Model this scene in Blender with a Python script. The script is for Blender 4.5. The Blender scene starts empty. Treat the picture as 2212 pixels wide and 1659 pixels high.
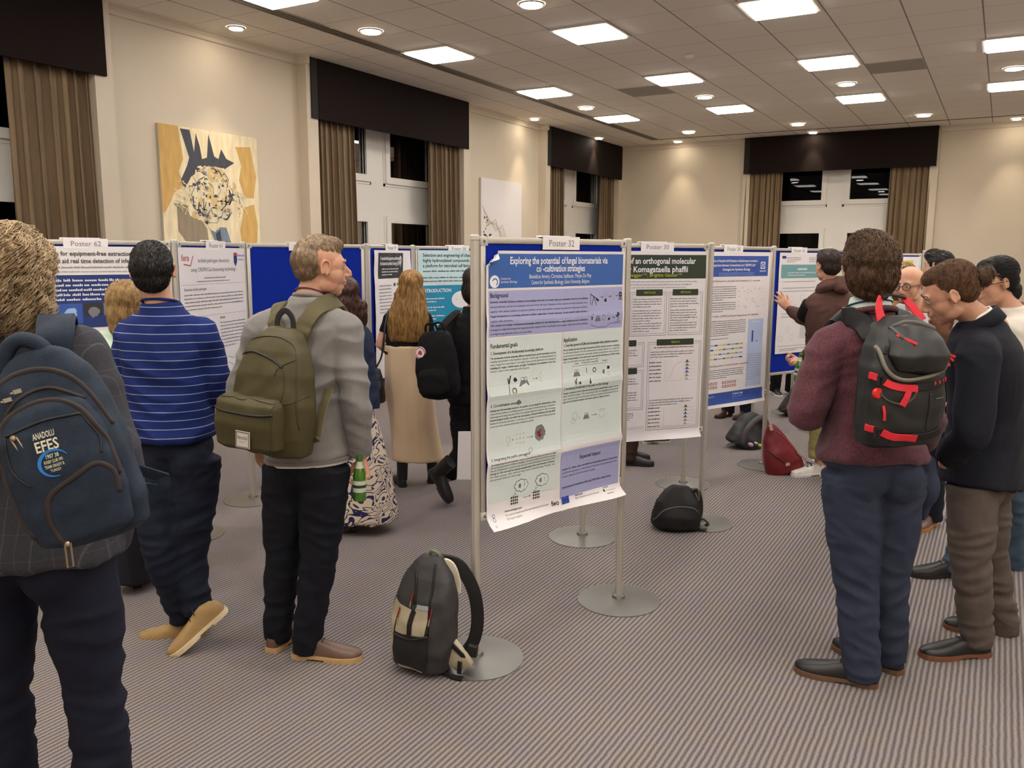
import bpy, bmesh, math, random
import numpy as np
from mathutils import Vector, Matrix, noise
from mathutils.bvhtree import BVHTree
random.seed(7)
S = bpy.context.scene
COL = S.collection
R = math.radians
PI = math.pi
# ------------------------------------------------------------ camera
IW, IH, FPX = 2212.0, 1659.0, 1800.0
PITCH, ROLL, YAW, HC = R(8.82), R(0.25), R(30.23), 1.72
_f = Vector((-math.sin(YAW)*math.cos(PITCH), math.cos(YAW)*math.cos(PITCH), -math.sin(PITCH)))
_r0 = Vector((math.cos(YAW), math.sin(YAW), 0)); _u0 = _r0.cross(_f)
_r = _r0*math.cos(ROLL)+_u0*math.sin(ROLL); _u = -_r0*math.sin(ROLL)+_u0*math.cos(ROLL)
cd = bpy.data.cameras.new('camera'); cam = bpy.data.objects.new('camera', cd); COL.objects.link(cam)
cam.matrix_world = Matrix(((_r.x, _u.x, -_f.x, 0), (_r.y, _u.y, -_f.y, 0), (_r.z, _u.z, -_f.z, HC), (0, 0, 0, 1)))
cd.sensor_fit = 'HORIZONTAL'; cd.sensor_width = 36.0; cd.lens = 36.0*FPX/IW; cd.clip_start = 0.05
S.camera = cam
# ------------------------------------------------------------ world, exposure
w = bpy.data.worlds.new('night'); S.world = w; w.use_nodes = True
w.node_tree.nodes['Background'].inputs[0].default_value = (0.004, 0.005, 0.008, 1)
w.node_tree.nodes['Background'].inputs[1].default_value = 0.3
S.view_settings.view_transform = 'Standard'; S.view_settings.look = 'None'
S.view_settings.gamma = 1; S.view_settings.use_curve_mapping = False
S.view_settings.exposure = 0.42
PANEL_E, SPOT_E, DOWN_E = 14.0, 60.0, 60.0
CEIL = 3.85

def at(x, y, D):
    """world point seen at photograph pixel (x,y) at forward distance D on the level ground direction"""
    d = _f + _r*((x-IW/2)/FPX) + _u*((IH/2-y)/FPX)
    h = Vector((-math.sin(YAW), math.cos(YAW), 0))
    return Vector((0, 0, HC)) + d*(D/d.dot(h))
FW = Vector((-math.sin(YAW), math.cos(YAW), 0))     # level direction the camera looks
RT = Vector((math.cos(YAW), math.sin(YAW), 0))
UP = Vector((0, 0, 1))

# ------------------------------------------------------------ materials
MATS = {}
def s2l(c): return tuple(((v/255.0)/12.92 if v/255.0 <= 0.04045 else ((v/255.0+0.055)/1.055)**2.4) for v in c)
def mat(name, rgb, rough=0.7, metal=0.0, bump=0.0, bscale=200.0, var=0.0, vscale=8.0, rgb2=None, stretch=(1, 1, 1), sheen=0.0, coat=0.0, spec=0.5, detail=3.0, sharp=0.0):
    """principled material, colour in sRGB 0-255; var = noise mix toward rgb2, bump = fine relief"""
    if name in MATS: return MATS[name]
    m = bpy.data.materials.new(name); m.use_nodes = True; nt = m.node_tree; b = nt.nodes['Principled BSDF']
    c = s2l(rgb); b.inputs['Base Color'].default_value = (*c, 1)
    b.inputs['Roughness'].default_value = rough; b.inputs['Metallic'].default_value = metal
    b.inputs['Specular IOR Level'].default_value = spec
    if sheen: b.inputs['Sheen Weight'].default_value = sheen; b.inputs['Sheen Roughness'].default_value = 0.5
    if coat: b.inputs['Coat Weight'].default_value = coat
    tc = nt.nodes.new('ShaderNodeTexCoord'); mp = nt.nodes.new('ShaderNodeMapping'); mp.inputs['Scale'].default_value = stretch
    nt.links.new(tc.outputs['Object'], mp.inputs['Vector'])
    if var or rgb2:
        n = nt.nodes.new('ShaderNodeTexNoise'); n.inputs['Scale'].default_value = vscale; n.inputs['Detail'].default_value = detail
        nt.links.new(mp.outputs['Vector'], n.inputs['Vector'])
        r = nt.nodes.new('ShaderNodeValToRGB'); e = r.color_ramp.elements
        k = 0.18*(1-sharp); e[0].position = 0.5-k-0.005; e[1].position = 0.5+k+0.005
        c2 = s2l(rgb2) if rgb2 else tuple(v*(1-var) for v in c)
        e[0].color = (*c2, 1); e[1].color = (*c, 1)
        nt.links.new(n.outputs['Fac'], r.inputs['Fac']); nt.links.new(r.outputs['Color'], b.inputs['Base Color'])
    if bump:
        n2 = nt.nodes.new('ShaderNodeTexNoise'); n2.inputs['Scale'].default_value = bscale; n2.inputs['Detail'].default_value = 2
        nt.links.new(mp.outputs['Vector'], n2.inputs['Vector'])
        bp = nt.nodes.new('ShaderNodeBump'); bp.inputs['Strength'].default_value = bump; bp.inputs['Distance'].default_value = 0.003
        nt.links.new(n2.outputs['Fac'], bp.inputs['Height']); nt.links.new(bp.outputs['Normal'], b.inputs['Normal'])
    MATS[name] = m; return m
def emit(name, rgb, strength):
    if name in MATS: return MATS[name]
    m = bpy.data.materials.new(name); m.use_nodes = True; nt = m.node_tree; b = nt.nodes['Principled BSDF']
    b.inputs['Base Color'].default_value = (.8, .8, .8, 1)
    b.inputs['Emission Color'].default_value = (*s2l(rgb), 1); b.inputs['Emission Strength'].default_value = strength
    MATS[name] = m; return m

# ------------------------------------------------------------ mesh collector
def rotz(a): return Matrix.Rotation(a, 3, 'Z')
class MB:
    def __init__(s): s.v = []; s.f = []; s.m = []; s.k = 0
    def add(s, vs, fs, mi=None):
        o = len(s.v); s.v.extend([tuple(p) for p in vs]); s.f.extend([tuple(i+o for i in f) for f in fs]); s.m.extend([s.k if mi is None else mi]*len(fs))
    def box(s, a, b, X=None, o=None):
        """box between corners a and b (in frame X at origin o when given)"""
        vs = [Vector((x, y, z)) for z in (a[2], b[2]) for y in (a[1], b[1]) for x in (a[0], b[0])]
        if X is not None: vs = [X @ p for p in vs]
        if o is not None: vs = [p+Vector(o) for p in vs]
        s.add(vs, [(0, 2, 3, 1), (4, 5, 7, 6), (0, 1, 5, 4), (2, 6, 7, 3), (0, 4, 6, 2), (1, 3, 7, 5)])
    def quad(s, a, b, c, d): s.add([a, b, c, d], [(0, 1, 2, 3)])
    def rings(s, rings, cap0=True, cap1=True, closed=True):
        n = len(rings[0]); vs = [p for r in rings for p in r]; fs = []
        for i in range(len(rings)-1):
            for j in range(n if closed else n-1):
                k = (j+1) % n; fs.append((i*n+j, i*n+k, (i+1)*n+k, (i+1)*n+j))
        if cap0: fs.append(tuple(range(n-1, -1, -1)))
        if cap1: fs.append(tuple((len(rings)-1)*n+j for j in range(n)))
        s.add(vs, fs)
    def tube(s, pts, rad, n=10, caps=True, up=None, flat=1.0, round_ends=False):
        """tube along pts; rad number or list; flat<1 squeezes the ring along its second axis"""
        pts = [Vector(p) for p in pts]; m = len(pts)
        if not hasattr(rad, '__len__'): rad = [rad]*m
        rs = []; prev = None
        for i, p in enumerate(pts):
            t = (pts[min(i+1, m-1)]-pts[max(i-1, 0)])
            t = t.normalized() if t.length > 1e-9 else Vector((0, 0, 1))
            if up is not None: a = Vector(up)
            elif prev is not None: a = prev
            else: a = Vector((0, 0, 1)) if abs(t.z) < 0.9 else Vector((0, 1, 0))
            b = t.cross(a);  b = b.normalized() if b.length > 1e-6 else t.orthogonal().normalized()
            a = b.cross(t).normalized(); prev = a
            rs.append((p, a, b, rad[i], t))
        R_ = []
        def ring(p, a, b, r): return [p + b*(math.cos(2*PI*j/n)*r) + a*(math.sin(2*PI*j/n)*r*flat) for j in range(n)]
        if round_ends:
            p, a, b, r, t = rs[0]
            for q in (80, 55, 28): R_.append(ring(p-t*(r*math.sin(R(q))), a, b, r*math.cos(R(q))))
        for p, a, b, r, t in rs: R_.append(ring(p, a, b, r))
        if round_ends:
            p, a, b, r, t = rs[-1]
            for q in (28, 55, 80): R_.append(ring(p+t*(r*math.sin(R(q))), a, b, r*math.cos(R(q))))
        s.rings(R_, caps, caps)
    def ell(s, c, r, X=None, nu=16, nv=10):
        c = Vector(c); rs = []
        if not hasattr(r, '__len__'): r = (r, r, r)
        for i in range(1, nv):
            th = PI*i/nv; rr = []
            for j in range(nu):
                ph = 2*PI*j/nu; p = Vector((r[0]*math.sin(th)*math.cos(ph), r[1]*math.sin(th)*math.sin(ph), -r[2]*math.cos(th)))
                rr.append(c+(X @ p if X is not None else p))
            rs.append(rr)
        s.rings(rs)
    def lathe(s, prof, n=32, c=(0, 0, 0)):
        c = Vector(c)
        s.rings([[c+Vector((r*math.cos(2*PI*j/n), r*math.sin(2*PI*j/n), z)) for j in range(n)] for r, z in prof])
    def prism(s, outline, h0, h1, X, o):
        """extrude a 2-D outline (x,y of frame X) between h0 and h1 along the frame's z"""
        s.rings([[Vector(o)+X @ Vector((x, y, h)) for x, y in outline] for h in (h0, h1)])
    def grid(s, fn, nu, nv, thick=None, wrap=False):
        vs = [fn(i/nu, j/nv) for j in range(nv+1) for i in range(nu+1)]
        fs = [(j*(nu+1)+i, j*(nu+1)+i+1, (j+1)*(nu+1)+i+1, (j+1)*(nu+1)+i) for j in range(nv) for i in range(nu)]
        s.add(vs, fs)
    def mesh(s, name, mats, org=(0, 0, 0), smooth=False):
        me = bpy.data.meshes.new(name); o = Vector(org)
        me.from_pydata([(p[0]-o.x, p[1]-o.y, p[2]-o.z) for p in s.v], [], s.f)
        mats = mats if isinstance(mats, (list, tuple)) else [mats]
        for m in mats: me.materials.append(m)
        if len(mats) > 1: me.polygons.foreach_set('material_index', s.m)
        if smooth: me.shade_smooth()
        me.update(); return me
    def build(s, name, mats, parent=None, smooth=False, bevel=0.0, solid=0.0, auto=False):
        org = root_loc(parent) if parent else (0, 0, 0)
        me = s.mesh(name, mats, org, smooth or bevel > 0)
        o = bpy.data.objects.new(name, me); COL.objects.link(o)
        if parent: o.parent = parent
        if solid:
            md = o.modifiers.new('thickness', 'SOLIDIFY'); md.thickness = solid; md.offset = 0
        if bevel:
            md = o.modifiers.new('bevel', 'BEVEL'); md.width = bevel; md.segments = 2; md.limit_method = 'ANGLE'
        if auto and smooth: auto_smooth(o)
        return o
def auto_smooth(o, ang=40):
    me = o.data; bm = bmesh.new(); bm.from_mesh(me)
    for e in bm.edges:
        if len(e.link_faces) == 2 and e.calc_face_angle(0) > R(ang): e.smooth = False
    bm.to_mesh(me); bm.free()
def root_loc(o):
    v = Vector((0, 0, 0))
    while o: v += o.location; o = o.parent
    return v
def tag(o, label=None, cat=None, group=None, kind=None):
    if label: o['label'] = label
    if cat: o['category'] = cat
    if group: o['group'] = group
    if kind: o['kind'] = kind
    return o
def thing(name, label, cat, loc=(0, 0, 0), group=None, kind=None):
    o = bpy.data.objects.new(name, None); o.empty_display_size = 0.1; COL.objects.link(o); o.location = loc
    return tag(o, label, cat, group, kind)
def struct(o): o['kind'] = 'structure'; return o
def copy_tree(o, off, parent=None):
    c = o.copy(); COL.objects.link(c)
    if parent: c.parent = parent
    else: c.location = Vector(o.location)+Vector(off)
    for ch in [x for x in bpy.data.objects if x.parent == o]: copy_tree(ch, off, c)
    return c
def spline(pts, n=6, rad=None):
    """catmull-rom through pts (and radii)"""
    P = [Vector(p) for p in pts]; m = len(P); out = []; ro = []
    for i in range(m-1):
        a, b, c, d = P[max(i-1, 0)], P[i], P[i+1], P[min(i+2, m-1)]
        for k in range(n):
            t = k/n; out.append(0.5*((2*b)+(c-a)*t+(2*a-5*b+4*c-d)*t*t+(3*b-a-3*c+d)*t**3))
            if rad: ro.append(rad[i]*(1-t)+rad[i+1]*t)
    out.append(P[-1])
    if rad: ro.append(rad[-1]); return out, ro
    return out
def frame(f, up=UP):
    """matrix whose y column is f, z near up, x to the right of someone facing f"""
    f = Vector(f).normalized(); x = f.cross(Vector(up)).normalized(); z = x.cross(f).normalized()
    return Matrix(((x.x, f.x, z.x), (x.y, f.y, z.y), (x.z, f.z, z.z)))
# ============================================================ ROOM
WALLC = mat('cream_wall', (199, 186, 165), 0.6, bump=0.15, bscale=300, var=0.04, vscale=2)
WHITE = mat('white_paintwork', (224, 219, 210), 0.4)
def carpet():
    m = bpy.data.materials.new('striped_carpet'); m.use_nodes = True; nt = m.node_tree; b = nt.nodes['Principled BSDF']
    b.inputs['Roughness'].default_value = 0.95; b.inputs['Specular IOR Level'].default_value = 0.15
    tc = nt.nodes.new('ShaderNodeTexCoord'); sp = nt.nodes.new('ShaderNodeSeparateXYZ'); nt.links.new(tc.outputs['Object'], sp.inputs[0])
    def math_(op, a, b_=None):
        n = nt.nodes.new('ShaderNodeMath'); n.operation = op
        for i, q in enumerate((a, b_)):
            if q is None: continue
            if isinstance(q, (int, float)): n.inputs[i].default_value = q
            else: nt.links.new(q, n.inputs[i])
        return n.outputs[0]
    nz = nt.nodes.new('ShaderNodeTexNoise'); nz.inputs['Scale'].default_value = 14; nt.links.new(tc.outputs['Object'], nz.inputs['Vector'])
    wob = math_('MULTIPLY', math_('SUBTRACT', nz.outputs['Fac'], 0.5), 0.006)
    s_ = math_('SINE', math_('MULTIPLY', math_('ADD', sp.outputs['X'], wob), 2*PI/0.0215))
    fz = nt.nodes.new('ShaderNodeTexNoise'); fz.inputs['Scale'].default_value = 260; fz.inputs['Detail'].default_value = 3; nt.links.new(tc.outputs['Object'], fz.inputs['Vector'])
    v = math_('ADD', math_('MULTIPLY', s_, 0.30), math_('ADD', math_('MULTIPLY', math_('SUBTRACT', fz.outputs['Fac'], 0.5), 1.3), 0.5))
    r = nt.nodes.new('ShaderNodeValToRGB'); e = r.color_ramp.elements
    e[0].position = 0.1; e[0].color = (*s2l((78, 72, 74)), 1); e[1].position = 0.9; e[1].color = (*s2l((152, 144, 140)), 1)
    nt.links.new(v, r.inputs['Fac'])
    # tufts drift between bluish and yellowish grey
    cz = nt.nodes.new('ShaderNodeTexNoise'); cz.inputs['Scale'].default_value = 7; cz.inputs['Detail'].default_value = 2; nt.links.new(tc.outputs['Object'], cz.inputs['Vector'])
    r2 = nt.nodes.new('ShaderNodeValToRGB'); e = r2.color_ramp.elements
    e[0].position = 0.38; e[0].color = (0.96, 0.95, 1.0, 1); e[1].position = 0.62; e[1].color = (1.0, 0.965, 0.92, 1)
    nt.links.new(cz.outputs['Fac'], r2.inputs['Fac'])
    mx = nt.nodes.new('ShaderNodeMixRGB'); mx.blend_type = 'MULTIPLY'; mx.inputs[0].default_value = 1
    nt.links.new(r.outputs['Color'], mx.inputs[1]); nt.links.new(r2.outputs['Color'], mx.inputs[2]); nt.links.new(mx.outputs[0], b.inputs['Base Color'])
    bp = nt.nodes.new('ShaderNodeBump'); bp.inputs['Strength'].default_value = 0.5; bp.inputs['Distance'].default_value = 0.004
    nt.links.new(v, bp.inputs['Height']); nt.links.new(bp.outputs['Normal'], b.inputs['Normal'])
    return m
X0, X1, Y0, Y1 = -6.88, 5.6, -3.6, 15.92
fl = MB(); fl.box((X0-.4, Y0-.3, -0.1), (X1+.3, Y1+.4, 0)); struct(fl.build('floor', carpet()))
# ceiling: mineral tiles 0.6 m, joints along the room a little stronger
def tiles():
    m = bpy.data.materials.new('ceiling_tiles'); m.use_nodes = True; nt = m.node_tree; b = nt.nodes['Principled BSDF']; b.inputs['Roughness'].default_value = 0.9
    tc = nt.nodes.new('ShaderNodeTexCoord'); sp = nt.nodes.new('ShaderNodeSeparateXYZ'); nt.links.new(tc.outputs['Object'], sp.inputs[0])
    def line(axis, off, wd, dark):
        a = nt.nodes.new('ShaderNodeMath'); a.operation = 'ADD'; a.inputs[1].default_value = off+60; nt.links.new(sp.outputs[axis], a.inputs[0])
        d = nt.nodes.new('ShaderNodeMath'); d.operation = 'PINGPONG'; d.inputs[1].default_value = 0.3; nt.links.new(a.outputs[0], d.inputs[0])
        mr = nt.nodes.new('ShaderNodeMapRange'); mr.inputs[1].default_value = wd; mr.inputs[2].default_value = wd*2.2; mr.inputs[3].default_value = dark; mr.inputs[4].default_value = 1
        nt.links.new(d.outputs[0], mr.inputs[0]); return mr.outputs[0]
    la = line('X', 5.73, 0.004, 0.30); lb = line('Y', -7.42, 0.003, 0.62)
    mm = nt.nodes.new('ShaderNodeMath'); mm.operation = 'MULTIPLY'; nt.links.new(la, mm.inputs[0]); nt.links.new(lb, mm.inputs[1])
    nz = nt.nodes.new('ShaderNodeTexNoise'); nz.inputs['Scale'].default_value = 120; nt.links.new(tc.outputs['Object'], nz.inputs['Vector'])
    mr = nt.nodes.new('ShaderNodeMapRange'); mr.inputs[1].default_value = .35; mr.inputs[2].default_value = .65; mr.inputs[3].default_value = .90; mr.inputs[4].default_value = 1; nt.links.new(nz.outputs['Fac'], mr.inputs[0])
    m2 = nt.nodes.new('ShaderNodeMath'); m2.operation = 'MULTIPLY'; nt.links.new(mm.outputs[0], m2.inputs[0]); nt.links.new(mr.outputs[0], m2.inputs[1])
    vm = nt.nodes.new('ShaderNodeVectorMath'); vm.operation = 'SCALE'; vm.inputs[0].default_value = s2l((236, 227, 213)); nt.links.new(m2.outputs[0], vm.inputs['Scale'])
    nt.links.new(vm.outputs[0], b.inputs['Base Color']); return m
TILE = tiles()
c = MB(); c.box((X0-.4, Y0-.3, CEIL), (X1+.3, Y1+.4, CEIL+0.1)); struct(c.build('ceiling', TILE))
# cornice cove, slot diffuser
tr = MB()
def cove(a, b, n):      # a->b along the wall, n points into the room
    a = Vector(a); b = Vector(b); n = Vector(n); pr = [(0, -.085), (.02, -.08), (.035, -.05), (.06, -.025), (.1, -.012), (.1, 0), (0, 0)]
    tr.rings([[p+n*x+UP*z for x, z in pr] for p in (a, b)])
BAYS = [1.45, 7.07, 12.66]; BW = 3.28
ys = [Y0]+[v for B in BAYS for v in (B, min(B+BW, Y1))]
for k in range(0, len(ys)-1, 2): cove((X0, ys[k], CEIL), (X0, ys[k+1], CEIL), (1, 0, 0))
for B in BAYS: cove((X0, B, CEIL), (X0+.2, B, CEIL), (0, -1, 0))
FB0, FB1 = -4.30, -1.06
cove((X0, Y1, CEIL), (FB0, Y1, CEIL), (0, -1, 0)); cove((FB1, Y1, CEIL), (X1, Y1, CEIL), (0, -1, 0)); cove((X1, Y1, CEIL), (X1, Y0, CEIL), (-1, 0, 0))
struct(tr.build('trim_1', mat('cornice_paint', (205, 192, 172), 0.6)))
DK = mat('slot_black', (38, 30, 26), 0.6); AL = mat('slot_metal', (150, 138, 122), 0.5, 0.3)
t = MB()
for k in range(3): t.box((-5.84+.045*k, Y0, CEIL-.006), (-5.812+.045*k, 15.2, CEIL+.01))
t.box((-5.84, 15.2, CEIL-.006), (X1, 15.225, CEIL+.01)); t.k = 1
for k in range(4): t.box((-5.857+.045*k, Y0, CEIL-.009), (-5.84+.045*k, 15.2, CEIL+.01))
struct(t.build('trim_2', [DK, AL]))
# walls
WT = 0.26
def bay(name, P, B0, B1, jamb=True):
    """window bay built in a frame: u along the wall, d into the room, z up. P(u,d,z) gives the world point"""
    m = MB(); gl = MB()
    def bx(u0, u1, d0, d1, z0, z1, k=0):
        m.k = k; vs = [P(u, d, z) for z in (z0, z1) for d in (d0, d1) for u in (u0, u1)]
        m.add(vs, [(0, 2, 3, 1), (4, 5, 7, 6), (0, 1, 5, 4), (2, 6, 7, 3), (0, 4, 6, 2), (1, 3, 7, 5)])
    c = (B0+B1)/2-.02; gd = -.24
    cols = [(c-1.18, c-.24), (c+.24, c+1.18)]; rows = [(.95, 2.13), (2.72, 3.55)]
    # casement rails and stiles round four openings
    for (a, b) in ((B0+.15, cols[0][0]), (cols[0][1], cols[1][0]), (cols[1][1], B1-.15)): bx(a, b, gd-.04, gd+.02, .5, CEIL)
    for (a, b) in cols:
        bx(a, b, gd-.04, gd+.02, .5, rows[0][0]); bx(a, b, gd-.04, gd+.02, rows[0][1], rows[1][0]); bx(a, b, gd-.04, gd+.02, rows[1][1], CEIL)
        for (z0, z1) in rows:
            e = .085      # raised sash frame
            for q in ((a-e, a, z0-e, z1+e), (b, b+e, z0-e, z1+e)): bx(q[0], q[1], gd, gd+.05, q[2], q[3])
            bx(a, b, gd, gd+.05, z0-e, z0); bx(a, b, gd, gd+.05, z1, z1+e)
            for (q0, q1, q2, q3) in ((a-e-.035, a-e, z0-e-.035, z1+e), (b+e, b+e+.02, z0-e-.035, z1+e)): bx(q0, q1, gd, gd+.028, q2, q3)
            bx(a-e-.035, b+e+.02, gd, gd+.028, z0-e-.035, z0-e)
    bx(B0+.1, B1-.1, gd-.04, .0, .42, .5)          # sill
    o = m.build(name, [WHITE]); struct(o)
    gm = glass()
    k = 0
    for (a, b) in cols:
        for (z0, z1) in rows:
            g = MB(); vs = [P(u, d, z) for z in (z0, z1) for d in (gd-.02, gd-.012) for u in (a, b)]
            g.add(vs, [(0, 2, 3, 1), (4, 5, 7, 6), (0, 1, 5, 4), (2, 6, 7, 3), (0, 4, 6, 2), (1, 3, 7, 5)])
            g.build('pane', gm, o)
    hd = MB()
    for (z0, z1) in rows[1:]:
        for u in (cols[0][1]+.04, cols[1][0]-.04): hd.ell(P(u, gd+.06, z1-.16), .016, nu=8, nv=6); hd.tube([P(u, gd+.06, z1-.16), P(u, gd+.06, z1-.24)], .008, 6)
    hd.build('catch', mat('window_catch', (196, 186, 170), .4, .5), o)
    return o
def glass():
    if 'window_glass' in MATS: return MATS['window_glass']
    m = bpy.data.materials.new('window_glass'); m.use_nodes = True; nt = m.node_tree; nt.nodes.clear()
    out = nt.nodes.new('ShaderNodeOutputMaterial'); tr_ = nt.nodes.new('ShaderNodeBsdfTransparent'); gs = nt.nodes.new('ShaderNodeBsdfGlossy'); fr = nt.nodes.new('ShaderNodeFresnel')
    tr_.inputs[0].default_value = (.35, .37, .37, 1); gs.inputs['Roughness'].default_value = 0.01; fr.inputs[0].default_value = 1.45
    mx = nt.nodes.new('ShaderNodeMixShader'); fm = nt.nodes.new('ShaderNodeMath'); fm.operation = 'MULTIPLY'; fm.inputs[1].default_value = .45; nt.links.new(fr.outputs[0], fm.inputs[0]); nt.links.new(fm.outputs[0], mx.inputs[0]); nt.links.new(tr_.outputs[0], mx.inputs[1]); nt.links.new(gs.outputs[0], mx.inputs[2]); nt.links.new(mx.outputs[0], out.inputs[0])
    MATS['window_glass'] = m; return m
wl = MB()
for k in range(0, len(ys)-1, 2): wl.box((X0-WT, ys[k], 0), (X0, ys[k+1], CEIL))
for B in BAYS:
    e = min(B+BW, Y1)
    wl.box((X0-WT-.05, B, 0), (X0+.14, B+.17, CEIL)); wl.box((X0-WT-.05, e-.17, 0), (X0+.14, e, CEIL)); wl.box((X0-WT, B, 0), (X0-.02, e, .5))
struct(wl.build('wall_left', WALLC))
for i, B in enumerate(BAYS): bay('window_%d' % (i+1), (lambda u, d, z: Vector((X0+d, u, z))), B, min(B+BW, Y1))
wf = MB()
wf.box((X0-WT, Y1, 0), (FB0, Y1+WT, CEIL)); wf.box((FB1, Y1, 0), (X1, Y1+WT, CEIL)); wf.box((FB0, Y1, 0), (FB1, Y1+WT, .5))
wf.box((FB0, Y1-.07, 0), (FB0+.13, Y1+WT, CEIL)); wf.box((FB1-.13, Y1-.07, 0), (FB1, Y1+WT, CEIL))
struct(wf.build('wall_far', WALLC)); bay('window_4', (lambda u, d, z: Vector((u, Y1-d, z))), FB0, FB1)
wr = MB(); wr.box((X1, Y0-.3, 0), (X1+.2, Y1+.3, CEIL)); struct(wr.build('wall_right', WALLC))
wb = MB(); wb.box((X0-WT, Y0-.2, 0), (X1, Y0, CEIL)); struct(wb.build('wall_back', WALLC))
WOOD = mat('rail_wood', (150, 100, 58), .45, var=.3, vscale=3, stretch=(1, 12, 12))
cr = MB(); cr.box((FB1+.0, Y1-.03, .93), (X1, Y1, 1.0)); struct(cr.build('trim_3', WOOD, bevel=.008))
sk = MB()
for k in range(0, len(ys)-1, 2): sk.box((X0, ys[k], 0), (X0+.02, ys[k+1], .14))
sk.box((X0, Y1-.02, 0), (X1, Y1, .14)); struct(sk.build('baseboard_left', WHITE))
# pelmets and curtains
PEL = mat('pelmet_brown', (25, 15, 12), .8, bump=.2, bscale=500, spec=.15); PEND = mat('pelmet_end', (26, 20, 19), .8)
CUR = mat('curtain_beige', (132, 111, 86), .9, bump=.25, bscale=700, var=.2, vscale=3, stretch=(3, 3, .5), spec=.2)
def pelmet(P, a, b, label):
    t = thing('pelmet', label, 'pelmet', P((a+b)/2, 0, 3.22), 'dark pelmets over the windows')
    m = MB()
    def bx(m, u0, u1, d0, d1, z0, z1):
        vs = [P(u, d, z) for z in (z0, z1) for d in (d0, d1) for u in (u0, u1)]
        m.add(vs, [(0, 2, 3, 1), (4, 5, 7, 6), (0, 1, 5, 4), (2, 6, 7, 3), (0, 4, 6, 2), (1, 3, 7, 5)])
    bx(m, a+.1, b, .135, .165, 3.205, CEIL-.004); m.build('front_board', PEL, t)
    m = MB(); bx(m, a, a+.1, .145, .16, 3.205, CEIL-.004); m.build('end_board', PEND, t)
    m = MB(); bx(m, a+.1, b, -.1, .13, CEIL-.03, CEIL-.006); m.build('top_board', PEND, t)
    return t
def curtain(P, a, b, label, seed, d0=.03):
    rnd = random.Random(seed); nf = 7; m = MB(); ph = rnd.random()*6
    def fn(s, t_):
        z = 3.35-(3.35-.03)*t_; u = a+(b-a)*s; amp = .052*(0.55+.45*min(1, t_*2))
        q = s*nf*2*PI+ph+.8*math.sin(s*9+seed)+.25*math.sin(t_*3+seed)
        return P(u+.02*math.sin(q*2+1)+.03*t_*(s-.5), d0+amp*math.sin(q)+.012*math.sin(2.3*q+seed), z)
    m.grid(fn, 150, 16)
    o = m.build('curtain', CUR, smooth=True, solid=.006); tag(o, label, 'curtain', 'beige curtains at the windows')
    return o
PL = lambda u, d, z: Vector((X0+d, u, z)); PF = lambda u, d, z: Vector((u, Y1-d, z))
for i, (B, n1, n2) in enumerate(((1.45, 'at the left edge of the photo', 'leftmost window'), (7.07, 'between the two paintings', 'window between the two paintings'), (12.66, 'in the far left corner', 'corner window by the pale painting'))):
    e = min(B+BW, Y1)
    pelmet(PL, B+.06, e-.07, 'dark brown box pelmet over the window '+n1)
    curtain(PL, B+.20, B+.86, 'gathered beige curtain at the near side of the '+n2, 3+i)
    curtain(PL, B+2.43, min(B+3.22, Y1-.03), 'gathered beige curtain at the far side of the '+n2, 13+i)
pelmet(PF, FB0+.03, FB1-.03, 'black-looking box pelmet over the window in the far wall')
curtain(PF, FB0+.05, FB0+.70, 'gathered beige curtain left of the far wall window', 31)
curtain(PF, FB1-.74, FB1-.06, 'gathered beige curtain right of the far wall window', 37)
# ------------------------------------------------------------ lights in the ceiling
PE = emit('panel_glow', (255, 251, 246), PANEL_E); FRM = mat('panel_frame', (205, 196, 182), .5)
DE = emit('downlight_glow', (255, 240, 218), DOWN_E); CHR = mat('downlight_ring', (190, 182, 170), .3, .6)
def panel(x, y, label):
    t = thing('ceiling_light', label, 'ceiling light', (x, y, CEIL), 'square light panels in the ceiling')
    m = MB(); m.box((x-.268, y-.268, CEIL-.03), (x+.268, y+.268, CEIL-.004)); m.build('diffuser', PE, t, bevel=.01)
    m = MB()
    for a, b, c_, d in ((-.3, -.272, -.3, .3), (.272, .3, -.3, .3), (-.272, .272, -.3, -.272), (-.272, .272, .272, .3)): m.box((x+a, y+c_, CEIL-.016), (x+b, y+d, CEIL-.002))
    m.build('frame', FRM, t)
colw = {0: 'column nearest the left wall', 1: 'second column from the left wall', 2: 'third column from the left wall', 3: 'column at the right edge'}
roww = {5.32: 'nearest row', 7.72: 'second nearest row', 10.13: 'third nearest row', 12.54: 'farthest row'}
for i in range(7):
    for y in (-1.88, .52, 2.92, 5.32, 7.72, 10.13, 12.54):
        x = -5.42+1.785*i
        vis = (i < 4 and y > 5) and not (i > 2 and y < 8) and not (i > 0 and y < 6)
        lab = 'glowing square panel light, %s, %s' % (roww.get(y, ''), colw.get(i, '')) if vis else 'glowing square panel light in the ceiling outside the picture'
        panel(x, y, lab)
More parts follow.
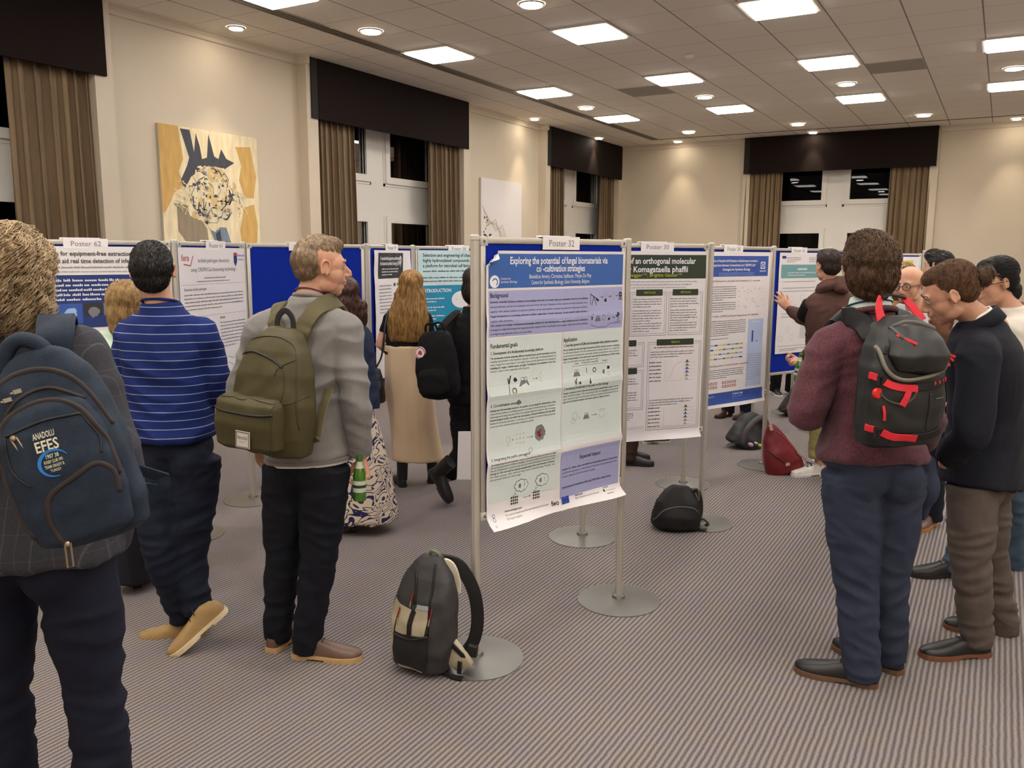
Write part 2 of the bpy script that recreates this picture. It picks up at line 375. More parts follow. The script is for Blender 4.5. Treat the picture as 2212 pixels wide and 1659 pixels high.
def downlight(x, y, r, label, power, warm, size=R(95), blend=.6):
    t = thing('downlight', label, 'downlight', (x, y, CEIL), 'round recessed downlights')
    m = MB(); m.lathe([(r*1.1, CEIL-.019), (r*1.1, CEIL-.006)], 24, (x, y, 0)); m.build('lamp_face', DE, t)
    m = MB(); prof = [(r, CEIL-.002), (r*1.1, CEIL-.014), (r+.024, CEIL-.014), (r+.032, CEIL-.002)]
    n = 24; m.rings([[Vector((x+q*math.cos(2*PI*j/n), y+q*math.sin(2*PI*j/n), z)) for j in range(n)] for q, z in prof], False, False); m.build('ring', CHR, t)
    l = bpy.data.lights.new('downlight_lamp', 'SPOT'); l.energy = power; l.color = warm; l.spot_size = size; l.spot_blend = blend; l.shadow_soft_size = r*.7
    lo = bpy.data.objects.new('lamp_light', l); COL.objects.link(lo); lo.parent = t; lo.location = (0, 0, -.03)
WARM = (1, .93, .82)
for x, nm in ((-5.45, 'left'), (-3.68, 'second'), (-1.87, 'third'), (-.07, 'right edge'), (1.7, ''), (3.5, '')):
    for y, rn in ((-3.0, ''), (1.8, ''), (6.62, 'nearest'), (11.47, 'middle')):
        vis = rn and nm and not (rn == 'nearest' and nm in ('third', 'right edge'))
        downlight(x, y, .085, ('bright round downlight of the %s row, %s column from the left wall' % (rn, nm)) if vis else 'round downlight in the ceiling outside the picture', SPOT_E, WARM, R(120), .9)
for x, lb in ((-4.92, 'left of the three large ones by the far slot'), (-3.08, 'middle of the three large ones by the far slot'), (-1.23, 'right of the three large ones by the far slot')):
    downlight(x, 14.52, .085, 'bright round downlight, '+lb, SPOT_E, WARM, R(120), .9)
YEL = (1, .83, .6)
for x, y, lb in ((-6.5, 5.9, 'beside the left wall above the gold painting'), (-6.6, 12.0, 'beside the left wall above the pale painting'), (-6.62, 14.5, 'in front of the corner pelmet'), (-5.5, 15.62, 'by the far wall left of its pelmet'), (-3.05, 15.62, 'in front of the far wall pelmet'), (0, 15.58, 'by the far wall at the right edge')):
    downlight(x, y, .055, 'small bright downlight '+lb, SPOT_E*.85, YEL, R(64), .8)
# grey service tiles and smoke detector
for x, y, lb in ((-4.23, 10.73, 'left'), (-1.23, 10.73, 'right')):
    m = MB(); m.box((x-.29, y-.29, CEIL-.006), (x+.29, y+.29, CEIL-.001)); o = m.build('ceiling_vent', mat('vent_grey', (158, 150, 138), .8)); tag(o, 'plain darker grey square tile in the ceiling, %s one of the two' % lb, 'ceiling vent', 'grey ceiling tiles')
m = MB(); m.lathe([(.05, CEIL-.002), (.05, CEIL-.02), (.035, CEIL-.04), (.01, CEIL-.045)], 20, (-3.09, 9.06, 0)); tag(m.build('smoke_detector', WHITE, smooth=True), 'small round white smoke detector on the ceiling between the light panels', 'smoke detector')
# ============================================================ POSTER BOARDS
ALU = mat('satin_aluminium', (196, 190, 180), .42, .55); SLOT = mat('post_slot', (96, 90, 82), .6, .3)
STEEL = mat('brushed_steel', (132, 130, 127), .42, .85, bump=.15, bscale=400)
BLUE = mat('blue_felt', (18, 42, 146), .95, bump=.3, bscale=900, spec=.1)
PLAS = mat('grey_plastic', (188, 184, 174), .5)
GREYED = mat('grey_corner', (150, 146, 138), .5)
PAPER = mat('poster_paper', (226, 221, 222), .45); CARDM = mat('card_white', (236, 230, 232), .5)
HB = 1.79
def post(p, label):
    x, y = p; t = thing('stand_post', label, 'stand', (x, y, 0), 'poster stand posts with round foot plates')
    m = MB()
    for k, (a, b) in enumerate(((.019, .0),)):
        n = 24; m.rings([[Vector((x+.0185*math.cos(2*PI*j/n)*(0.86 if j % 6 == 0 else 1), y+.0185*math.sin(2*PI*j/n)*(0.86 if j % 6 == 0 else 1), z)) for j in range(n)] for z in (.012, HB-.006)])
    m.build('pole', ALU, t, smooth=True, auto=True)
    m = MB(); m.lathe([(.205, 0), (.205, .004), (.12, .010), (.035, .016), (.03, .03), (.022, .034)], 56, (x, y, 0)); m.build('foot_plate', STEEL, t, smooth=True, auto=True)
    m = MB(); m.lathe([(.021, HB-.012), (.021, HB+.004), (.012, HB+.009)], 16, (x, y, 0)); m.build('cap', PLAS, t, smooth=True, auto=True)
class Board:
    """flat frame of one display panel between two posts; local u runs from the left post, z is height, n faces the viewer"""
    def __init__(s, a, b, label, z0=.61, z1=HB, back=False):
        s.A = Vector((a[0], a[1], 0)); s.B = Vector((b[0], b[1], 0)); d = s.B-s.A; s.L = d.length; s.u = d.normalized(); s.n = Vector((s.u.y, -s.u.x, 0)); s.z0 = z0; s.z1 = z1
        t = thing('poster_board', label, 'poster board', (s.A+s.B)/2+UP*z0, 'blue felt poster boards'); s.t = t
        X = Matrix(((s.u.x, s.n.x, 0), (s.u.y, s.n.y, 0), (0, 0, 1))); s.X = X
        e = .026; g = .022; L = s.L
        m = MB(); m.box((g+.006, -.006, z0+.006), (L-g-.006, .006, z1-.006), X, s.A); m.build('felt_panel', BLUE, t)
        m = MB()
        for q in ((g, g+e, z0, z1), (L-g-e, L-g, z0, z1), (g+e, L-g-e, z0, z0+e), (g+e, L-g-e, z1-e, z1)): m.box((q[0], -.012, q[2]), (q[1], .012, q[3]), X, s.A)
        m.build('frame', ALU, t, bevel=.003)
        for (uu, zz) in ((g, z0), (g, z1-.034), (L-g-.034, z0), (L-g-.034, z1-.034)):
            m = MB(); m.box((uu-.003, -.014, zz-.001), (uu+.037, .014, zz+.035), X, s.A); m.build('corner_block', PLAS, t, bevel=.003)
            m = MB(); m.box((uu+.012, .0135, zz+.012), (uu+.020, .0165, zz+.022), X, s.A); m.build('corner_lug', SLOT, t)
    def P(s, u, z, d=0.0): return s.A+s.u*u+s.n*d+UP*z
ROWR = [(-1.83, 2.84), (-1.54, 3.72), (-2.11, 4.49), (-1.57, 5.14), (-1.97, 5.97), (-1.59, 6.87), (-1.9, 7.72), (-1.46, 8.6), (-1.9, 9.4), (-1.5, 10.25)]
ROWL = [(-4.52, 2.38), (-4.21, 3.275), (-4.46, 4.02), (-4.15, 4.93), (-4.33, 5.75), (-4.02, 6.62), (-4.35, 7.5)]
for p, lb in zip(ROWR, ('left of poster 32, nearest the camera', 'right of poster 32', 'seen under poster 32, left of poster 30', 'right of poster 30', 'seen under poster 30', 'right of poster 28', 'behind poster 28', 'right of poster 26', 'behind the man in the two-tone hoodie', 'farthest of the right row')):
    post(p, 'silver post with round foot plate '+lb)
for p, lb in zip(ROWL, ('left of poster 62', 'between posters 62 and 61', 'between poster 61 and the empty board', 'between the empty board and poster 59', 'between poster 59 and the turquoise poster', 'right of the turquoise poster', 'farthest of the left row')):
    post(p, 'silver post with round foot plate '+lb)
bR = []
RN = ['holding poster 32', None, 'holding poster 30', None, 'holding poster 28', None, 'holding poster 26', None, 'holding poster 24']
for i, nm in enumerate(RN):
    bR.append(Board(ROWR[i], ROWR[i+1], 'blue felt board in a silver frame '+(nm or 'turned away between posters %d and %d' % (32-i+1, 32-i-1))))
LN = ['holding poster 62', 'holding poster 61', 'left empty behind the man with the olive backpack', 'holding poster 59', 'holding the turquoise poster', 'half hidden behind poster 32']
bL = [Board(ROWL[i], ROWL[i+1], 'blue felt board in a silver frame '+nm) for i, nm in enumerate(LN)]

# ------------------------------------------------------------ printing on paper
def inkm(name, rgb): return mat('ink_'+name, rgb, .5)
INK = dict(black=inkm('black', (40, 38, 44)), grey=inkm('grey', (120, 118, 124)), mid=inkm('mid', (150, 148, 152)), white=inkm('white', (232, 232, 238)), banner=inkm('banner', (52, 96, 168)), lav=inkm('lavender', (164, 166, 206)),
    mint=inkm('mint', (206, 216, 214)), navy=inkm('navy', (28, 50, 110)), green=inkm('green', (38, 52, 36)), yellow=inkm('yellow', (190, 196, 40)), royal=inkm('royal', (52, 82, 160)), paleblue=inkm('paleblue', (176, 190, 222)),
    teal=inkm('teal', (110, 158, 158)), turq=inkm('turquoise', (28, 134, 170)), ochre=inkm('ochre', (176, 138, 40)), red=inkm('red', (172, 56, 44)), leaf=inkm('leaf', (90, 140, 70)), charcoal=inkm('charcoal', (44, 42, 44)), eu=inkm('flagblue', (30, 64, 160)),
    gold=inkm('gold', (216, 190, 60)), sky=inkm('sky', (150, 180, 222)), tan=inkm('tan', (196, 170, 120)), palegreen=inkm('palegreen', (200, 214, 190)), cyan=inkm('cyan', (190, 216, 220)), maroon=inkm('maroon', (120, 40, 50)), paper=PAPER)
TCACHE = {}
def glyphs(txt, bold=False):
    k = (txt, bold)
    if k in TCACHE: return TCACHE[k]
    cu = bpy.data.curves.new('t', 'FONT'); cu.body = txt; cu.size = 1; cu.resolution_u = 2; cu.offset = .018 if bold else 0
    o = bpy.data.objects.new('t', cu); COL.objects.link(o); dg = bpy.context.evaluated_depsgraph_get()
    me = bpy.data.meshes.new_from_object(o.evaluated_get(dg)); v = [(p.co.x, p.co.y) for p in me.vertices]; f = [tuple(p.vertices) for p in me.polygons]
    bpy.data.objects.remove(o); bpy.data.curves.remove(cu); bpy.data.meshes.remove(me)
    wd = max([p[0] for p in v] or [0]); TCACHE[k] = (v, f, wd); return TCACHE[k]
class Page:
    """printed sheet: local x right, y DOWN from the top left corner, metres. surf(x, y, lift) gives the world point"""
    def __init__(s, surf, w, h): s.surf = surf; s.w = w; s.h = h; s.parts = {}
    cnt = 0
    def mb(s, part):
        return s.parts.setdefault(part, (MB(), []))
    def ink(s, part, col):
        m, ms = s.mb(part); mt = INK[col]
        if mt not in ms: ms.append(mt)
        m.k = ms.index(mt); return m
    def rect(s, part, col, x0, y0, x1, y1, lift=.0008):
        if part.endswith('_panel') or part.endswith('_banner') or part in ('panel_heading', 'photograph'): s.cnt += 1; part = part+'#%d' % s.cnt
        m = s.ink(part, col); nx = max(1, int((x1-x0)/.02)); ny = max(1, int((y1-y0)/.02))
        m.grid(lambda a, b: s.surf(x0+(x1-x0)*a, y0+(y1-y0)*b, lift), nx, ny)
    def frame(s, part, col, x0, y0, x1, y1, t=.003, lift=.0012):
        for q in ((x0, y0, x1, y0+t), (x0, y1-t, x1, y1), (x0, y0, x0+t, y1), (x1-t, y0, x1, y1)): s.rect(part, col, *q, lift)
    def text(s, part, col, txt, x, y, size, align='l', width=None, bold=False, lift=.0016, sx=1.0):
        """y is the baseline; width squeezes the line to that length"""
        v, f, wd = glyphs(txt, bold); k = size*sx
        if width: k = width/wd
        if part in ('title_text', 'heading_text'): s.cnt += 1; part = part+'#%d' % s.cnt
        if align == 'c': x -= wd*k/2
        if align == 'r': x -= wd*k
        m = s.ink(part, col); m.add([s.surf(x+p[0]*k, y-p[1]*size, lift) for p in v], f)
    def greek(s, part, col, x, y, w, n, pitch, size, seed=0, last=.6, lift=.0014, ragged=.0):
        """n lines too small to read: short strokes grouped in words"""
        rnd = random.Random(seed); m = s.ink(part, col)
        for i in range(n):
            xx = x; e = x+w*(last if i == n-1 else 1-ragged*rnd.random()); yy = y+i*pitch
            while xx < e:
                wl_ = min(size*rnd.uniform(1.2, 4.5), e-xx); c_ = xx
                while c_ < xx+wl_:
                    st = size*.32; hh = size*rnd.choice((.55, .55, .55, .8)); 
                    m.add([s.surf(c_, yy, lift), s.surf(c_+st, yy, lift), s.surf(c_+st, yy-hh, lift), s.surf(c_, yy-hh, lift)], [(0, 1, 2, 3)]); c_ += size*.52
                m.add([s.surf(xx, yy-size*.18, lift), s.surf(xx+wl_, yy-size*.18, lift), s.surf(xx+wl_, yy-size*.30, lift), s.surf(xx, yy-size*.30, lift)], [(0, 1, 2, 3)])
                xx += wl_+size*.55
    def blob(s, part, col, x, y, rx, ry=None, n=14, lift=.0016, jag=0, seed=0):
        ry = ry or rx; rnd = random.Random(seed); m = s.ink(part, col)
        m.add([s.surf(x+rx*math.cos(2*PI*j/n)*(1-jag*rnd.random()), y+ry*math.sin(2*PI*j/n)*(1-jag*rnd.random()), lift) for j in range(n)], [tuple(range(n))])
    def ring(s, part, col, x, y, rx, ry=None, t=.0016, n=18, a0=0, a1=360, lift=.0016):
        ry = ry or rx; m = s.ink(part, col)
        for j in range(n):
            a, b = R(a0+(a1-a0)*j/n), R(a0+(a1-a0)*(j+1)/n)
            m.add([s.surf(x+(rx+q)*math.cos(c_), y+(ry+q)*math.sin(c_), lift) for c_, q in ((a, 0), (b, 0), (b, -t), (a, -t))], [(0, 1, 2, 3)])
    def line(s, part, col, pts, t=.0016, lift=.0016):
        m = s.ink(part, col)
        for (a, b) in zip(pts[:-1], pts[1:]):
            dx, dy = b[0]-a[0], b[1]-a[1]; l = math.hypot(dx, dy) or 1; nx, ny = -dy/l*t/2, dx/l*t/2
            m.add([s.surf(a[0]+nx, a[1]+ny, lift), s.surf(b[0]+nx, b[1]+ny, lift), s.surf(b[0]-nx, b[1]-ny, lift), s.surf(a[0]-nx, a[1]-ny, lift)], [(0, 1, 2, 3)])
    def arrow(s, part, col, x0, y0, x1, y1, t=.0016):
        s.line(part, col, [(x0, y0), (x1, y1)], t); l = math.hypot(x1-x0, y1-y0); ux, uy = (x1-x0)/l*.007, (y1-y0)/l*.007
        s.line(part, col, [(x1-ux-uy*.6, y1-uy+ux*.6), (x1, y1), (x1-ux+uy*.6, y1-uy-ux*.6)], t)
    def poly(s, part, col, pts, lift=.0016): s.ink(part, col).add([s.surf(x, y, lift) for x, y in pts], [tuple(range(len(pts)))])
    def finish(s, root):
        for nm, (m, ms) in s.parts.items(): m.build(nm.split('#')[0], ms, root)
def sheet(bd, u0, ztop, w, h, label, name='poster', wr=.004, seed=0, corner=0.0, bottom=0.0, tilt=0.0, creases=(), blank=PAPER, dead=None):
    """paper hung on a board; returns (root, page)"""
    zt = ztop; base = bd.P(u0+w/2, ztop-h/2, .02)
    t = thing(name, label, 'poster', base, 'research posters on the boards')
    def surf(x, y, lift):
        d = .0145+wr*(.6+.6*noise.noise(Vector((x*4+seed*7, y*3, seed)))+.35*noise.noise(Vector((x*11, y*9, seed+3))))
        for cx, cy, amp in creases:      # folded sheet: soft ridges
            if cx is not None: d += amp*math.exp(-abs(x-cx)/.035)
            if cy is not None: d += amp*math.exp(-abs(y-cy)/.03)
        bl = max(0, (y-(ztop-bd.z0)+.02)/max(.01, h-(ztop-bd.z0)+.02)) if h > ztop-bd.z0 else max(0, (y-h+.1)/.1)*.4
        d += bottom*bl*bl*(1+.5*math.sin(x*9+seed))
        if corner:                       # top left corner fallen forward
            q = corner-(x*.9+y*1.05)
            if q > 0: d += q*.8; x2, y2 = x+q*.62, y+q*.62; return bd.P(u0+x2+tilt*y2, zt-y2, d+lift)
        return bd.P(u0+x+tilt*y, zt-y, d+lift)
    m = MB(); m.grid(lambda a, b: surf(a*w, b*h, 0), int(w/.02), int(h/.02)); m.build('paper_sheet', blank, t, smooth=True)
    return t, Page(surf, w, h)
def card(bd, u, txt, word='Poster', n=None, z=None):
    z = z or bd.z1+.008; w, h = .225, .056
    t = thing('number_card', 'white card on the board top printed %s' % txt if n is None else n, 'sign', bd.P(u+w/2, z, .016), 'white number cards along the board tops')
    m = MB(); m.box((u, .0155, z-h), (u+w, .0165, z), bd.X, bd.A); m.box((u-.01, -.016, z-h), (u+w-.03, -.0155, z+.004), bd.X, bd.A); m.box((u, -.016, z-.002), (u+w-.02, .0165, z), bd.X, bd.A); m.build('card', CARDM, t)
    if txt:
        pg = Page(lambda x, y, l: bd.P(u+x, z-y, .0168+l), w, h); pg.text('number_text', 'black' if 0 else 'grey', txt, w/2, .042, .040, 'c', width=.155, lift=.0006); pg.finish(t)
# ---- poster 32
b = bR[0]
t, g = sheet(b, .045, 1.736, .845, 1.165, 'creased poster about fungal biomaterials with blue header, numbered 32', seed=1, wr=.005, corner=.055, bottom=.035, creases=((None, .295, .006), (None, .595, .012), (None, .885, .013), (.43, None, .009), (.21, None, .004)))
P_ = 'header_banner'
g.rect(P_, 'banner', .012, .012, .833, .152); g.rect('lavender_panel', 'lav', .012, .162, .833, .352); g.rect('mint_panel', 'mint', .012, .358, .42, 1.06); g.rect('mint_panel', 'mint', .428, .358, .833, .868); g.rect('lavender_panel', 'lav', .428, .898, .833, 1.115)
T = 'title_text'
g.text(T, 'white', 'Exploring the potential of fungal biomaterials via', .425, .054, .042, 'c', width=.60, bold=True)
g.text(T, 'white', 'co -cultivation strategies', .425, .087, .040, 'c', width=.30, bold=True)
g.text(T, 'white', 'B\u00e9n\u00e9dicte Amery, Christina Stadlbauer, Marjan De Mey', .425, .115, .025, 'c', width=.385); g.text(T, 'white', 'Centre for Synthetic Biology, Ghent University, Belgium', .425, .140, .025, 'c', width=.36)
g.blob(P_, 'white', .043, .125, .026); g.ring(P_, 'banner', .045, .127, .016, t=.005, a0=200, a1=420); g.text(T, 'white', 'Centre for', .075, .118, .013); g.text(T, 'white', 'Synthetic Biology', .075, .131, .013)
H = 'heading_text'
for s_, x, y in (('Background', .02, .19), ('Fundamental goals', .02, .398), ('Application', .438, .398)): g.text(H, 'black', s_, x, y, .026, bold=True, sx=.78)
g.text(H, 'black', 'Expected impact', .63, .948, .026, 'c', bold=True, sx=.8)
B_ = 'body_text'
def para(lines, x, y, w, size=.0115, pitch=.0145, last=None):
    for i, l in enumerate(lines):
        fw = (len(l)/max(len(q) for q in lines)) if i == len(lines)-1 else 1
        g.text(B_, 'black', l, x, y+i*pitch, size, width=w*fw, bold=(i % 3 == 0))
para(['Synthetic materials (clothes, insulation and packaging materials), are made using non-renewable resources, are polluting', 'during production, and are not recycled at the end of their life cycle. Depletion of the resources and high production costs,', 'together with cleaner solutions to prevent pollution of our environment, increase the demand for alternative solutions.', 'Fungal biomaterials are a promising alternative solution, supporting a circular economy, but lack scientific insights and face a', 'negative public perception.'], .02, .212, .575, pitch=.0195)
para(['Our solution is to design a fundamental knowledge platform for the development of fungal materials, set up co-cultivation', 'strategies to adapt and change the fungal biomaterial characteristics, and finally work together with artists and bio-ethicists', 'to bridge the gap between science, arts and ethics.'], .02, .308, .575, pitch=.0175)
for k, (x, y, tt, ls) in enumerate(((.02, .425, '1. Development of a fundamental knowledge platform', ['The development includes evaluating different feedstock types, growth parameters and the', 'resulting characteristics of the mycelium materials. A wide range of varying feedstock are', 'tested, ranging from wood chips to corn stalks. Various growth parameters are investigated,', 'including pH, oxygen, rotation speed, and light. The final part, the evaluation of the end-', 'product, is done in close cooperation with the group.']),
        (.02, .645, '2. Co-cultivation strategies', ['Building upon the knowledge acquired in the platform, we can change the characteristics of the', 'end-product by adding a co-cultivation partner and bridge the development gap to mycelium-', 'based engineered living materials (ELMs). An accessible engineered organism, with an existing', 'biotechnological toolkit, we enable the introduction of advanced features into the ELM.', 'Besides the innovative character, co-cultivation also enhances the control of the production', 'process and makes synthetic and complex modification possible.']),
        (.02, .875, '3. Integrating the public perception', ['By creating fungal-based biomaterials, we aim to interweave arts, ethics and science to bridge', 'the current gap between the different disciplines. We want to reflect on the ethics concerning', 'the use of biomaterials in society but also aim to introduce biomaterials to the broader public', 'through art. We work with bio-ethicists and philosophers from the University of Antwerp', 'for their group. Also ethical and moral questioning. Finally, we', 'also work with (Ghent) for artistic insight.']),
        (.438, .42, '1. Controlled growth of ELMs and biomaterials with predictive outcome', ['We can combine and steer the fungal biomaterial and ELM production process by evaluating', 'the information obtained from the fundamental knowledge platform. As a result, the', 'production process becomes more predictable, reliable and applicable for future outcomes.', 'Imagine having insulation in the wall of your house that also functions as an ELM, storing', 'heat in your wall, before you even realise there is one!']),
        (.438, .615, '2. Introducing biomaterials to the public via Bio-Kintsugi', ['Kintsugi is a Japanese art form where the broken pottery is mended before it gives to its new', 'shine, with gold lacquer. The remaining cracks are highlighted using golden', 'paint or replacing the gold with biomaterials, we show the public what biomaterials do for the', 'public and how the public perception may become a partner in science, we aim to']))):
    g.text(H, 'black', tt, x, y, .0165, bold=True, width=(.30, .17, .22, .37, .3)[k]); para(ls, x, y+.019, .375 if x < .1 else .38, pitch=.0135)
para(['A platform for reliable, robust, controllable and reproducible production of biomaterials', 'and ELMs with applications in a wide diversity of fields due to the versatile nature of co-', 'cultivation, taking into account the public perception.'], .44, .985, .38, pitch=.017)
g.text(B_, 'black', 'Wanted! experienced in biomaterials and ELMs. (paid) (WP5)! Finance, Logistic positions.', .44, 1.07, .0125, width=.34, bold=True)
F_ = 'figures'
def pump(x, y): g.line(F_, 'black', [(x, y), (x+.05, y+.024)], .004); g.line(F_, 'black', [(x+.022, y+.012), (x+.008, y+.05)], .003); g.line(F_, 'black', [(x+.022, y+.012), (x+.04, y+.05)], .003); g.line(F_, 'black', [(x, y-.008), (x, y+.046)], .002); g.poly(F_, 'black', [(x+.038, y+.016), (x+.058, y+.026), (x+.054, y+.036), (x+.036, y+.026)])
pump(.615, .192); g.arrow(F_, 'black', .68, .207, .70, .207); g.rect(F_, 'black', .708, .21, .724, .232); g.ring(F_, 'mid', .716, .195, .009); g.arrow(F_, 'black', .735, .205, .752, .205); g.ring(F_, 'mid', .768, .205, .012, .016); g.arrow(F_, 'black', .785, .203, .80, .203)
g.blob(F_, 'black', .818, .198, .012, .013); g.blob(F_, 'lav', .814, .197, .003, lift=.002); g.blob(F_, 'lav', .822, .197, .003, lift=.002); g.line(F_, 'black', [(.805, .212), (.832, .224)], .003); g.line(F_, 'black', [(.832, .212), (.805, .224)], .003)
def wheat(x, y, k=1): g.line(F_, 'black', [(x, y), (x+.004*k, y+.02*k)], .004*k); g.line(F_, 'black', [(x+.012*k, y-.008*k), (x+.004*k, y+.02*k)], .005*k)
def mush(x, y, k=1): 
    g.poly(F_, 'grey', [(x-.02*k, y), (x-.012*k, y-.016*k), (x+.012*k, y-.016*k), (x+.02*k, y)]); g.ring(F_, 'black', x-.006*k, y-.02*k, .006*k); g.ring(F_, 'black', x+.006*k, y-.02*k, .006*k)
wheat(.62, .29); mush(.662, .316); g.ring(F_, 'maroon', .70, .30, .010, .014); g.ring(F_, 'mid', .737, .288, .009); g.rect(F_, 'black', .732, .303, .745, .32); g.arrow(F_, 'black', .757, .303, .775, .303); g.line(F_, 'black', [(.80, .296), (.80, .322)], .003); g.blob(F_, 'black', .80, .288, .015, .010, jag=.5, seed=2); g.blob(F_, 'black', .792, .297, .010, .006, jag=.4, seed=5); g.line(F_, 'black', [(.775, .324), (.825, .322)], .001)
g.line(F_, 'navy', [(.62, .332), (.67, .345), (.72, .345), (.75, .33), (.82, .33)], .0018)
wheat(.115, .53, 1.3); g.blob(F_, 'black', .155, .54, .016, .013, jag=.6, seed=3); mush(.205, .57, 1.5); g.arrow(F_, 'black', .255, .545, .285, .545); g.ring(F_, 'tan', .305, .535, .010, .013); g.rect(F_, 'grey', .301, .553, .309, .562); g.line(F_, 'black', [(.12, .56), (.12, .60)], .003)
for k, cl in enumerate(('red', 'gold', 'leaf', 'banner', 'maroon', 'charcoal')): g.ring(F_, cl, .147, .585, .013, t=.005, n=3, a0=k*60, a1=k*60+60)
g.blob(F_, 'grey', .175, .637, .012, .014, jag=.5, seed=8)
g.ring(F_, 'tan', .12, .795, .012, .014); g.rect(F_, 'charcoal', .115, .812, .125, .82)
for k in range(9): x = .165+.018*(k % 3); y = .775+.02*(k//3); g.line(F_, 'tan', [(x, y+.006), (x+.008, y)], .003)
g.text(F_, 'black', '+', .14, .805, .018); g.arrow(F_, 'black', .225, .80, .262, .80); g.blob(F_, 'grey', .305, .79, .036, .040, n=34, jag=.22, seed=4); g.blob(F_, 'maroon', .305, .79, .022, .025, n=26, jag=.45, seed=6, lift=.0022); g.ring(F_, 'mid', .30, .775, .012, .006, lift=.0026)
g.ring(F_, 'black', .245, .858, .011); g.line(F_, 'black', [(.236, .866), (.228, .875)], .001); g.rect(F_, 'charcoal', .212, .872, .223, .88)
def cloud(x, y, mark):
    for k in range(8): a = k*PI/4; g.blob(F_, 'black', x+.026*math.cos(a), y+.017*math.sin(a), .0155, .0125)
    for k in range(8): a = k*PI/4; g.blob(F_, 'mint', x+.026*math.cos(a), y+.017*math.sin(a), .013, .010, lift=.0021)
    g.blob(F_, 'mint', x, y, .026, .018, lift=.0023); g.blob(F_, 'grey', x-.01, y, .009, .013, lift=.0028, jag=.3); g.text(F_, 'black', mark, x+.012, y+.008, .025, lift=.0028); g.ring(F_, 'black', x-.036, y+.032, .005); g.ring(F_, 'black', x-.044, y+.042, .004)
cloud(.195, 1.008, '?'); cloud(.32, 1.005, '!')
for x in (.155, .285):
    for k in range(3):
        for j in range(4): g.blob(F_, 'charcoal', x-.016+.011*j, 1.055+.013*k, .0042, .005)
g.arrow(F_, 'black', .205, 1.065, .25, 1.065)
g.text(H, 'black', 'Input', .52, .505, .012); g.text(H, 'black', 'Production assembly', .565, .505, .012, width=.11); g.text(H, 'black', 'Output', .70, .505, .012); g.line(F_, 'black', [(.50, .513), (.74, .513)], .001)
mush(.53, .56, 1.2); g.line(F_, 'black', [(.595, .525), (.595, .55)], .003); g.ring(F_, 'black', .648, .54, .012, t=.004); g.blob(F_, 'grey', .71, .553, .010, .014, jag=.4); g.rect(F_, 'black', .735, .525, .752, .547); g.ring(F_, 'mid', .743, .565, .008); wheat(.515, .575, 1); g.blob(F_, 'black', .545, .59, .011, .008, jag=.5); g.poly(F_, 'charcoal', [(.615, .572), (.622, .600), (.608, .600)])
g.ring(F_, 'mid', .525, .745, .016, .02); g.ring(F_, 'mid', .515, .765, .014, .014); g.text(F_, 'black', '+', .55, .76, .016); mush(.60, .765, 1.1); g.arrow(F_, 'black', .635, .752, .668, .752); g.ring(F_, 'charcoal', .705, .735, .022, .005, t=.001); g.ring(F_, 'charcoal', .705, .748, .022, .024, t=.001, a0=0, a1=180)
g.rect(F_, 'eu', .437, 1.108, .488, 1.142)
for k in range(12): a = k*PI/6; g.blob(F_, 'gold', .4625+.0115*math.cos(a), 1.125+.0115*math.sin(a), .0016, n=5, lift=.0022)
g.text(H, 'black', 'fwo', .375, 1.138, .034, bold=True, sx=.85); g.text(B_, 'black', 'Acknowledgements', .10, 1.112, .0125, bold=True); g.text(B_, 'black', 'The research is funded by the FWO under fellowship and the European', .10, 1.128, .010, width=.26); g.text(B_, 'black', 'EC Project Fungateria', .10, 1.142, .010)
g.text(B_, 'black', 'References', .53, 1.122, .012, bold=True); g.text(B_, 'black', 'Figures retrieved and created from Biorender', .53, 1.134, .009, width=.16); g.text(B_, 'black', 'Contact', .72, 1.12, .012, bold=True); g.blob(F_, 'black', .725, 1.130, .006); g.greek(B_, 'grey', .735, 1.136, .07, 2, .01, .007, 5)
g.ring(F_, 'royal', .035, 1.115, .008, t=.002); g.ring(F_, 'royal', .035, 1.13, .008, t=.002); g.text(B_, 'royal', 'cs', .022, 1.155, .014)
g.finish(t)
# clips on the board corners
for bd, zz in ((bR[0], .622), (bR[1], .622)):
    pass
card(b, .36, 'Poster 32'); card(bR[1], .30, '', n='back of a white number card peeking above the board behind poster 32')
# ---- poster 30
b = bR[2]; t, g = sheet(b, -.01+.01, 1.745, .80, 1.16, 'white poster with dark green header, numbered 30', seed=2, wr=.006, bottom=.02, corner=0)
g.rect('header_banner', 'green', .0, .022, .80, .165)
g.text('title_text', 'white', 'Development of an orthogonal molecular', .02, .075, .050, width=.705, bold=True); g.text('title_text', 'white', 'toolbox for Komagataella phaffii', .06, .125, .050, width=.61, bold=True); g.text('title_text', 'yellow', 'Team\u00b9\u00b2,  Rebnegger\u00b9\u00b2\u00b3, Brigitte Gasser\u00b9\u00b2\u00b3', .1, .152, .028, width=.53)
for k in range(3): g.greek('body_text', 'mid', .09+.03*k, .185+.018*k, .65-.07*k, 1, .01, .009, k, 1)
def gbox(x0, y0, x1, y1, tt, tx0, tx1):
    g.frame('panel_outlines', 'grey', x0, y0, x1, y1, .0022); g.frame('panel_outlines', 'grey', x0+.012, y0+.012, x1-.012, y1-.012, .0015); g.rect('panel_heading', 'green', tx0, y0-.016, tx1, y0+.022, .002); g.text('heading_text', 'yellow', tt, (tx0+tx1)/2, y0+.009, .018, 'c', sx=.85, lift=.0028)
gbox(.02, .245, .27, .51, 'AIMS', .06, .23); gbox(.28, .245, .53, .51, 'OBSTACLES', .32, .50); gbox(.545, .245, .785, .51, 'METHODS', .57, .75)
gbox(.02, .55, .385, .70, 'SOLUTION', .12, .33); gbox(.41, .55, .785, 1.10, 'RESULTS', .47, .73); gbox(.02, .72, .385, .965, 'CONCLUSIONS', .08, .34)
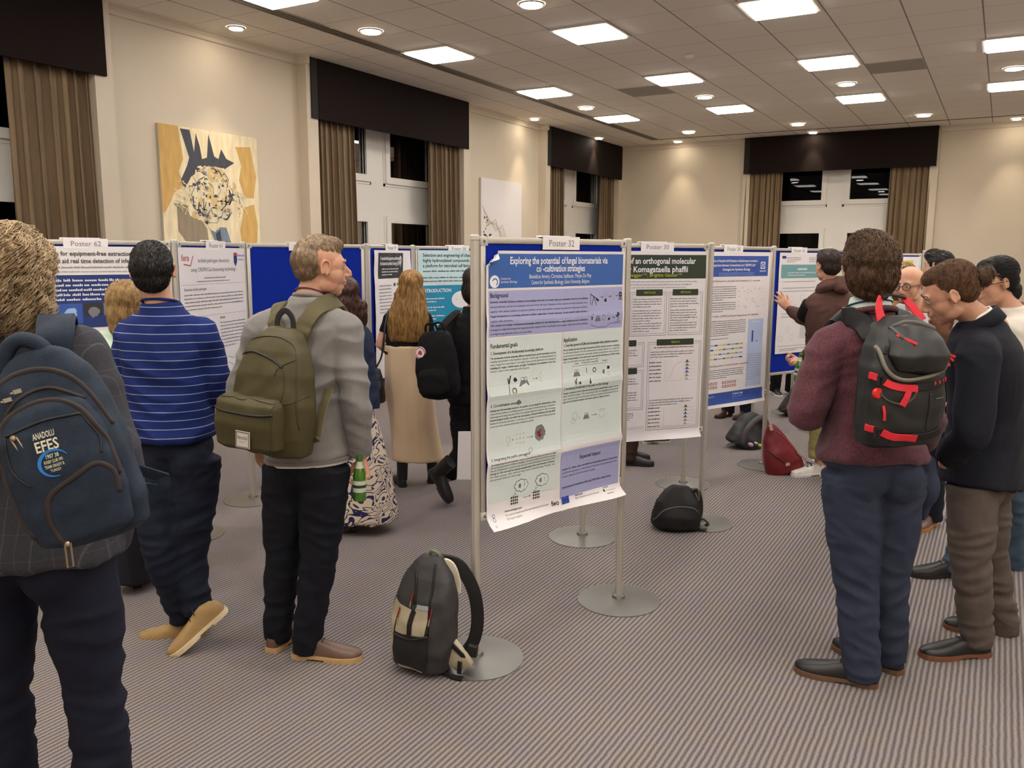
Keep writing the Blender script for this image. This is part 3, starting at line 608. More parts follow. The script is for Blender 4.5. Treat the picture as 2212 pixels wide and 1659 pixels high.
for (x, y, w_, n_) in ((.04, .29, .2, 12), (.30, .29, .2, 4), (.30, .36, .2, 5), (.30, .438, .2, 4), (.56, .29, .2, 4), (.56, .36, .2, 5), (.56, .438, .2, 4), (.04, .60, .31, 4), (.04, .775, .31, 4), (.04, .86, .31, 5), (.43, .615, .32, 3), (.43, .915, .32, 3)): g.greek('body_text', 'grey', x, y, w_, n_, .0155, .0095, int(x*100+y*50), ragged=.1)
g.greek('body_text', 'maroon', .45, .588, .28, 1, .01, .010, 3, 1)
for r0 in (.68, .975 if 0 else .965):
    h_ = .10
    for k in range(6):
        g.greek('body_text', 'charcoal', .425, r0+k*.023, .09, 1, .01, .010, k, .9)
        cl = ('maroon', 'leaf', 'royal', 'royal', 'ochre', 'sky')[k]; x = .69; y = r0+k*.022+.002
        g.poly('figures', cl, [(x-.018, y), (x-.008, y-.005), (x, y-.019), (x+.008, y-.005), (x+.02, y)]); g.line('figures', 'mid', [(x-.02, y), (x+.06, y)], .0008)
    if r0 < .7: g.line('figures', 'mid', [(.55, r0+.10), (.57, r0+.09), (.585, r0+.06), (.60, r0+.02), (.63, r0), (.655, r0-.002)], .0014)
    g.line('figures', 'mid', [(.535, r0-.005), (.535, r0+.115), (.655, r0+.115)], .0008)
for y in (1.075, 1.085): g.line('body_text', 'grey', [(.27, y), (.395, y)], .0012)
g.greek('body_text', 'grey', .25, .99, .07, 4, .013, .008, 9)
g.finish(t); card(b, .345, 'Poster 30')
# ---- poster 28
b = bR[4]; t, g = sheet(b, .075, 1.748, .845, 1.19, 'white poster with royal blue header and footer bands, numbered 28', seed=3, wr=.005, bottom=.02)
g.rect('header_banner', 'royal', .03, .03, .815, .185); g.rect('header_banner', 'royal', .03, 1.075, .815, 1.165)
for s_, y, x0, wd in (('Optimisation of Ascorbic Acid Production in Saccharomyces cerevisiae: a', .075, .08, .60), ('Comparison between Conventional and CRISPR/Cas9', .108, .12, .53), ('Strategies for Synthetic Biology', .14, .26, .33)): g.text('title_text', 'white', s_, x0, y, .026, width=wd, bold=True)
g.greek('title_text', 'sky', .22, .162, .42, 2, .014, .008, 4, 1)
g.frame('figures', 'white', .72, .075, .775, .13, .006); g.line('figures', 'white', [(.725, .08), (.77, .125)], .005); g.line('figures', 'white', [(.725, .125), (.77, .08)], .005); g.greek('title_text', 'white', .71, .15, .075, 1, .013, .012, 2, 1)
for s_, y in (('Novel Pathway for L-Ascorbic Acid Production in S. cerevisiae', .225), ('The Toolkit: CRISPR/Cas9-based engineering of S. cerevisiae', .49), ('Scaffolding mimics metabolon-like structures', .87)): g.text('heading_text', 'maroon', s_, .12, y, .020, width=.60 if y < .5 else .50)
g.greek('body_text', 'grey', .06, .265, .37, 7, .0165, .010, 1); g.greek('body_text', 'grey', .06, .385, .37, 5, .0165, .010, 2); g.greek('body_text', 'grey', .06, .525, .50, 8, .0155, .010, 3); g.greek('body_text', 'grey', .06, .66, .50, 1, .0155, .010, 3); g.greek('body_text', 'grey', .06, .90, .50, 5, .0155, .010, 4)
rnd = random.Random(5)
for k in range(26): x = .46+rnd.random()*.32; y = .26+rnd.random()*.17; g.ring('figures', 'mid', x, y, .007, t=.001, n=6); g.line('figures', 'mid', [(x, y), (x+.02, y+.006)], .001)
g.rect('figures', 'paleblue', .595, .52, .79, 1.055); g.text('heading_text', 'white', 'Conclusions', .69, .545, .02, 'c'); g.rect('figures', 'royal', .645, .61, .665, .70, .0016); g.rect('figures', 'navy', .705, .692, .72, .70, .0016); g.greek('body_text', 'mid', .61, .80, .165, 12, .018, .009, 6)
for r_ in range(4):
    for k in range(9): g.rect('figures', ('mid', 'sky', 'royal', 'palegreen', 'gold', 'grey', 'sky', 'leaf', 'tan')[(k+r_) % 9], .10+.05*k, .70+.035*r_, .142+.05*k, .711+.035*r_)
for k in range(22): x = .12+.03*(k % 11)+(.05 if k % 11 > 4 else 0); y = 1.0+.03*(k//11); g.ring('figures', ('red', 'red', 'maroon', 'ochre', 'royal')[k % 5 if k % 11 > 8 else k % 3], x, y, .012, t=.005, n=8)
g.text('title_text', 'white', 'University of Edinburgh, UK', .05, 1.105, .015); g.text('title_text', 'white', 'November 2023', .05, 1.13, .015); g.text('title_text', 'white', 'CONTACT ME!', .44, 1.105, .019, bold=True); g.greek('title_text', 'sky', .44, 1.122, .12, 2, .014, .008, 3); g.finish(t); card(b, .345, 'Poster 28')
# ---- poster 26
b = bR[6]; t, g = sheet(b, .33-.09, 1.75, .66, .94, 'white poster with teal header band, numbered 26, in front of the hoodie man', seed=4, wr=.004)
g.rect('header_banner', 'teal', .03, .11, .63, .235); g.greek('body_text', 'grey', .1, .05, .2, 3, .018, .009, 1); g.greek('body_text', 'grey', .42, .05, .15, 3, .018, .009, 2); g.rect('figures', 'navy', .035, .03, .09, .055); g.rect('figures', 'charcoal', .59, .02, .62, .085); g.greek('title_text', 'white', .26, .16, .14, 1, .03, .03, 2, 1); g.greek('title_text', 'white', .12, .19, .42, 2, .022, .012, 2)
for k, (x, y) in enumerate(((.1, .42), (.2, .43), (.35, .42), (.14, .50), (.25, .51), (.42, .49), (.07, .80), (.22, .79), (.16, .71), (.5, .70), (.53, .82))): g.ring('figures', 'mid', x, y, .028, .03, t=.002)
for y in (.27, .33, .36, .57, .60): g.greek('body_text', 'grey', .06, y, .52, 1, .02, .009, int(y*90), .9)
for k in range(9): g.greek('body_text', 'grey', .34, .66+.018*k, .1, 1, .02, .009, k, .9)
g.line('figures', 'grey', [(.03, .87), (.63, .87)], .003); g.greek('body_text', 'grey', .06, .9, .4, 2, .015, .009, 4); g.finish(t); card(b, .40, 'Poster 26')
# ---- poster 24
b = bR[8]; t, g = sheet(b, .08, 1.74, .80, 1.1, 'pale green headed poster numbered 24, half hidden behind two heads', seed=5)
g.rect('header_banner', 'palegreen', .02, .02, .78, .30); g.greek('title_text', 'grey', .1, .10, .6, 3, .05, .022, 2); g.greek('body_text', 'grey', .06, .36, .68, 20, .03, .012, 3); g.finish(t); card(b, .30, 'Poster 24')
# ---- left row
b = bL[0]; t, g = sheet(b, .02, 1.755, .865, 1.16, 'landscape style poster with navy band and small photos, numbered 62', seed=6, wr=.004)
for s_, y, x0, wd in (('Hydrogels for equipment-free extraction of nucleic', .05, .19, .62), ('acids from virions to aid real time detection of infectious diseases', .09, .08, .76)): g.text('title_text', 'charcoal', s_, x0, y, .034, width=wd, bold=True)
g.greek('body_text', 'grey', .1, .118, .7, 1, .03, .013, 1, 1); g.greek('body_text', 'mid', .1, .14, .6, 1, .03, .010, 2, 1)
g.rect('header_banner', 'navy', 0.0, .155, .865, .445); g.greek('title_text', 'white', .03, .19, .80, 5, .026, .017, 3)
for k, (a, bb, cl, c2) in enumerate(((.29, .41, 'royal', 'sky'), (.42, .515, 'charcoal', 'grey'), (.52, .60, 'grey', 'charcoal'), (.63, .74, 'tan', 'ochre'), (.76, .855, 'mid', 'red'))):
    g.rect('photograph', cl, a, .31, bb, .38 if k in (1, 2) else .42, .0016); g.blob('photograph_detail', c2, (a+bb)/2, .36, (bb-a)*.36, .035, jag=.4, seed=k, lift=.0022)
g.greek('body_text', 'grey', .04, .49, .44, 5, .022, .013, 4); g.greek('body_text', 'grey', .04, .62, .44, 9, .022, .013, 5); g.greek('body_text', 'grey', .52, .73, .30, 3, .02, .012, 6)
g.blob('figures', 'sky', .70, .52, .05, .045); g.line('figures', 'leaf', [(.67, .55), (.64, .59)], .006); g.blob('figures', 'leaf', .635, .61, .035, .025, jag=.3); g.blob('figures', 'leaf', .80, .60, .03, .03); g.finish(t); card(b, .36, 'Poster 62')
b = bL[1]; t, g = sheet(b, .015, 1.755, .76, 1.14, 'white poster about pathogen detection with two logos, numbered 61', seed=7, wr=.004)
g.text('title_text', 'grey', 'In-field pathogen detection', .38, .09, .034, 'c', width=.36); g.text('title_text', 'grey', 'using CRISPR/Cas biosensing technology', .38, .145, .034, 'c', width=.52); g.text('title_text', 'red', 'fera', .03, .08, .055, sx=.9); g.line('figures', 'red', [(.05, .10), (.12, .11), (.15, .05)], .006)
g.poly('figures', 'navy', [(.62, .03), (.66, .03), (.66, .09), (.64, .12), (.62, .09)]); g.rect('figures', 'red', .62, .03, .66, .05, .002); g.text('title_text', 'royal', 'Newcastle', .665, .055, .025, width=.09); g.text('title_text', 'royal', 'University', .665, .08, .02, width=.08)
g.greek('body_text', 'grey', .26, .19, .25, 1, .02, .011, 1, 1); g.greek('body_text', 'grey', .18, .21, .38, 1, .02, .009, 1, 1)
for y in (.225, .42): g.line('figures', 'mid', [(.02, y), (.74, y)], .0016)
for s_, x, y in (('Detection of plant pathogens', .04, .26), ('Background', .04, .47), ('Results', .42, .45)): g.text('heading_text', 'charcoal', s_, x, y, .024, sx=.85)
g.greek('body_text', 'grey', .04, .29, .68, 5, .022, .011, 2); g.greek('body_text', 'grey', .04, .50, .34, 24, .022, .011, 3); g.greek('body_text', 'grey', .42, .48, .31, 8, .022, .011, 4); g.greek('body_text', 'grey', .42, .86, .31, 10, .022, .011, 4)
g.line('figures', 'mid', [(.5, .70), (.56, .72), (.62, .69), (.7, .70)], .003); g.line('figures', 'mid', [(.5, .74), (.55, .76), (.58, .79), (.7, .77)], .003); g.rect('figures', 'sky', .35, 1.02, .74, 1.04); g.line('figures', 'red', [(.4, 1.06), (.74, 1.06)], .004); g.finish(t); card(b, .315, 'Poster 61'); card(bL[0], .10, '', n='spare white card tucked behind the board top near poster 62') if 0 else None
card(bL[2], .33, 'Poster 60', n='white number card on the empty blue board, mostly hidden by the head in front')
b = bL[3]; t, g = sheet(b, .09, 1.75, .66, 1.0, 'white poster with small black header block, numbered 59', seed=8, wr=.014, bottom=.03)
g.rect('header_banner', 'charcoal', .07, .02, .50, .22); g.text('title_text', 'white', 'A standardised genome architecture', .10, .075, .04, width=.36, bold=True); g.text('title_text', 'white', 'for bacterial synthetic biology (SEVA)', .10, .115, .04, width=.36, bold=True); g.greek('title_text', 'white', .13, .15, .28, 3, .022, .012, 1); g.ring('figures', 'white', .455, .075, .02, .03, t=.007); g.line('figures', 'white', [(.455, .04), (.455, .13)], .006)
g.greek('body_text', 'grey', .08, .28, .2, 9, .026, .012, 1); g.greek('body_text', 'grey', .08, .58, .2, 6, .026, .012, 2)
for k in range(14): g.blob('figures', ('charcoal', 'leaf', 'grey', 'maroon')[k % 4], .34+.06*(k % 4), .27+.08*(k//4), .018, .014)
g.finish(t); card(b, .295, 'Poster 59')
b = bL[4]; t, g = sheet(b, .04, 1.755, .84, 1.15, 'turquoise and ochre poster about engineering for hydroxylated compounds', seed=9, wr=.004)
g.rect('header_banner', 'cyan', .0, .0, .84, .29); g.rect('colour_panel', 'turq', .0, .30, .84, .80); g.rect('colour_panel', 'ochre', .0, .81, .84, 1.15)
for k, s_ in enumerate(('Selection and engineering of chassis for', 'highly hydroxylated compounds:', 'a platform for microbial cell factories')): g.text('title_text', 'charcoal', s_, .05, .055+.045*k, .040, width=(.60, .50, .56)[k], bold=True)
g.greek('body_text', 'charcoal', .05, .185, .6, 1, .03, .018, 2, 1); g.greek('body_text', 'charcoal', .05, .24, .5, 2, .03, .016, 3, 1); g.text('heading_text', 'white', 'INTRODUCTION', .04, .36, .042, bold=True, sx=.95)
for k in range(5): g.greek('body_text', 'white', .05, .42+.075*k, .22, 2, .026, .015, k)
for y in (.43, .62): g.blob('figures', 'paper', .46, y, .11, .075, n=24); g.line('figures', 'charcoal', [(.40, y), (.45, y-.02), (.5, y+.01), (.53, y)], .004)
g.text('heading_text', 'white', 'RESEARCH', .04, .88, .042, bold=True); g.text('heading_text', 'white', 'QUESTION', .04, .93, .042, bold=True); g.finish(t)
card(b, .36, 'Poster 58', n='white number card above the turquoise poster, cut by the silver post in front')
# ---- small far board
z_ = 1.765; pr = at(1996, 548, 11.0); pl = pr+Vector((-.90, .18, 0)); fb = Board((pl.x, pl.y), (pr.x, pr.y), 'pale poster board with an orange mark, farthest one by the far wall', .6, pr.z)
t, g = sheet(fb, .04, pr.z-.04, .84, 1.1, 'white poster with an orange logo on the farthest board', seed=11); g.rect('figures', 'gold', .60, .05, .76, .12); g.greek('body_text', 'grey', .1, .2, .6, 12, .05, .02, 2); g.finish(t)
post((pl.x, pl.y), 'silver post with round foot plate left of the farthest board'); post((pr.x, pr.y), 'silver post with round foot plate right of the farthest board')
# ------------------------------------------------------------ paintings
def painting(y0, y1, z0, z1, label, paint):
    x = X0+.035; t = thing('painting', label, 'painting', (X0, (y0+y1)/2, z0)); m = MB(); m.box((X0+.003, y0, z0), (x, y1, z1)); m.build('canvas', mat('canvas_edge', (190, 180, 165), .7), t)
    g = Page(lambda a, b_, l: Vector((x+.0005+l, y0+a, z1-b_)), y1-y0, z1-z0); paint(g, y1-y0, z1-z0); g.finish(t)
for k, v in dict(ochrep=(206, 166, 96), creamp=(232, 216, 178), slate=(66, 68, 78), bluegrey=(120, 134, 152), taupe=(150, 134, 112), sandp=(214, 186, 130)).items():
    INK[k] = mat('paint_'+k, v, .75, var=.22, vscale=4, stretch=(1, 5, 1.2), detail=6)
def p1(g, w, h):
    A = 'painted_field'; g.rect(A, 'creamp', 0, 0, w, h, .0005); rnd = random.Random(4)
    def wavy(col, pts, l): g.poly(A, col, pts, l)
    wavy('ochrep', [(0, 0), (.22, 0), (.26, .30), (.20, .42), (.26, .55), (.14, .62), (.10, .70), (.02, .82), (0, .8)], .001)
    wavy('ochrep', [(.90, .12), (1.10, .10), (1.16, .4), (1.12, .62), (1.0, .62), (.93, .45), (.97, .3)], .001); wavy('ochrep', [(.98, .72), (1.12, .68), (1.16, .9), (1.10, h), (.95, h), (.92, .95)], .001)
    wavy('taupe', [(.16, .72), (.34, .74), (.50, .95), (.55, h), (.30, h), (.26, 1.1), (.16, .98)], .0012)
    wavy('bluegrey', [(.52, .93), (.74, .93), (.80, 1.1), (.84, h), (.66, h), (.60, 1.1)], .0018); wavy('slate', [(.60, 1.0), (.66, .95), (.70, 1.3), (.74, h), (.68, h)], .0022)
    wavy('slate', [(.24, .02), (.35, .02), (.39, .22), (.42, .04), (.46, .16), (.48, .28), (.54, .26), (.57, .03), (.63, .24), (.68, .26), (.72, .16), (.78, .25), (.88, .28), (.74, .36), (.56, .34), (.46, .38), (.34, .46), (.26, .58), (.22, .50), (.30, .36), (.33, .28)], .0014)
    cen = (.58, .62); 
    for k in range(46):
        a = rnd.random()*2*PI; r = math.sqrt(rnd.random()); x = cen[0]+.28*r*math.cos(a); y = cen[1]+.30*r*math.sin(a); g.blob('painted_marks', ('creamp', 'creamp', 'sandp')[k % 3], x, y, .05+.05*rnd.random(), .045+.04*rnd.random(), jag=.35, seed=k, lift=.0024+.00004*k)
    for k in range(60):
        a = rnd.random()*2*PI; r = math.sqrt(rnd.random()); x = cen[0]+.27*r*math.cos(a); y = cen[1]+.29*r*math.sin(a); g.blob('painted_marks', ('slate', 'slate', 'bluegrey')[k % 3], x, y, .012+.03*rnd.random(), .010+.018*rnd.random(), n=7, jag=.6, seed=k+50, lift=.0046)
    for k in range(70):
        a = rnd.random()*2*PI; r = .10+.18*rnd.random(); x = cen[0]+r*math.cos(a); y = cen[1]+r*1.05*math.sin(a); b2 = a+PI/2+rnd.gauss(0, .5); L = .03+.07*rnd.random(); g.line('painted_marks', ('creamp', 'creamp', 'slate', 'creamp', 'bluegrey')[k % 5], [(x, y), (x+L*math.cos(b2), y+L*math.sin(b2)), (x+L*1.8*math.cos(b2+.5), y+L*1.8*math.sin(b2+.5))], .006+.008*rnd.random(), .0052)
    for k in range(26):
        x, y = (.84+.1*rnd.random(), .55+.2*rnd.random()) if k % 2 else (.12+.1*rnd.random(), .45+.3*rnd.random()); g.line('painted_marks', 'creamp', [(x, y), (x+.08*rnd.random(), y+.05*(rnd.random()-.3)), (x+.16*(rnd.random()-.2), y+.11*rnd.random())], .008, .005)
painting(5.23, 6.42, 1.55, 2.91, 'large abstract painting in gold, cream and slate on the left wall', p1)
def p2(g, w, h):
    A = 'painted_field'; INK['offw'] = mat('paint_offwhite', (214, 208, 206), .75); g.rect(A, 'offw', 0, 0, w, h, .0005); rnd = random.Random(6)
    for k in range(7): g.line('painted_marks', ('taupe', 'mid', 'sandp')[k % 3], [(.02+.02*k, .40+.03*k), (.2, .58+.02*k), (.42, .78-.03*k), (.62, .68+.05*k), (.80, .95+.02*k), (.86+.03*k, 1.36)], .007, .0012+.0001*k)
    g.ring('painted_marks', 'taupe', .62, 1.25, .22, .3, t=.006, a0=180, a1=360, n=30)
    for k in range(70):
        y = .55+rnd.random()*.8; x = .03+rnd.random()*(.14+.22*min(1, (y-.5)*1.6)); g.blob('painted_marks', ('charcoal', 'charcoal', 'creamp')[k % 3], x, y, .03, .025, n=7, jag=.7, seed=k, lift=.002+.0001*(k % 9))
    g.rect('painted_marks', 'sandp', .85, 1.30, 1.2, h, .0015)
painting(10.80, 12.03, 1.50, 2.86, 'pale abstract painting with grey lines and black patch, beside the corner window', p2)
# ============================================================ FIGURE TOOLKIT
SKIN = mat('skin', (202, 156, 128), .55, var=.12, vscale=12, rgb2=(188, 134, 108)); SKIN.node_tree.nodes['Principled BSDF'].inputs['Subsurface Weight'].default_value = .06
SKIN.node_tree.nodes['Principled BSDF'].inputs['Subsurface Radius'].default_value = (.012, .005, .003)
EYEW = mat('eye_white', (214, 206, 200), .3); IRIS = mat('iris', (58, 66, 74), .2)
def fuse(mb, voxel, smooth=2):
    """one continuous closed surface from overlapping closed volumes -> (verts, faces)"""
    me = mb.mesh('tmp', MATS['skin']); o = bpy.data.objects.new('tmp', me); COL.objects.link(o)
    r = o.modifiers.new('r', 'REMESH'); r.mode = 'VOXEL'; r.voxel_size = voxel; r.adaptivity = 0
    if smooth: sm = o.modifiers.new('s', 'SMOOTH'); sm.factor = .5; sm.iterations = smooth
    dg = bpy.context.evaluated_depsgraph_get(); m2 = bpy.data.meshes.new_from_object(o.evaluated_get(dg))
    bpy.data.objects.remove(o); bpy.data.meshes.remove(me); return m2
def fold(me, amp, sc, ridge=True, mask=None, seed=0):
    """cloth folds: push vertices along their normals by stretched noise; sc = noise frequency per axis"""
    n = len(me.vertices); co = np.empty(n*3, 'f'); no = np.empty(n*3, 'f'); me.vertices.foreach_get('co', co); me.vertex_normals.foreach_get('vector', no)
    co = co.reshape(-1, 3); no = no.reshape(-1, 3); d = np.empty(n, 'f')
    for i in range(n):
        x, y, z = co[i]; v = noise.noise(Vector((x*sc[0]+seed*5, y*sc[1], z*sc[2]+.8*math.sin(x*7+y*5+seed))))
        v = (1-2.2*abs(v)) if ridge else v*1.6
        if mask: v *= mask(x, y, z)
        d[i] = v
    co += no*(d*amp)[:, None]; me.vertices.foreach_set('co', co.ravel()); me.update(); return me
def put(me, name, mats, parent, smooth=True, kind=None):
    me.materials.clear()
    for m in (mats if isinstance(mats, (list, tuple)) else [mats]): me.materials.append(m)
    me.name = name
    if smooth: me.shade_smooth()
    o = bpy.data.objects.new(name, me); COL.objects.link(o)
    if parent: me.transform(Matrix.Translation(-root_loc(parent))); o.parent = parent
    return o
def bvh_of(me): return BVHTree.FromPolygons([v.co.copy() for v in me.vertices], [tuple(p.vertices) for p in me.polygons])
def bvh_join(ms):
    v = []; f = []
    for me in ms:
        o = len(v); v += [p.co.copy() for p in me.vertices]; f += [tuple(i+o for i in p.vertices) for p in me.polygons]
    return BVHTree.FromPolygons(v, f)
def strap(mb, pts, ns, w, th=.006):
    """flat webbing through pts lying on surfaces with normals ns"""
    rs = []; m = len(pts)
    for i in range(m):
        t = (pts[min(i+1, m-1)]-pts[max(i-1, 0)]).normalized(); n = (ns[i]-t*ns[i].dot(t)); n = n.normalized() if n.length > 1e-4 else t.orthogonal().normalized(); b = t.cross(n)
        ww = w[i] if hasattr(w, '__len__') else w
        rs.append([pts[i]+b*ww/2*a+n*th*c for a, c in ((-1, -.3), (-.9, .45), (-.3, .55), (.3, .55), (.9, .45), (1, -.3), (.8, -.5), (-.8, -.5))])
    mb.rings(rs)
def strap_on(mb, bv, ctrl, w, th=.006, lift=.004, n=8, loose=None):
    """webbing draped over a body surface; loose[i]=1 keeps the control point free of the surface"""
    if loose is None: loose = [0]*len(ctrl)
    pts, lo = spline(ctrl, n, [float(x) for x in loose]); P = []; N = []
    for p, l in zip(pts, lo):
        loc, nn, _, dist = bv.find_nearest(p)
        if (p-loc).dot(nn) < 0 and dist > .08: nn = (p-loc).normalized()
        q = loc+nn*(th*.5+lift); 
        P.append(q.lerp(p, min(1, l))); N.append(nn)
    for _ in range(2): P = [P[0]]+[(P[i-1]+P[i]*2+P[i+1])/4 for i in range(1, len(P)-1)]+[P[-1]]; N = [N[0]]+[(N[i-1]+N[i]+N[i+1]).normalized() for i in range(1, len(N)-1)]+[N[-1]]
    strap(mb, P, N, w, th); return P, N
def oval(c, X, a, b, n=24, e=2.3, tilt=None):
    """superellipse ring round c; X: columns right, forward, up"""
    out = []
    for j in range(n):
        t = 2*PI*j/n; ct, st = math.cos(t), math.sin(t)
        x = a*math.copysign(abs(ct)**(2/e), ct); y = b*math.copysign(abs(st)**(2/e), st); out.append(c+X @ Vector((x, y, 0)))
    return out
def hand(mb, wr, d, n, side=1, curl=.4, k=1.0, spread=.06, curls=None, thumb=None):
    """wr wrist, d finger direction, n palm normal (towards the palm side), side=+1 puts the thumb along d x n"""
    d = Vector(d).normalized(); n = Vector(n); n = (n-d*n.dot(d)).normalized(); s = d.cross(n)*side
    X = Matrix((s, n, d)).transposed()      # columns: across, palm normal, along
    wr = Vector(wr); rs = []
    for t, a, b in ((-.012, .027, .020), (.0, .028, .020), (.03, .035, .019), (.06, .041, .016), (.085, .042, .014), (.098, .036, .010)): rs.append(oval(wr+d*t*k, X, a*k, b*k, 16))
    mb.rings(rs)
    for i, (off, ln) in enumerate(((.030, .075), (.010, .084), (-.011, .078), (-.030, .062))):
        c = curls[i] if curls else curl*(1+.12*i); p = wr+d*(.088-.006*abs(i-1))*k+s*off*k; ang = 0; pts = [p-d*.012*k]; pts.append(p)
        sp = s*(spread*(1.5-i)/1.5)
        for q, L in ((0, .45), (1, .31), (2, .24)):
            ang += c*(1.0, 1.25, .9)[q]; dirv = ((d+sp)*math.cos(ang)+n*math.sin(ang)).normalized(); p = p+dirv*ln*L*k; pts.append(p)
        mb.tube(pts, [.0095*k, .0095*k, .0088*k, .0080*k, .0068*k], 10, round_ends=True)
    th = thumb or (.75, .45, .62); a = wr+d*.022*k+s*.022*k; v = (s*th[0]+n*th[1]+d*th[2]).normalized(); v2 = (v*.8+d*.5+n*.18).normalized()
    mb.tube([a, a+v*.035*k, a+v*.035*k+v2*.030*k, a+v*.035*k+v2*.056*k], [.014*k, .0120*k, .0105*k, .0085*k], 10, round_ends=True)
def head_shape(mb, c, H, k=1.0, jaw=1.0, nose=1.0, neck_to=None, neck_r=.056):
    c = Vector(c)
    def e(p, r, q=None): mb.ell(c+H @ (Vector(p)*k), tuple(v*k for v in r), H if q is None else H @ q, 20, 14)
    e((0, -.014, .034), (.0755, .096, .083)); e((0, .022, .012), (.068, .070, .070)); e((0, .030, -.030), (.060, .056, .072)); e((0, .030, -.072), (.050*jaw, .048, .040)); e((0, .058, -.094), (.026*jaw, .022, .020))
    for s in (-1, 1):
        e((s*.046, .012, -.066), (.016*jaw, .040, .028)); e((s*.030, .056, -.024), (.023, .021, .024)); e((s*.040, .030, -.030), (.027, .042, .044)); e((s*.026, .080, .026), (.024, .012, .009)); 
        e((s*.030, .073, .009), (.0155, .012, .0095)); e((s*.0115, .099, -.033), (.0085, .010, .0075))
        E_ = Matrix.Rotation(s*R(-22), 3, 'Z') @ Matrix.Rotation(R(-12), 3, 'X')
        e((s*.078, -.008, .000), (.0045, .0150, .026), E_); e((s*.079, .004, -.020), (.0055, .007, .010)); e((s*.077, .006, -.002), (.008, .005, .007)); 
        ring = [c+H @ ((Vector((s*.082, -.008, 0))+E_ @ Vector((s*.003, .017*math.cos(t), .029*math.sin(t))))*k) for t in [2*PI*i/12 for i in range(-2, 9)]]; mb.tube(ring, .0045*k, 6, round_ends=True)
    P = [c+H @ (Vector(p)*k) for p in ((0, .078, .026), (0, .092, .004), (0, .106*nose, -.020), (0, .108*nose, -.030))]; mb.tube(P, [.009*k, .0095*k, .0115*k, .0105*k], 10, round_ends=True)
    e((0, .060, -.042), (.038, .030, .034)); e((0, .082, -.014), (.013, .024, .030)); e((0, .078, .012), (.016, .014, .016)); e((0, .082, -.050), (.024, .014, .013)); e((0, .0925, -.0545), (.0215, .0085, .0048)); e((0, .0905, -.0650), (.0185, .0085, .0052)); e((0, .074, -.078), (.020, .016, .012))
    if neck_to is not None:
        a = c+H @ (Vector((0, -.018, -.045))*k); mid = a.lerp(neck_to, .5)-H.col[1]*.004; mb.tube([a, mid, neck_to, neck_to+(neck_to-a).normalized()*.05], [neck_r*.98*k, neck_r*.96*k, neck_r*1.08*k, neck_r*1.35*k], 18, round_ends=True)
def eyes(root, c, H, k=1.0, brow=(96, 70, 50), open_=1.0, iris=None):
    c = Vector(c)
    for s in (-1, 1):
        p = c+H @ (Vector((s*.031, .0785, .0075))*k); m = MB(); m.ell(p, .0108*k, None, 14, 10); m.k = 1; q = H.col[1]*.0108*k
        m.ell(p+q*.93, (.0048*k, .002*k, .0048*k), H, 12, 6); m.build('eye', [EYEW, IRIS], root, smooth=True)
        m = MB(); pts = [c+H @ (Vector((s*x, y, z))*k) for x, y, z in ((.012, .090, .026), (.026, .0905, .0315), (.044, .080, .029))]; m.tube(spline(pts, 4), [.0032*k]*9, 6, round_ends=True); m.build('eyebrow', mat('brow_%d' % brow[0], brow, .8), root, smooth=True)
        m = MB(); pts = [c+H @ (Vector((s*(.031+.0135*math.cos(t)), .0865-.006*abs(math.cos(t)), .0085+.0050*math.sin(t)*open_))*k) for t in [PI*i/6 for i in range(7)]]; m.tube(pts, .0017*k, 5); m.build('eyelid', mat('lid', (120, 76, 62), .7), root, smooth=True)
def strands(mb, bv, me, n, length, flow, rad=.0011, steps=6, lift=.004, curl=0, seed=1, keep=None, stick=1.0):
    """n hair strands rooted on mesh me, combed along flow(p, normal)"""
    rnd = random.Random(seed); polys = me.polygons; ar = np.array([p.area for p in polys]); cum = np.cumsum(ar/ar.sum())
    ids = np.searchsorted(cum, [rnd.random() for _ in range(n)])
    for pid in ids:
        pl = polys[min(int(pid), len(polys)-1)]; p = pl.center.copy(); nn = pl.normal.copy()
        if keep and not keep(p): continue
        L = length*(.6+.6*rnd.random()); pts = []; ph = rnd.random()*6; q = p.copy(); jit = (.35 if curl > .006 else 1)*Vector((rnd.gauss(0, .25), rnd.gauss(0, .25), rnd.gauss(0, .25)))
        for k in range(steps+1):
            hit = bv.find_nearest(q); nn = hit[1] if hit[1] else nn
            base = hit[0]+nn*lift*(.25+.9*k/steps) if stick else q
            if stick and hit[0]: q = q.lerp(base, stick)
            pts.append(q.copy()); d = flow(q, nn)+jit*.5; d = d-nn*d.dot(nn)*.8; d = d.normalized() if d.length > 1e-5 else nn
            q = q+d*L/steps
            if curl: q = q+(Vector((math.sin(ph+k*.85), math.cos(ph+k*.85), .4*math.sin(ph*.7+k*1.1)))*curl if curl > .006 else Vector((math.sin(ph+k*1.9), math.cos(ph*1.3+k*1.7), math.sin(ph*.7+k*2.1)))*curl)
        mb.tube(pts, [rad*(1-.6*k/steps) for k in range(steps+1)], 3)
def hair_mesh(root, vol, voxel, col, col2=None, n=900, length=.05, flow=None, rad=.0012, curl=0, lift=.004, seed=1, amp=.003, keep=None, steps=6, sc=(90, 90, 25), stick=1.0):
    m = mat('hair_%d_%d_%d' % col, col, .45, var=.4, vscale=60, rgb2=col2, stretch=(1, 1, .25), detail=4)
    me = fuse(vol, voxel, 2); fold(me, amp, sc, seed=seed); bv = bvh_of(me); s = MB(); s.add([v.co for v in me.vertices], [tuple(p.vertices) for p in me.polygons])
    if n: strands(s, bv, me, n, length, flow or (lambda p, q: Vector((0, 0, -1))), rad, steps, lift, curl, seed, keep, stick)
    bpy.data.meshes.remove(me); return s.build('hair', m, root, smooth=True)
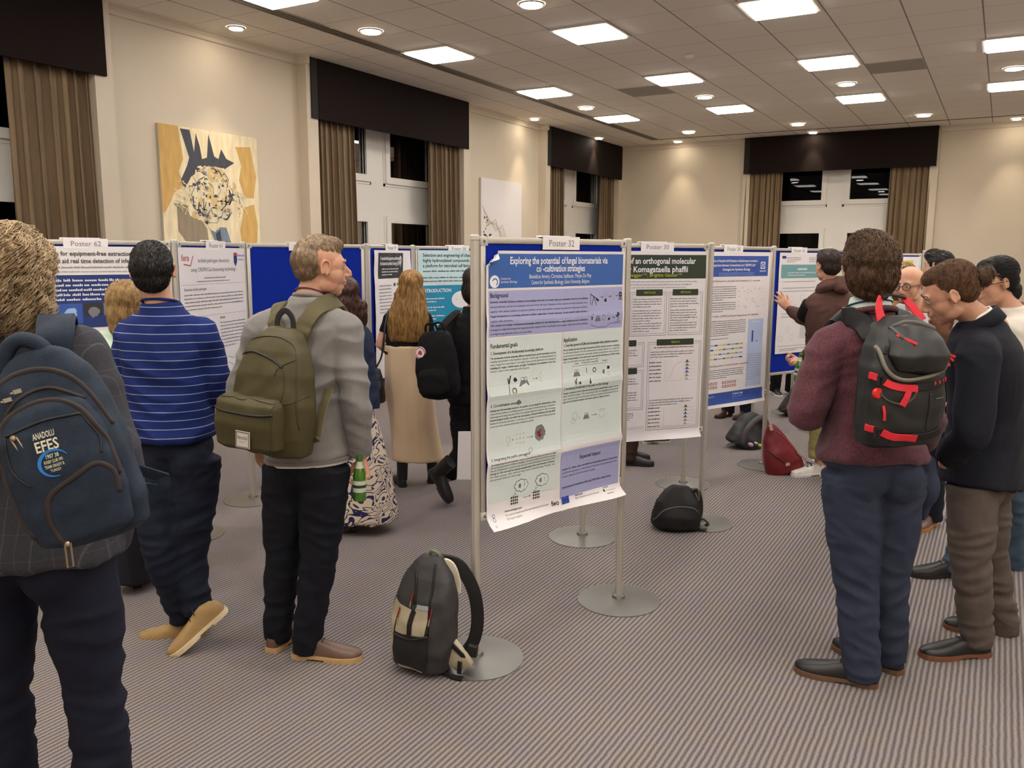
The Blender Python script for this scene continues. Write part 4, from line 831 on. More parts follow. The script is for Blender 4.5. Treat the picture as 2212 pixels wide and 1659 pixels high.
# ---- shoes
def shoe(root, heel, d, L=.285, col='black', sole=(40, 34, 30), kind='shoe', pitch=0.0, roll=0.0, label=None, w=1.0, heel_h=0.0):
    """heel: ground point under the back of the heel; d toe direction; pitch>0 lifts the heel"""
    d = Vector((d[0], d[1], 0)).normalized(); X = frame(d) @ Matrix.Rotation(-pitch, 3, 'X') @ Matrix.Rotation(roll, 3, 'Y'); heel = Vector(heel); k = L/.285
    st = [(0.0, .012, .030), (.006, .024, .058), (.03, .032, .078), (.07, .034, .088), (.10, .034, .082), (.14, .038, .068), (.18, .045, .056), (.215, .046, .047), (.25, .040, .040), (.272, .028, .034), (.283, .012, .026)]
    lf = .022+heel_h
    m = MB(); rs = []
    for y, a, h in st:
        top = lf*.4+h*1.0; up_ = max(0, heel_h*(1-y/.16)); rs.append([heel+X @ Vector((a*w*k*math.copysign(abs(math.cos(t))**.75, math.cos(t)), y*k, (.010+up_+(h)*(max(0, math.sin(t))**.8)))) for t in [PI*j/12 for j in range(13)]]+[heel+X @ Vector((-a*.8*w*k, y*k, .008+up_)), heel+X @ Vector((a*.8*w*k, y*k, .008+up_))])
    m.rings(rs)
    if kind == 'boot':
        c0 = heel+X @ Vector((0, .05*k, .05+heel_h)); m.tube([c0, c0+X @ Vector((0, -.004, .06)), c0+X @ Vector((0, -.008, .14))], [.042*k, .045*k, .047*k], 16, flat=1.15)
    u = m.build('shoe', mat('leather_'+col, {'black': (26, 23, 23), 'brown': (104, 78, 66), 'tan': (166, 134, 86), 'white': (216, 208, 200), 'darkbrown': (62, 38, 28)}[col], .42 if col != 'tan' else .75, bump=.12, bscale=160, var=.25, vscale=14), root, smooth=True, auto=True)
    if label: u['label'] = label
    m = MB(); ol = [(1, y, a) for y, a, h in st]; out = [(a*1.10*w*k+.001, (y*1.012-.002)*k) for y, a, h in st]; outl = out+[(-x, y) for x, y in reversed(out)]
    if heel_h > .03:
        m.prism([(x, y) for x, y in outl if y > .10*k], 0, .012, X, heel); m.prism([(-.02, .012), (.02, .012), (.018, .055), (-.018, .055)], 0, heel_h+.01, X, heel)
    else:
        m.prism(outl, .008, .022 if kind != 'thick' else .034, X, heel); m.prism([(x*.98, y) for x, y in outl if y < .085*k], 0, .010, X, heel); m.prism([(x*.98, y) for x, y in outl if y > .10*k], 0, .010, X, heel)
    m.build('sole', mat('sole_%d_%d' % sole[:2], sole, .6), u)
    if kind != 'slip':
        m = MB()
        for i in range(4):
            y = (.105+.020*i)*k; z = (.088-.009*i)+(heel_h*.3); m.tube([heel+X @ Vector((x*k, y+(.004 if i % 2 else -.004), z+.006*(1-abs(x)/.02))) for x in (-.018, -.009, 0, .009, .018)], .0022, 5, round_ends=True)
        for s in (-1, 1): m.tube(spline([heel+X @ Vector((0, .10*k, .096)), heel+X @ Vector((s*.018, .096*k, .108)), heel+X @ Vector((s*.03, .10*k, .088))], 4), .0016, 5)
        m.build('laces', mat('laces_'+col, {'white': (190, 184, 176)}.get(col, (34, 26, 24)), .8), u)
    return u
class Fig:
    """standing figure. base: ground point, f: level facing direction, H height. J holds world joints; px(x,y,dd) reads them off the view at depth D+dd"""
    def __init__(s, label, base, f, H=1.75, name='person', group=None, D=None, fem=False, build=1.0):
        s.root = thing(name, label, 'person', (base[0], base[1], 0), group); s.base = Vector((base[0], base[1], 0)); s.k = H/1.75; s.H = H; s.fem = fem; s.b = build
        s.f = Vector((f[0], f[1], 0)).normalized(); s.X = frame(s.f); s.D = D if D is not None else s.base.dot(FW); k = s.k
        sh = .165 if fem else .185; t = dict(hipL=(-.09, 0, .92), hipR=(.09, 0, .92), knL=(-.10, .01, .50), knR=(.10, .01, .50), anL=(-.10, -.03, .09), anR=(.10, -.03, .09), pelvis=(0, 0, .95), waist=(0, .01, 1.10), chest=(0, -.01, 1.30), neck=(0, -.035, 1.475), head=(0, -.005, 1.625),
            shL=(-sh, -.02, 1.42), shR=(sh, -.02, 1.42), elL=(-sh-.05, -.03, 1.13), elR=(sh+.05, -.03, 1.13), wrL=(-sh-.05, .06, .89), wrR=(sh+.05, .06, .89))
        s.J = {n: s.base+s.X @ (Vector(v)*k) for n, v in t.items()}; s.hf = s.f.copy(); s.hup = UP.copy(); s.meshes = []; s.hk = k*.99 if fem else k
    def px(s, **kw):
        for n, (x, y, dd) in kw.items(): s.J[n] = at(x, y, s.D+dd)
        return s
    def loc(s, **kw):
        for n, v in kw.items(): s.J[n] = s.base+s.X @ (Vector(v)*s.k)
        return s
    def spine(s, secs):
        """secs: (t along spine 0 pelvis..3 neck, half width, half depth, forward offset)"""
        J = s.J; pts = [J['pelvis']-UP*.12*s.k, J['pelvis'], J['waist'], J['chest'], J['neck'], J['neck']+UP*.05*s.k]; sx0 = (J['hipR']-J['hipL']).normalized(); sx1 = (J['shR']-J['shL']).normalized(); rs = []
        for t, a, b, fo in secs:
            i = int(math.floor(t+1)); i = max(0, min(i, 4)); fr = t+1-i; c = pts[i].lerp(pts[i+1], fr); q = max(0, min(1, t/2.5)); x = sx0.lerp(sx1, q).normalized()
            ax = (pts[min(i+1, 5)]-pts[max(i-1, 0)]).normalized() if fr < .5 else (pts[min(i+2, 5)]-pts[i]).normalized()
            y = ax.cross(x).normalized(); X = Matrix((x, y, ax)).transposed()
            if y.dot(s.f) < 0 and abs(y.dot(s.f)) > .2: pass
            rs.append(oval(c+y*fo, X, a*s.b, b*s.b, 28, 2.35))
        return rs
    def body(s, voxel=.006, hands=None, jaw=1.0, nose=1.0, skin=None, mid=True):
        J, k = s.J, s.k; m = MB(); z = s.fem; H = frame(s.hf, s.hup); s.Hm = H
        for q in 'LR': v = J['neck']-J['sh'+q]; v.z = 0; J['sh'+q] = J['sh'+q]+v*.07-UP*.020*k
        head_shape(m, J['head'], H, s.hk, jaw*(.9 if z else 1), nose, J['neck'], .046 if z else .056)
        m.rings(s.spine([(-.3, .10, .08, 0), (0, .13, .09, 0), (1, .115, .085, 0), (2, .13, .09, 0), (2.7, .12, .065, 0), (3.05, .05, .04, 0)]))
        for q in 'LR':
            m.tube([J['sh'+q], J['sh'+q].lerp(J['el'+q], .5), J['el'+q], J['el'+q].lerp(J['wr'+q], .4), J['wr'+q]], [.045*k, .042*k, .036*k, .036*k, .025*k], 14, round_ends=True)
            m.tube([J['chest'].lerp(J['neck'], .7), J['sh'+q]], [.05*k, .045*k], 12, round_ends=True)
            m.tube([J['hip'+q], J['hip'+q].lerp(J['kn'+q], .4), J['kn'+q], J['kn'+q].lerp(J['an'+q], .35), J['an'+q]], [.058*k, .062*k, .048*k, .044*k, .030*k], 14, round_ends=True)
            fd = s.foot.get(q, s.f) if hasattr(s, 'foot') else s.f; fd = Vector(fd).normalized(); a = J['an'+q]
            m.tube([a, a+fd*.03-UP*.03*k, a+fd*.07-UP*.055*k] if not getattr(s, 'tucked', 0) else [a, a-UP*.015], [.030*k, .026*k, .018*k] if not getattr(s, 'tucked', 0) else [.028*k, .024*k], 12, round_ends=True)
            h = (hands or {}).get(q)
            if h != 0:
                d = (J['wr'+q]-J['el'+q]).normalized(); nrm = (J['pelvis']+UP*.0-J['wr'+q]); kw = dict(side=1 if q == 'R' else -1, curl=.35)
                if h: kw.update({a_: b_ for a_, b_ in h.items() if a_ not in 'dn'}); d = Vector(h.get('d', d)); nrm = Vector(h.get('n', nrm))
                hand(m, J['wr'+q], d, nrm, k=s.k*(.92 if z else 1.0), **kw)
        me = fuse(m, voxel, max(2, int(.020/voxel))); s.bodyo = put(me, 'body', skin or SKIN, s.root); return s
    def garment(s, name, mb, voxel, matl, amp=.006, sc=(7, 7, 14), seed=0, mask=None, smooth=3, ridge=True, label=None):
        me = fuse(mb, voxel, smooth)
        if amp: fold(me, amp, sc, ridge, mask, seed)
        cp = me.copy(); s.meshes.append(cp); o = put(me, name, matl, s.root)
        if label: o['label'] = label
        return o
    def top_mb(s, ease=.012, hem=-.05, arm=(.074, .058, .056, .044), cuff=.92, long=True, sec=None, belly=0.0, sleeve=1.0, chest_w=None, hem_w=None, neckop=True):
        J, k = s.J, s.k; m = MB(); e = ease; z = s.fem; hw = .152 if not z else .150; cw = chest_w or (.166 if not z else .14); hq = hem_w or hw; arm = [v*.86 for v in arm]
        secs = sec or [(hem, hq+e, .118+e+belly*.5, 0), (hem+.12, hq+e, .120+e+belly, 0), (.6, .145+e*1.2, .110+e+belly, 0), (1.2, .142+e*1.2, .106+e+belly*.7, 0), (2.0, cw+e, .115+e, 0), (2.40, cw*.96+e, .102+e, 0), (2.66, cw*.76+e, .082+e, 0), (2.86, cw*.50, .064+e, 0), (3.0, .068+e*.5, .060+e*.5, 0), (3.08, .058+e*.4, .056+e*.4, 0)]
        m.rings(s.spine(secs))
        for q in 'LR':
            a, b, c = J['sh'+q], J['el'+q], J['wr'+q]; cc = b.lerp(c, cuff) if sleeve >= 1 else None
            m.tube([J['chest'].lerp(J['neck'], .60), a], [.070*k, arm[0]*.95*k], 16, round_ends=True)
            if sleeve >= 1:
                pts, rd = spline([a, a.lerp(b, .5), b, b.lerp(cc, .5), cc], 4, [arm[0]*k, (arm[0]+arm[1])/2*k, arm[1]*k, arm[2]*k, arm[3]*k]); m.tube(pts, rd, 18)
            else:
                e_ = a.lerp(b, sleeve); m.tube([a, a.lerp(e_, .5), e_], [arm[0]*k, arm[0]*.95*k, arm[0]*.86*k], 16)
        return m
    def legs_mb(s, thigh=.098, knee=.074, hemr=.062, top=.35, hem=.02, hipw=.165, hipd=.118, seat=.025, calf=None):
        J, k = s.J, s.k; m = MB(); m.rings(s.spine([(-.55, hipw*.72, hipd*.75, 0), (-.2, hipw, hipd, 0), (.1, hipw, hipd, 0), (top, hipw*.93, hipd*.92, 0)]))
        for q in 'LR':
            h, n_, a = J['hip'+q], J['kn'+q], J['an'+q]; end = a+(a-n_).normalized()*(-hem*k+.03)
            pts, rd = spline([h, h.lerp(n_, .5), n_, n_.lerp(end, .45), end], 5, [thigh*k, thigh*.92*k, knee*k, (calf or (knee+hemr)/2)*k, hemr*k]); m.tube(pts, rd, 20)
            bk = (J['pelvis']+h)/2-s.f*(hipd-.085)-UP*.02; m.ell(bk+(h-J['pelvis'])*.25, (.088*k, .066*k+seat, .105*k), s.X)
        return m
    def feet(s, col, sole, kind='shoe', L=.285, dirs=None, pitch=None, heel_h=0.0, lab=None, back=.06):
        for q in 'LR':
            a = s.J['an'+q]; d = Vector((dirs or {}).get(q, s.f)); d.z = 0; d.normalize(); p = (pitch or {}).get(q, 0)
            if p: X = frame(d) @ Matrix.Rotation(-p, 3, 'X'); hl = a-X @ Vector((0, .055, .095))
            else: hl = Vector((a.x, a.y, 0))-d*back*s.k
            shoe(s.root, hl, d, L*s.k, col, sole, kind, p, heel_h=heel_h)
        return s
    def bv(s): return bvh_join(s.meshes)
def hairvol(F, kind):
    """closed volumes of the hair in the head frame"""
    m = MB(); c, H, k = F.J['head'], F.Hm, F.hk
    def e(p, r): m.ell(c+H @ (Vector(p)*k), tuple(v*k for v in r), H, 22, 14)
    if kind == 'short': e((0, -.022, .046), (.083, .100, .084)); e((0, -.058, .000), (.070, .058, .066)); e((0, .022, .082), (.062, .068, .045))
    if kind == 'full': e((0, -.024, .038), (.088, .104, .086)); e((0, -.055, -.015), (.080, .070, .085)); e((0, .030, .085), (.068, .072, .050)); e((0, -.068, -.062), (.056, .038, .042))
    if kind == 'crop': e((0, -.012, .060), (.068, .090, .070)); e((0, -.046, .030), (.0745, .072, .068)); e((0, .030, .090), (.050, .058, .032)); e((0, -.060, .000), (.066, .048, .055))
    if kind == 'receding': e((0, -.026, .042), (.078, .093, .081)); e((0, -.050, .018), (.081, .078, .078)); e((0, -.020, .010), (.081, .07, .04)); e((0, -.070, -.030), (.066, .045, .055)); e((0, .01, .085), (.05, .05, .037))
    if kind == 'curly': e((0, -.026, .036), (.088, .104, .082)); e((0, -.055, -.040), (.086, .070, .080)); e((.03, -.06, -.085), (.055, .045, .045)); e((-.03, -.06, -.085), (.055, .045, .045))
    if kind == 'bob': e((0, -.022, .035), (.095, .108, .095)); e((0, -.045, -.05), (.100, .085, .10)); e((0, -.055, -.12), (.092, .065, .055))
    if kind == 'tied': e((0, -.034, .050), (.081, .092, .080)); e((0, -.060, .008), (.072, .058, .068)); e((0, .014, .086), (.056, .060, .036))
    if kind == 'long': e((0, -.022, .040), (.088, .106, .088)); e((0, -.055, -.05), (.092, .075, .10))
    return m
# ============================================================ PEOPLE
def cloth(name, rgb, rough=.85, **k): return mat(name, rgb, rough, bump=k.pop('bump', .25), bscale=k.pop('bscale', 500), sheen=k.pop('sheen', .0), spec=.25, **k)
DENIM = cloth('dark_denim', (24, 28, 40), var=.3, vscale=30); BLACKC = cloth('black_cloth', (12, 11, 13)); NAVYT = cloth('navy_trousers', (26, 30, 42), var=.2, vscale=12)
def striped(name, base, line, pitch, wd):
    m = cloth(name, base, var=.2, vscale=5); nt = m.node_tree; b = nt.nodes['Principled BSDF']; src = b.inputs['Base Color'].links[0].from_socket
    tc = nt.nodes.new('ShaderNodeTexCoord'); sp = nt.nodes.new('ShaderNodeSeparateXYZ'); nt.links.new(tc.outputs['Object'], sp.inputs[0])
    pp = nt.nodes.new('ShaderNodeMath'); pp.operation = 'PINGPONG'; pp.inputs[1].default_value = pitch/2; nt.links.new(sp.outputs['Z'], pp.inputs[0])
    lt = nt.nodes.new('ShaderNodeMath'); lt.operation = 'LESS_THAN'; lt.inputs[1].default_value = wd/2; nt.links.new(pp.outputs[0], lt.inputs[0])
    mx = nt.nodes.new('ShaderNodeMixRGB'); nt.links.new(lt.outputs[0], mx.inputs[0]); nt.links.new(src, mx.inputs[1]); mx.inputs[2].default_value = (*s2l(line), 1); nt.links.new(mx.outputs[0], b.inputs['Base Color']); return m
def flow_down(F, back=.0, part=0):
    H = F.Hm; c = F.J['head']
    return lambda p, n: (-H.col[2] if (p-c).dot(H.col[2]) < .03*F.hk else -H.col[1]*.9-H.col[2]*.3)
def zmask(z0, z1, lo=.25):      # folds concentrated between two heights
    return lambda x, y, z: 1.0 if z0 < z < z1 else lo
# ---- 1 man in the grey sweater with the olive backpack
g_ = Fig('person in grey sweater and dark trousers, olive backpack on, green bottle in hand', (-2.48, 2.50), FW*.93+RT*.36, 1.80)
g_.px(head=(694, 578, 0), neck=(672, 640, -.01), chest=(660, 755, .02), waist=(665, 890, .03), pelvis=(668, 985, .02), shL=(562, 700, .05), shR=(748, 698, -.03), elL=(522, 850, .10), wrL=(560, 960, .26), elR=(768, 862, -.06), wrR=(778, 985, .0), hipL=(620, 1005, .03), hipR=(705, 1005, -.02), knL=(611, 1190, .05), knR=(688, 1205, -.02), anL=(600, 1372, .06), anR=(662, 1398, -.03))
g_.hf = (RT*.86+FW*.50).normalized(); g_.hup = UP; g_.foot = dict(L=RT*.35+FW*.9, R=RT)
g_.body(.0036, hands=dict(R=dict(d=-UP*.9+RT*.25-FW*.1, n=-RT*.8-FW*.5-UP*.1, curls=[.75, .80, .85, .85], thumb=(.35, .9, .5))), jaw=1.02, nose=1.07)
GM = mat('grey_melange_knit', (130, 126, 123), .9, bump=.5, bscale=420, var=.16, vscale=240, sheen=.1)
g_.garment('sweater', g_.top_mb(.022, hem=-.02, belly=.01, arm=(.082, .068, .060, .048), cuff=.95), .008, GM, amp=.009, sc=(6, 6, 13), seed=2)
m = MB(); a, b_ = g_.J['elR'].lerp(g_.J['wrR'], .80), g_.J['elR'].lerp(g_.J['wrR'], .97); m.tube([a, b_], [.052, .044], 20); m.build('cuff', GM, g_.root, smooth=True, auto=True)
m = MB(); m.rings(g_.spine([(-.12, .186, .148, 0), (.0, .19, .152, 0)])); me_ = m.build('hem_rib', GM, g_.root, smooth=True, auto=True)
m = MB(); m.rings(g_.spine([(-.20, .180, .142, 0), (-.1, .182, .144, 0)])); m.build('undershirt', mat('white_cotton', (226, 220, 214), .85), g_.root, smooth=True)
nk = g_.J['neck']; m = MB(); X = frame(g_.f) @ Matrix.Rotation(R(-14), 3, 'X'); m.tube([nk-UP*.012+X @ Vector((.068*math.cos(t), .066*math.sin(t), .008)) for t in [2*PI*i/28 for i in range(29)]], .010, 8); m.build('collar', GM, g_.root, smooth=True)
m = MB(); m.tube([nk+UP*.006+X @ Vector((.064*math.cos(t), .062*math.sin(t), .006-.01*math.sin(t))) for t in [2*PI*i/28 for i in range(29)]], .0035, 6); m.build('lanyard', mat('purple_cord', (84, 38, 66), .7), g_.root, smooth=True)
g_.garment('trousers', g_.legs_mb(.100, .074, .056, hem=.01), .009, cloth('ink_trousers', (20, 22, 31), var=.25, vscale=20), amp=.007, sc=(7, 7, 16), seed=4, mask=zmask(.05, .75))
g_.feet('brown', (196, 160, 110), L=.30, dirs=dict(L=RT*.30+FW*.95, R=RT*.97-FW*.10))
eyes(g_.root, g_.J['head'], g_.Hm, g_.hk, (120, 92, 66))
hv = hairvol(g_, 'crop'); Hc = g_.J['head']; Hm = g_.Hm
hair_mesh(g_.root, hv, .005, (150, 124, 96), (98, 78, 58), n=5200, length=.013, flow=lambda p, n: (n*.30+Hm.col[1]*.1-Hm.col[2]*.45), rad=.00075, lift=.004, steps=3, stick=.0, keep=lambda p: (p-Hc).dot(Hm.col[2]) > -.045)
# ---- 2 man in the striped sweater walking left
f2 = Fig('person in blue sweater with thin white stripes, walking left on tan shoes', (-3.05, 2.36), FW*.97-RT*.10, 1.78, D=3.56)
f2.px(head=(330, 585, 0), neck=(345, 655, .0), chest=(360, 765, .02), waist=(370, 880, .03), pelvis=(378, 965, .02), shL=(284, 712, .03), shR=(440, 712, .0), elL=(262, 850, .06), wrL=(272, 905, .22), elR=(470, 845, .08), wrR=(430, 880, .30), hipL=(335, 985, .03), hipR=(425, 985, .0), knL=(352, 1195, -.06), knR=(408, 1200, .0), anL=(392, 1322, .02), anR=(425, 1310, -.03))
f2.hf = (FW*.93-RT*.30).normalized(); f2.foot = dict(L=-RT, R=-RT); f2.tucked = 1; f2.body(.0055, hands=dict(L=dict(d=-UP*.3+FW*.7-RT*.2)))
f2.garment('sweater', f2.top_mb(.022, hem=.22, arm=(.084, .072, .062, .052), cuff=.85, belly=.02), .009, striped('blue_striped_knit', (24, 40, 102), (140, 154, 182), .0365, .0030), amp=.010, sc=(5, 5, 11), seed=5)
m = MB(); nk = f2.J['neck']; X = frame(f2.f) @ Matrix.Rotation(R(-12), 3, 'X'); m.tube([nk+UP*.002+X @ Vector((.071*math.cos(t), .066*math.sin(t), .006)) for t in [2*PI*i/28 for i in range(29)]], .006, 8); m.build('collar', cloth('blue_rib', (24, 40, 102)), f2.root, smooth=True)
f2.garment('jeans', f2.legs_mb(.102, .076, .056, hem=.0), .009, cloth('blue_black_denim', (26, 32, 50), var=.35, vscale=9), amp=.009, sc=(6, 6, 18), seed=6, mask=zmask(.05, .8))
shoe(f2.root, at(449, 1378, f2.D+.04)*1, -RT*.98-FW*.1, .30, 'tan', (222, 204, 168)); 
shoe(f2.root, at(492, 1318, f2.D-.08), (-RT*.85-FW*.30).normalized(), .30, 'tan', (222, 204, 168), pitch=R(38))
hair_mesh(f2.root, hairvol(f2, 'receding'), .005, (34, 25, 21), (15, 12, 11), n=2400, length=.028, flow=flow_down(f2), rad=.0012, steps=3, lift=.004)
# ---- 3 man in the burgundy sweater with the black and red backpack
f3 = Fig('person in burgundy sweater and slate blue trousers seen from behind', (-.40, 3.50), FW*.95-RT*.22, 1.83, D=3.19)
f3.px(head=(1877, 582, 0), neck=(1880, 672, -.02), chest=(1885, 775, .03), waist=(1880, 900, .03), pelvis=(1882, 985, .0), shL=(1784, 733, .0), shR=(1978, 715, .0), elL=(1742, 893, -.02), wrL=(1770, 850, .27), elR=(2005, 890, .02), wrR=(1985, 980, .16), hipL=(1836, 1015, .0), hipR=(1938, 1015, .02), knL=(1848, 1245, .0), knR=(1918, 1235, .05), anL=(1862, 1450, -.02), anR=(1920, 1412, .10))
f3.hf = (FW*.97+RT*.15).normalized(); f3.foot = dict(L=-RT*.8+FW*.5, R=-RT*.5+FW*.85); f3.body(.0055, hands=dict(L=dict(d=FW*.8+UP*.4)))
BUR = mat('burgundy_knit', (98, 48, 58), .9, bump=.5, bscale=380, var=.35, vscale=130, rgb2=(66, 34, 44), sheen=.1)
f3.garment('sweater', f3.top_mb(.024, hem=-.10, arm=(.082, .074, .064, .052), cuff=.85, belly=.02, hem_w=.182), .009, BUR, amp=.010, sc=(6, 6, 15), seed=9)
nk = f3.J['neck']; X = frame(f3.f) @ Matrix.Rotation(R(-16), 3, 'X')
m = MB(); n_ = 32; m.rings([[nk+X @ Vector((r*math.cos(2*PI*j/n_), r*.95*math.sin(2*PI*j/n_), z)) for j in range(n_)] for r, z in ((.080, -.005), (.078, .030), (.069, .056), (.064, .052), (.072, .0))], False, False); m.build('shirt_collar', cloth('pale_mint_shirt', (190, 208, 200)), f3.root, smooth=True)
m = MB(); m.tube([nk+X @ Vector((.0815*math.cos(t), .0775*math.sin(t), .026)) for t in [2*PI*i/28 for i in range(29)]], .0028, 5); m.build('collar_stripe', mat('navy_line', (24, 36, 84), .8), f3.root)
m = MB(); m.tube([nk+X @ Vector((.090*math.cos(t), .086*math.sin(t), -.006)) for t in [2*PI*i/28 for i in range(29)]], .011, 8); m.build('neck_rib', BUR, f3.root, smooth=True)
SLT = cloth('slate_blue_cotton', (50, 57, 76), var=.18, vscale=6)
f3.garment('trousers', f3.legs_mb(.106, .078, .064, hem=.0, hipw=.19, hipd=.135), .009, SLT, amp=.008, sc=(8, 8, 15), seed=11, mask=zmask(.05, .85))
m = MB(); pk = at(1998, 1052, f3.D+.05); m.ell(pk, (.055, .06, .085), frame(f3.f), 16, 12); m.tube([pk+UP*.10, pk, pk-UP*.12], [.035, .05, .02], 14, round_ends=True); me_ = fuse(m, .01, 2); put(me_, 'pocket_bulge', SLT, f3.root)
f3.feet('black', (104, 76, 56), 'shoe', .31, dirs=dict(L=-RT*.86+FW*.42, R=-RT*.55+FW*.80))
Hc3 = f3.J['head']; Hm3 = f3.Hm
hair_mesh(f3.root, hairvol(f3, 'full'), .005, (116, 84, 58), (62, 44, 33), n=5200, length=.055, flow=flow_down(f3), rad=.0016, lift=.010, curl=.0040, steps=5, amp=.005, sc=(40, 40, 22))
# ---- 4 man with tied hair in the dark blazer
f4 = Fig('person with hair tied in a bun, dark navy blazer and grey trousers', (.05, 4.05), -RT*.95+FW*.25, 1.78, D=3.50)
f4.px(head=(2048, 636, .0), neck=(2116, 694, .0), chest=(2128, 800, .02), waist=(2132, 930, .02), pelvis=(2118, 1025, .0), shL=(2112, 758, -.20), shR=(2138, 740, .18), elL=(2100, 930, -.26), wrL=(2040, 1000, -.13), elR=(2075, 835, .30), wrR=(2048, 728, .16), hipL=(2100, 1045, -.08), hipR=(2128, 1040, .09), knL=(2098, 1220, -.10), knR=(2136, 1200, .12), anL=(2110, 1378, -.08), anR=(2168, 1352, .14))
f4.hf = (-RT*.90+FW*.30-UP*.42).normalized(); f4.hup = (UP*.9-RT*.35).normalized(); f4.foot = dict(L=-RT, R=-RT)
f4.body(.005, hands=dict(R=dict(d=UP*.7-RT*.75, n=-FW*.7+RT*.2-UP*.2, curl=.35), L=0))
BLZ = cloth('navy_wool', (24, 26, 36), bump=.35, bscale=300, var=.2, vscale=40)
f4.garment('blazer', f4.top_mb(.036, hem=-.36, arm=(.094, .078, .068, .060), cuff=.9, chest_w=.19, hem_w=.185), .009, BLZ, amp=.008, sc=(4, 4, 6), seed=14)
nk = f4.J['neck']; X = frame(f4.f) @ Matrix.Rotation(R(-34), 3, 'X')
m = MB(); n_ = 28; m.rings([[nk+X @ Vector((r*math.cos(2*PI*j/n_), r*.95*math.sin(2*PI*j/n_), z)) for j in range(n_)] for r, z in ((.098, -.03), (.090, .022), (.078, .026), (.085, -.02))], False, False); m.build('lapel_collar', BLZ, f4.root, smooth=True, solid=.006)
m = MB(); m.rings([[nk+X @ Vector((r*math.cos(2*PI*j/n_), r*.95*math.sin(2*PI*j/n_), z)) for j in range(n_)] for r, z in ((.08, -.02), (.066, .034), (.060, .030))], False, False); m.build('shirt_collar', mat('white_cotton', (226, 220, 214), .85), f4.root, smooth=True, solid=.004)
f4.garment('trousers', f4.legs_mb(.100, .074, .062, hem=.0), .009, cloth('taupe_grey_trousers', (92, 82, 76), var=.2, vscale=20), amp=.008, sc=(6, 6, 20), seed=15, mask=zmask(.05, .6))
f4.feet('black', (118, 74, 50), 'shoe', .31, dirs=dict(L=-RT*.96-FW*.08, R=-RT*.9+FW*.2))
H4 = f4.Hm; c4 = f4.J['head']; hv = hairvol(f4, 'tied')
hair_mesh(f4.root, hv, .005, (124, 88, 56), (70, 47, 32), n=4200, length=.08, flow=lambda p, n: (c4-H4.col[1]*.125+H4.col[2]*.02-p), rad=.0011, lift=.004, steps=6)
m = MB(); bn = c4-H4.col[1]*.142+H4.col[2]*.018; m.ell(bn, (.036, .034, .036), H4, 16, 12); m.ell(bn-H4.col[1]*.025+H4.col[2]*.01, (.026, .022, .026), H4, 14, 10)
o_ = hair_mesh(f4.root, m, .004, (104, 76, 50), (60, 42, 30), n=260, length=.07, flow=lambda p, n: n.cross(H4.col[1])+n*.4, rad=.0012, lift=.006, curl=.004, steps=6, stick=.5); o_.name = 'hair_bun'
m = MB(); 
for i in range(9): t = 2*PI*i/9; m.ell(c4-H4.col[1]*.118+H4.col[2]*(.02+.026*math.sin(t))+H4.col[0]*.026*math.cos(t), .013, None, 8, 6)
m.build('scrunchie', BLACKC, f4.root, smooth=True); eyes(f4.root, c4, f4.Hm, f4.hk, (80, 56, 40))
# ---- 5 person with curly hair in the foreground
f5 = Fig('person with curly blond hair, charcoal checked jacket, nearest at the left edge', (-2.10, 1.20), FW*.90-RT*.10, 1.79, D=2.10)
f5.px(head=(16, 590, .0), neck=(32, 700, .0), chest=(40, 850, .0), waist=(45, 1020, .02), pelvis=(60, 1160, .0), shL=(-130, 760, .0), shR=(178, 752, .0), elL=(-190, 1000, .02), wrL=(-150, 1180, .15), elR=(238, 1015, -.03), wrR=(232, 1180, .16), hipL=(-22, 1200, .0), hipR=(160, 1200, .0), knL=(2, 1475, .02), knR=(203, 1470, .0), anL=(25, 1800, .02), anR=(236, 1800, .0))
f5.hf = (FW*.95-RT*.3).normalized(); f5.foot = dict(L=FW, R=FW+RT*.2)
for q in 'LR': a = f5.J['an'+q]; f5.J['an'+q] = Vector((a.x, a.y, .09))
f5.body(.007)
def checked(name, base, line):
    m = cloth(name, base, var=.2, vscale=150, bump=.4); nt = m.node_tree; b = nt.nodes['Principled BSDF']; src = b.inputs['Base Color'].links[0].from_socket
    tc = nt.nodes.new('ShaderNodeTexCoord'); sp = nt.nodes.new('ShaderNodeSeparateXYZ'); nt.links.new(tc.outputs['Object'], sp.inputs[0]); outs = []
    for ax, pitch in (('X', .055), ('Z', .065), ('X', .0275)):
        pp = nt.nodes.new('ShaderNodeMath'); pp.operation = 'PINGPONG'; pp.inputs[1].default_value = pitch/2; nt.links.new(sp.outputs[ax], pp.inputs[0]); lt = nt.nodes.new('ShaderNodeMath'); lt.operation = 'LESS_THAN'; lt.inputs[1].default_value = .0014; nt.links.new(pp.outputs[0], lt.inputs[0]); outs.append(lt.outputs[0])
    ad = nt.nodes.new('ShaderNodeMath'); ad.operation = 'ADD'; nt.links.new(outs[0], ad.inputs[0]); nt.links.new(outs[1], ad.inputs[1]); a2 = nt.nodes.new('ShaderNodeMath'); a2.operation = 'ADD'; nt.links.new(ad.outputs[0], a2.inputs[0]); nt.links.new(outs[2], a2.inputs[1]); sc = nt.nodes.new('ShaderNodeMath'); sc.operation = 'MULTIPLY'; sc.inputs[1].default_value = .09; nt.links.new(a2.outputs[0], sc.inputs[0])
    mx = nt.nodes.new('ShaderNodeMixRGB'); nt.links.new(sc.outputs[0], mx.inputs[0]); nt.links.new(src, mx.inputs[1]); mx.inputs[2].default_value = (*s2l(line), 1); nt.links.new(mx.outputs[0], b.inputs['Base Color']); return m
TWEED = checked('charcoal_check_wool', (60, 60, 67), (128, 124, 128))
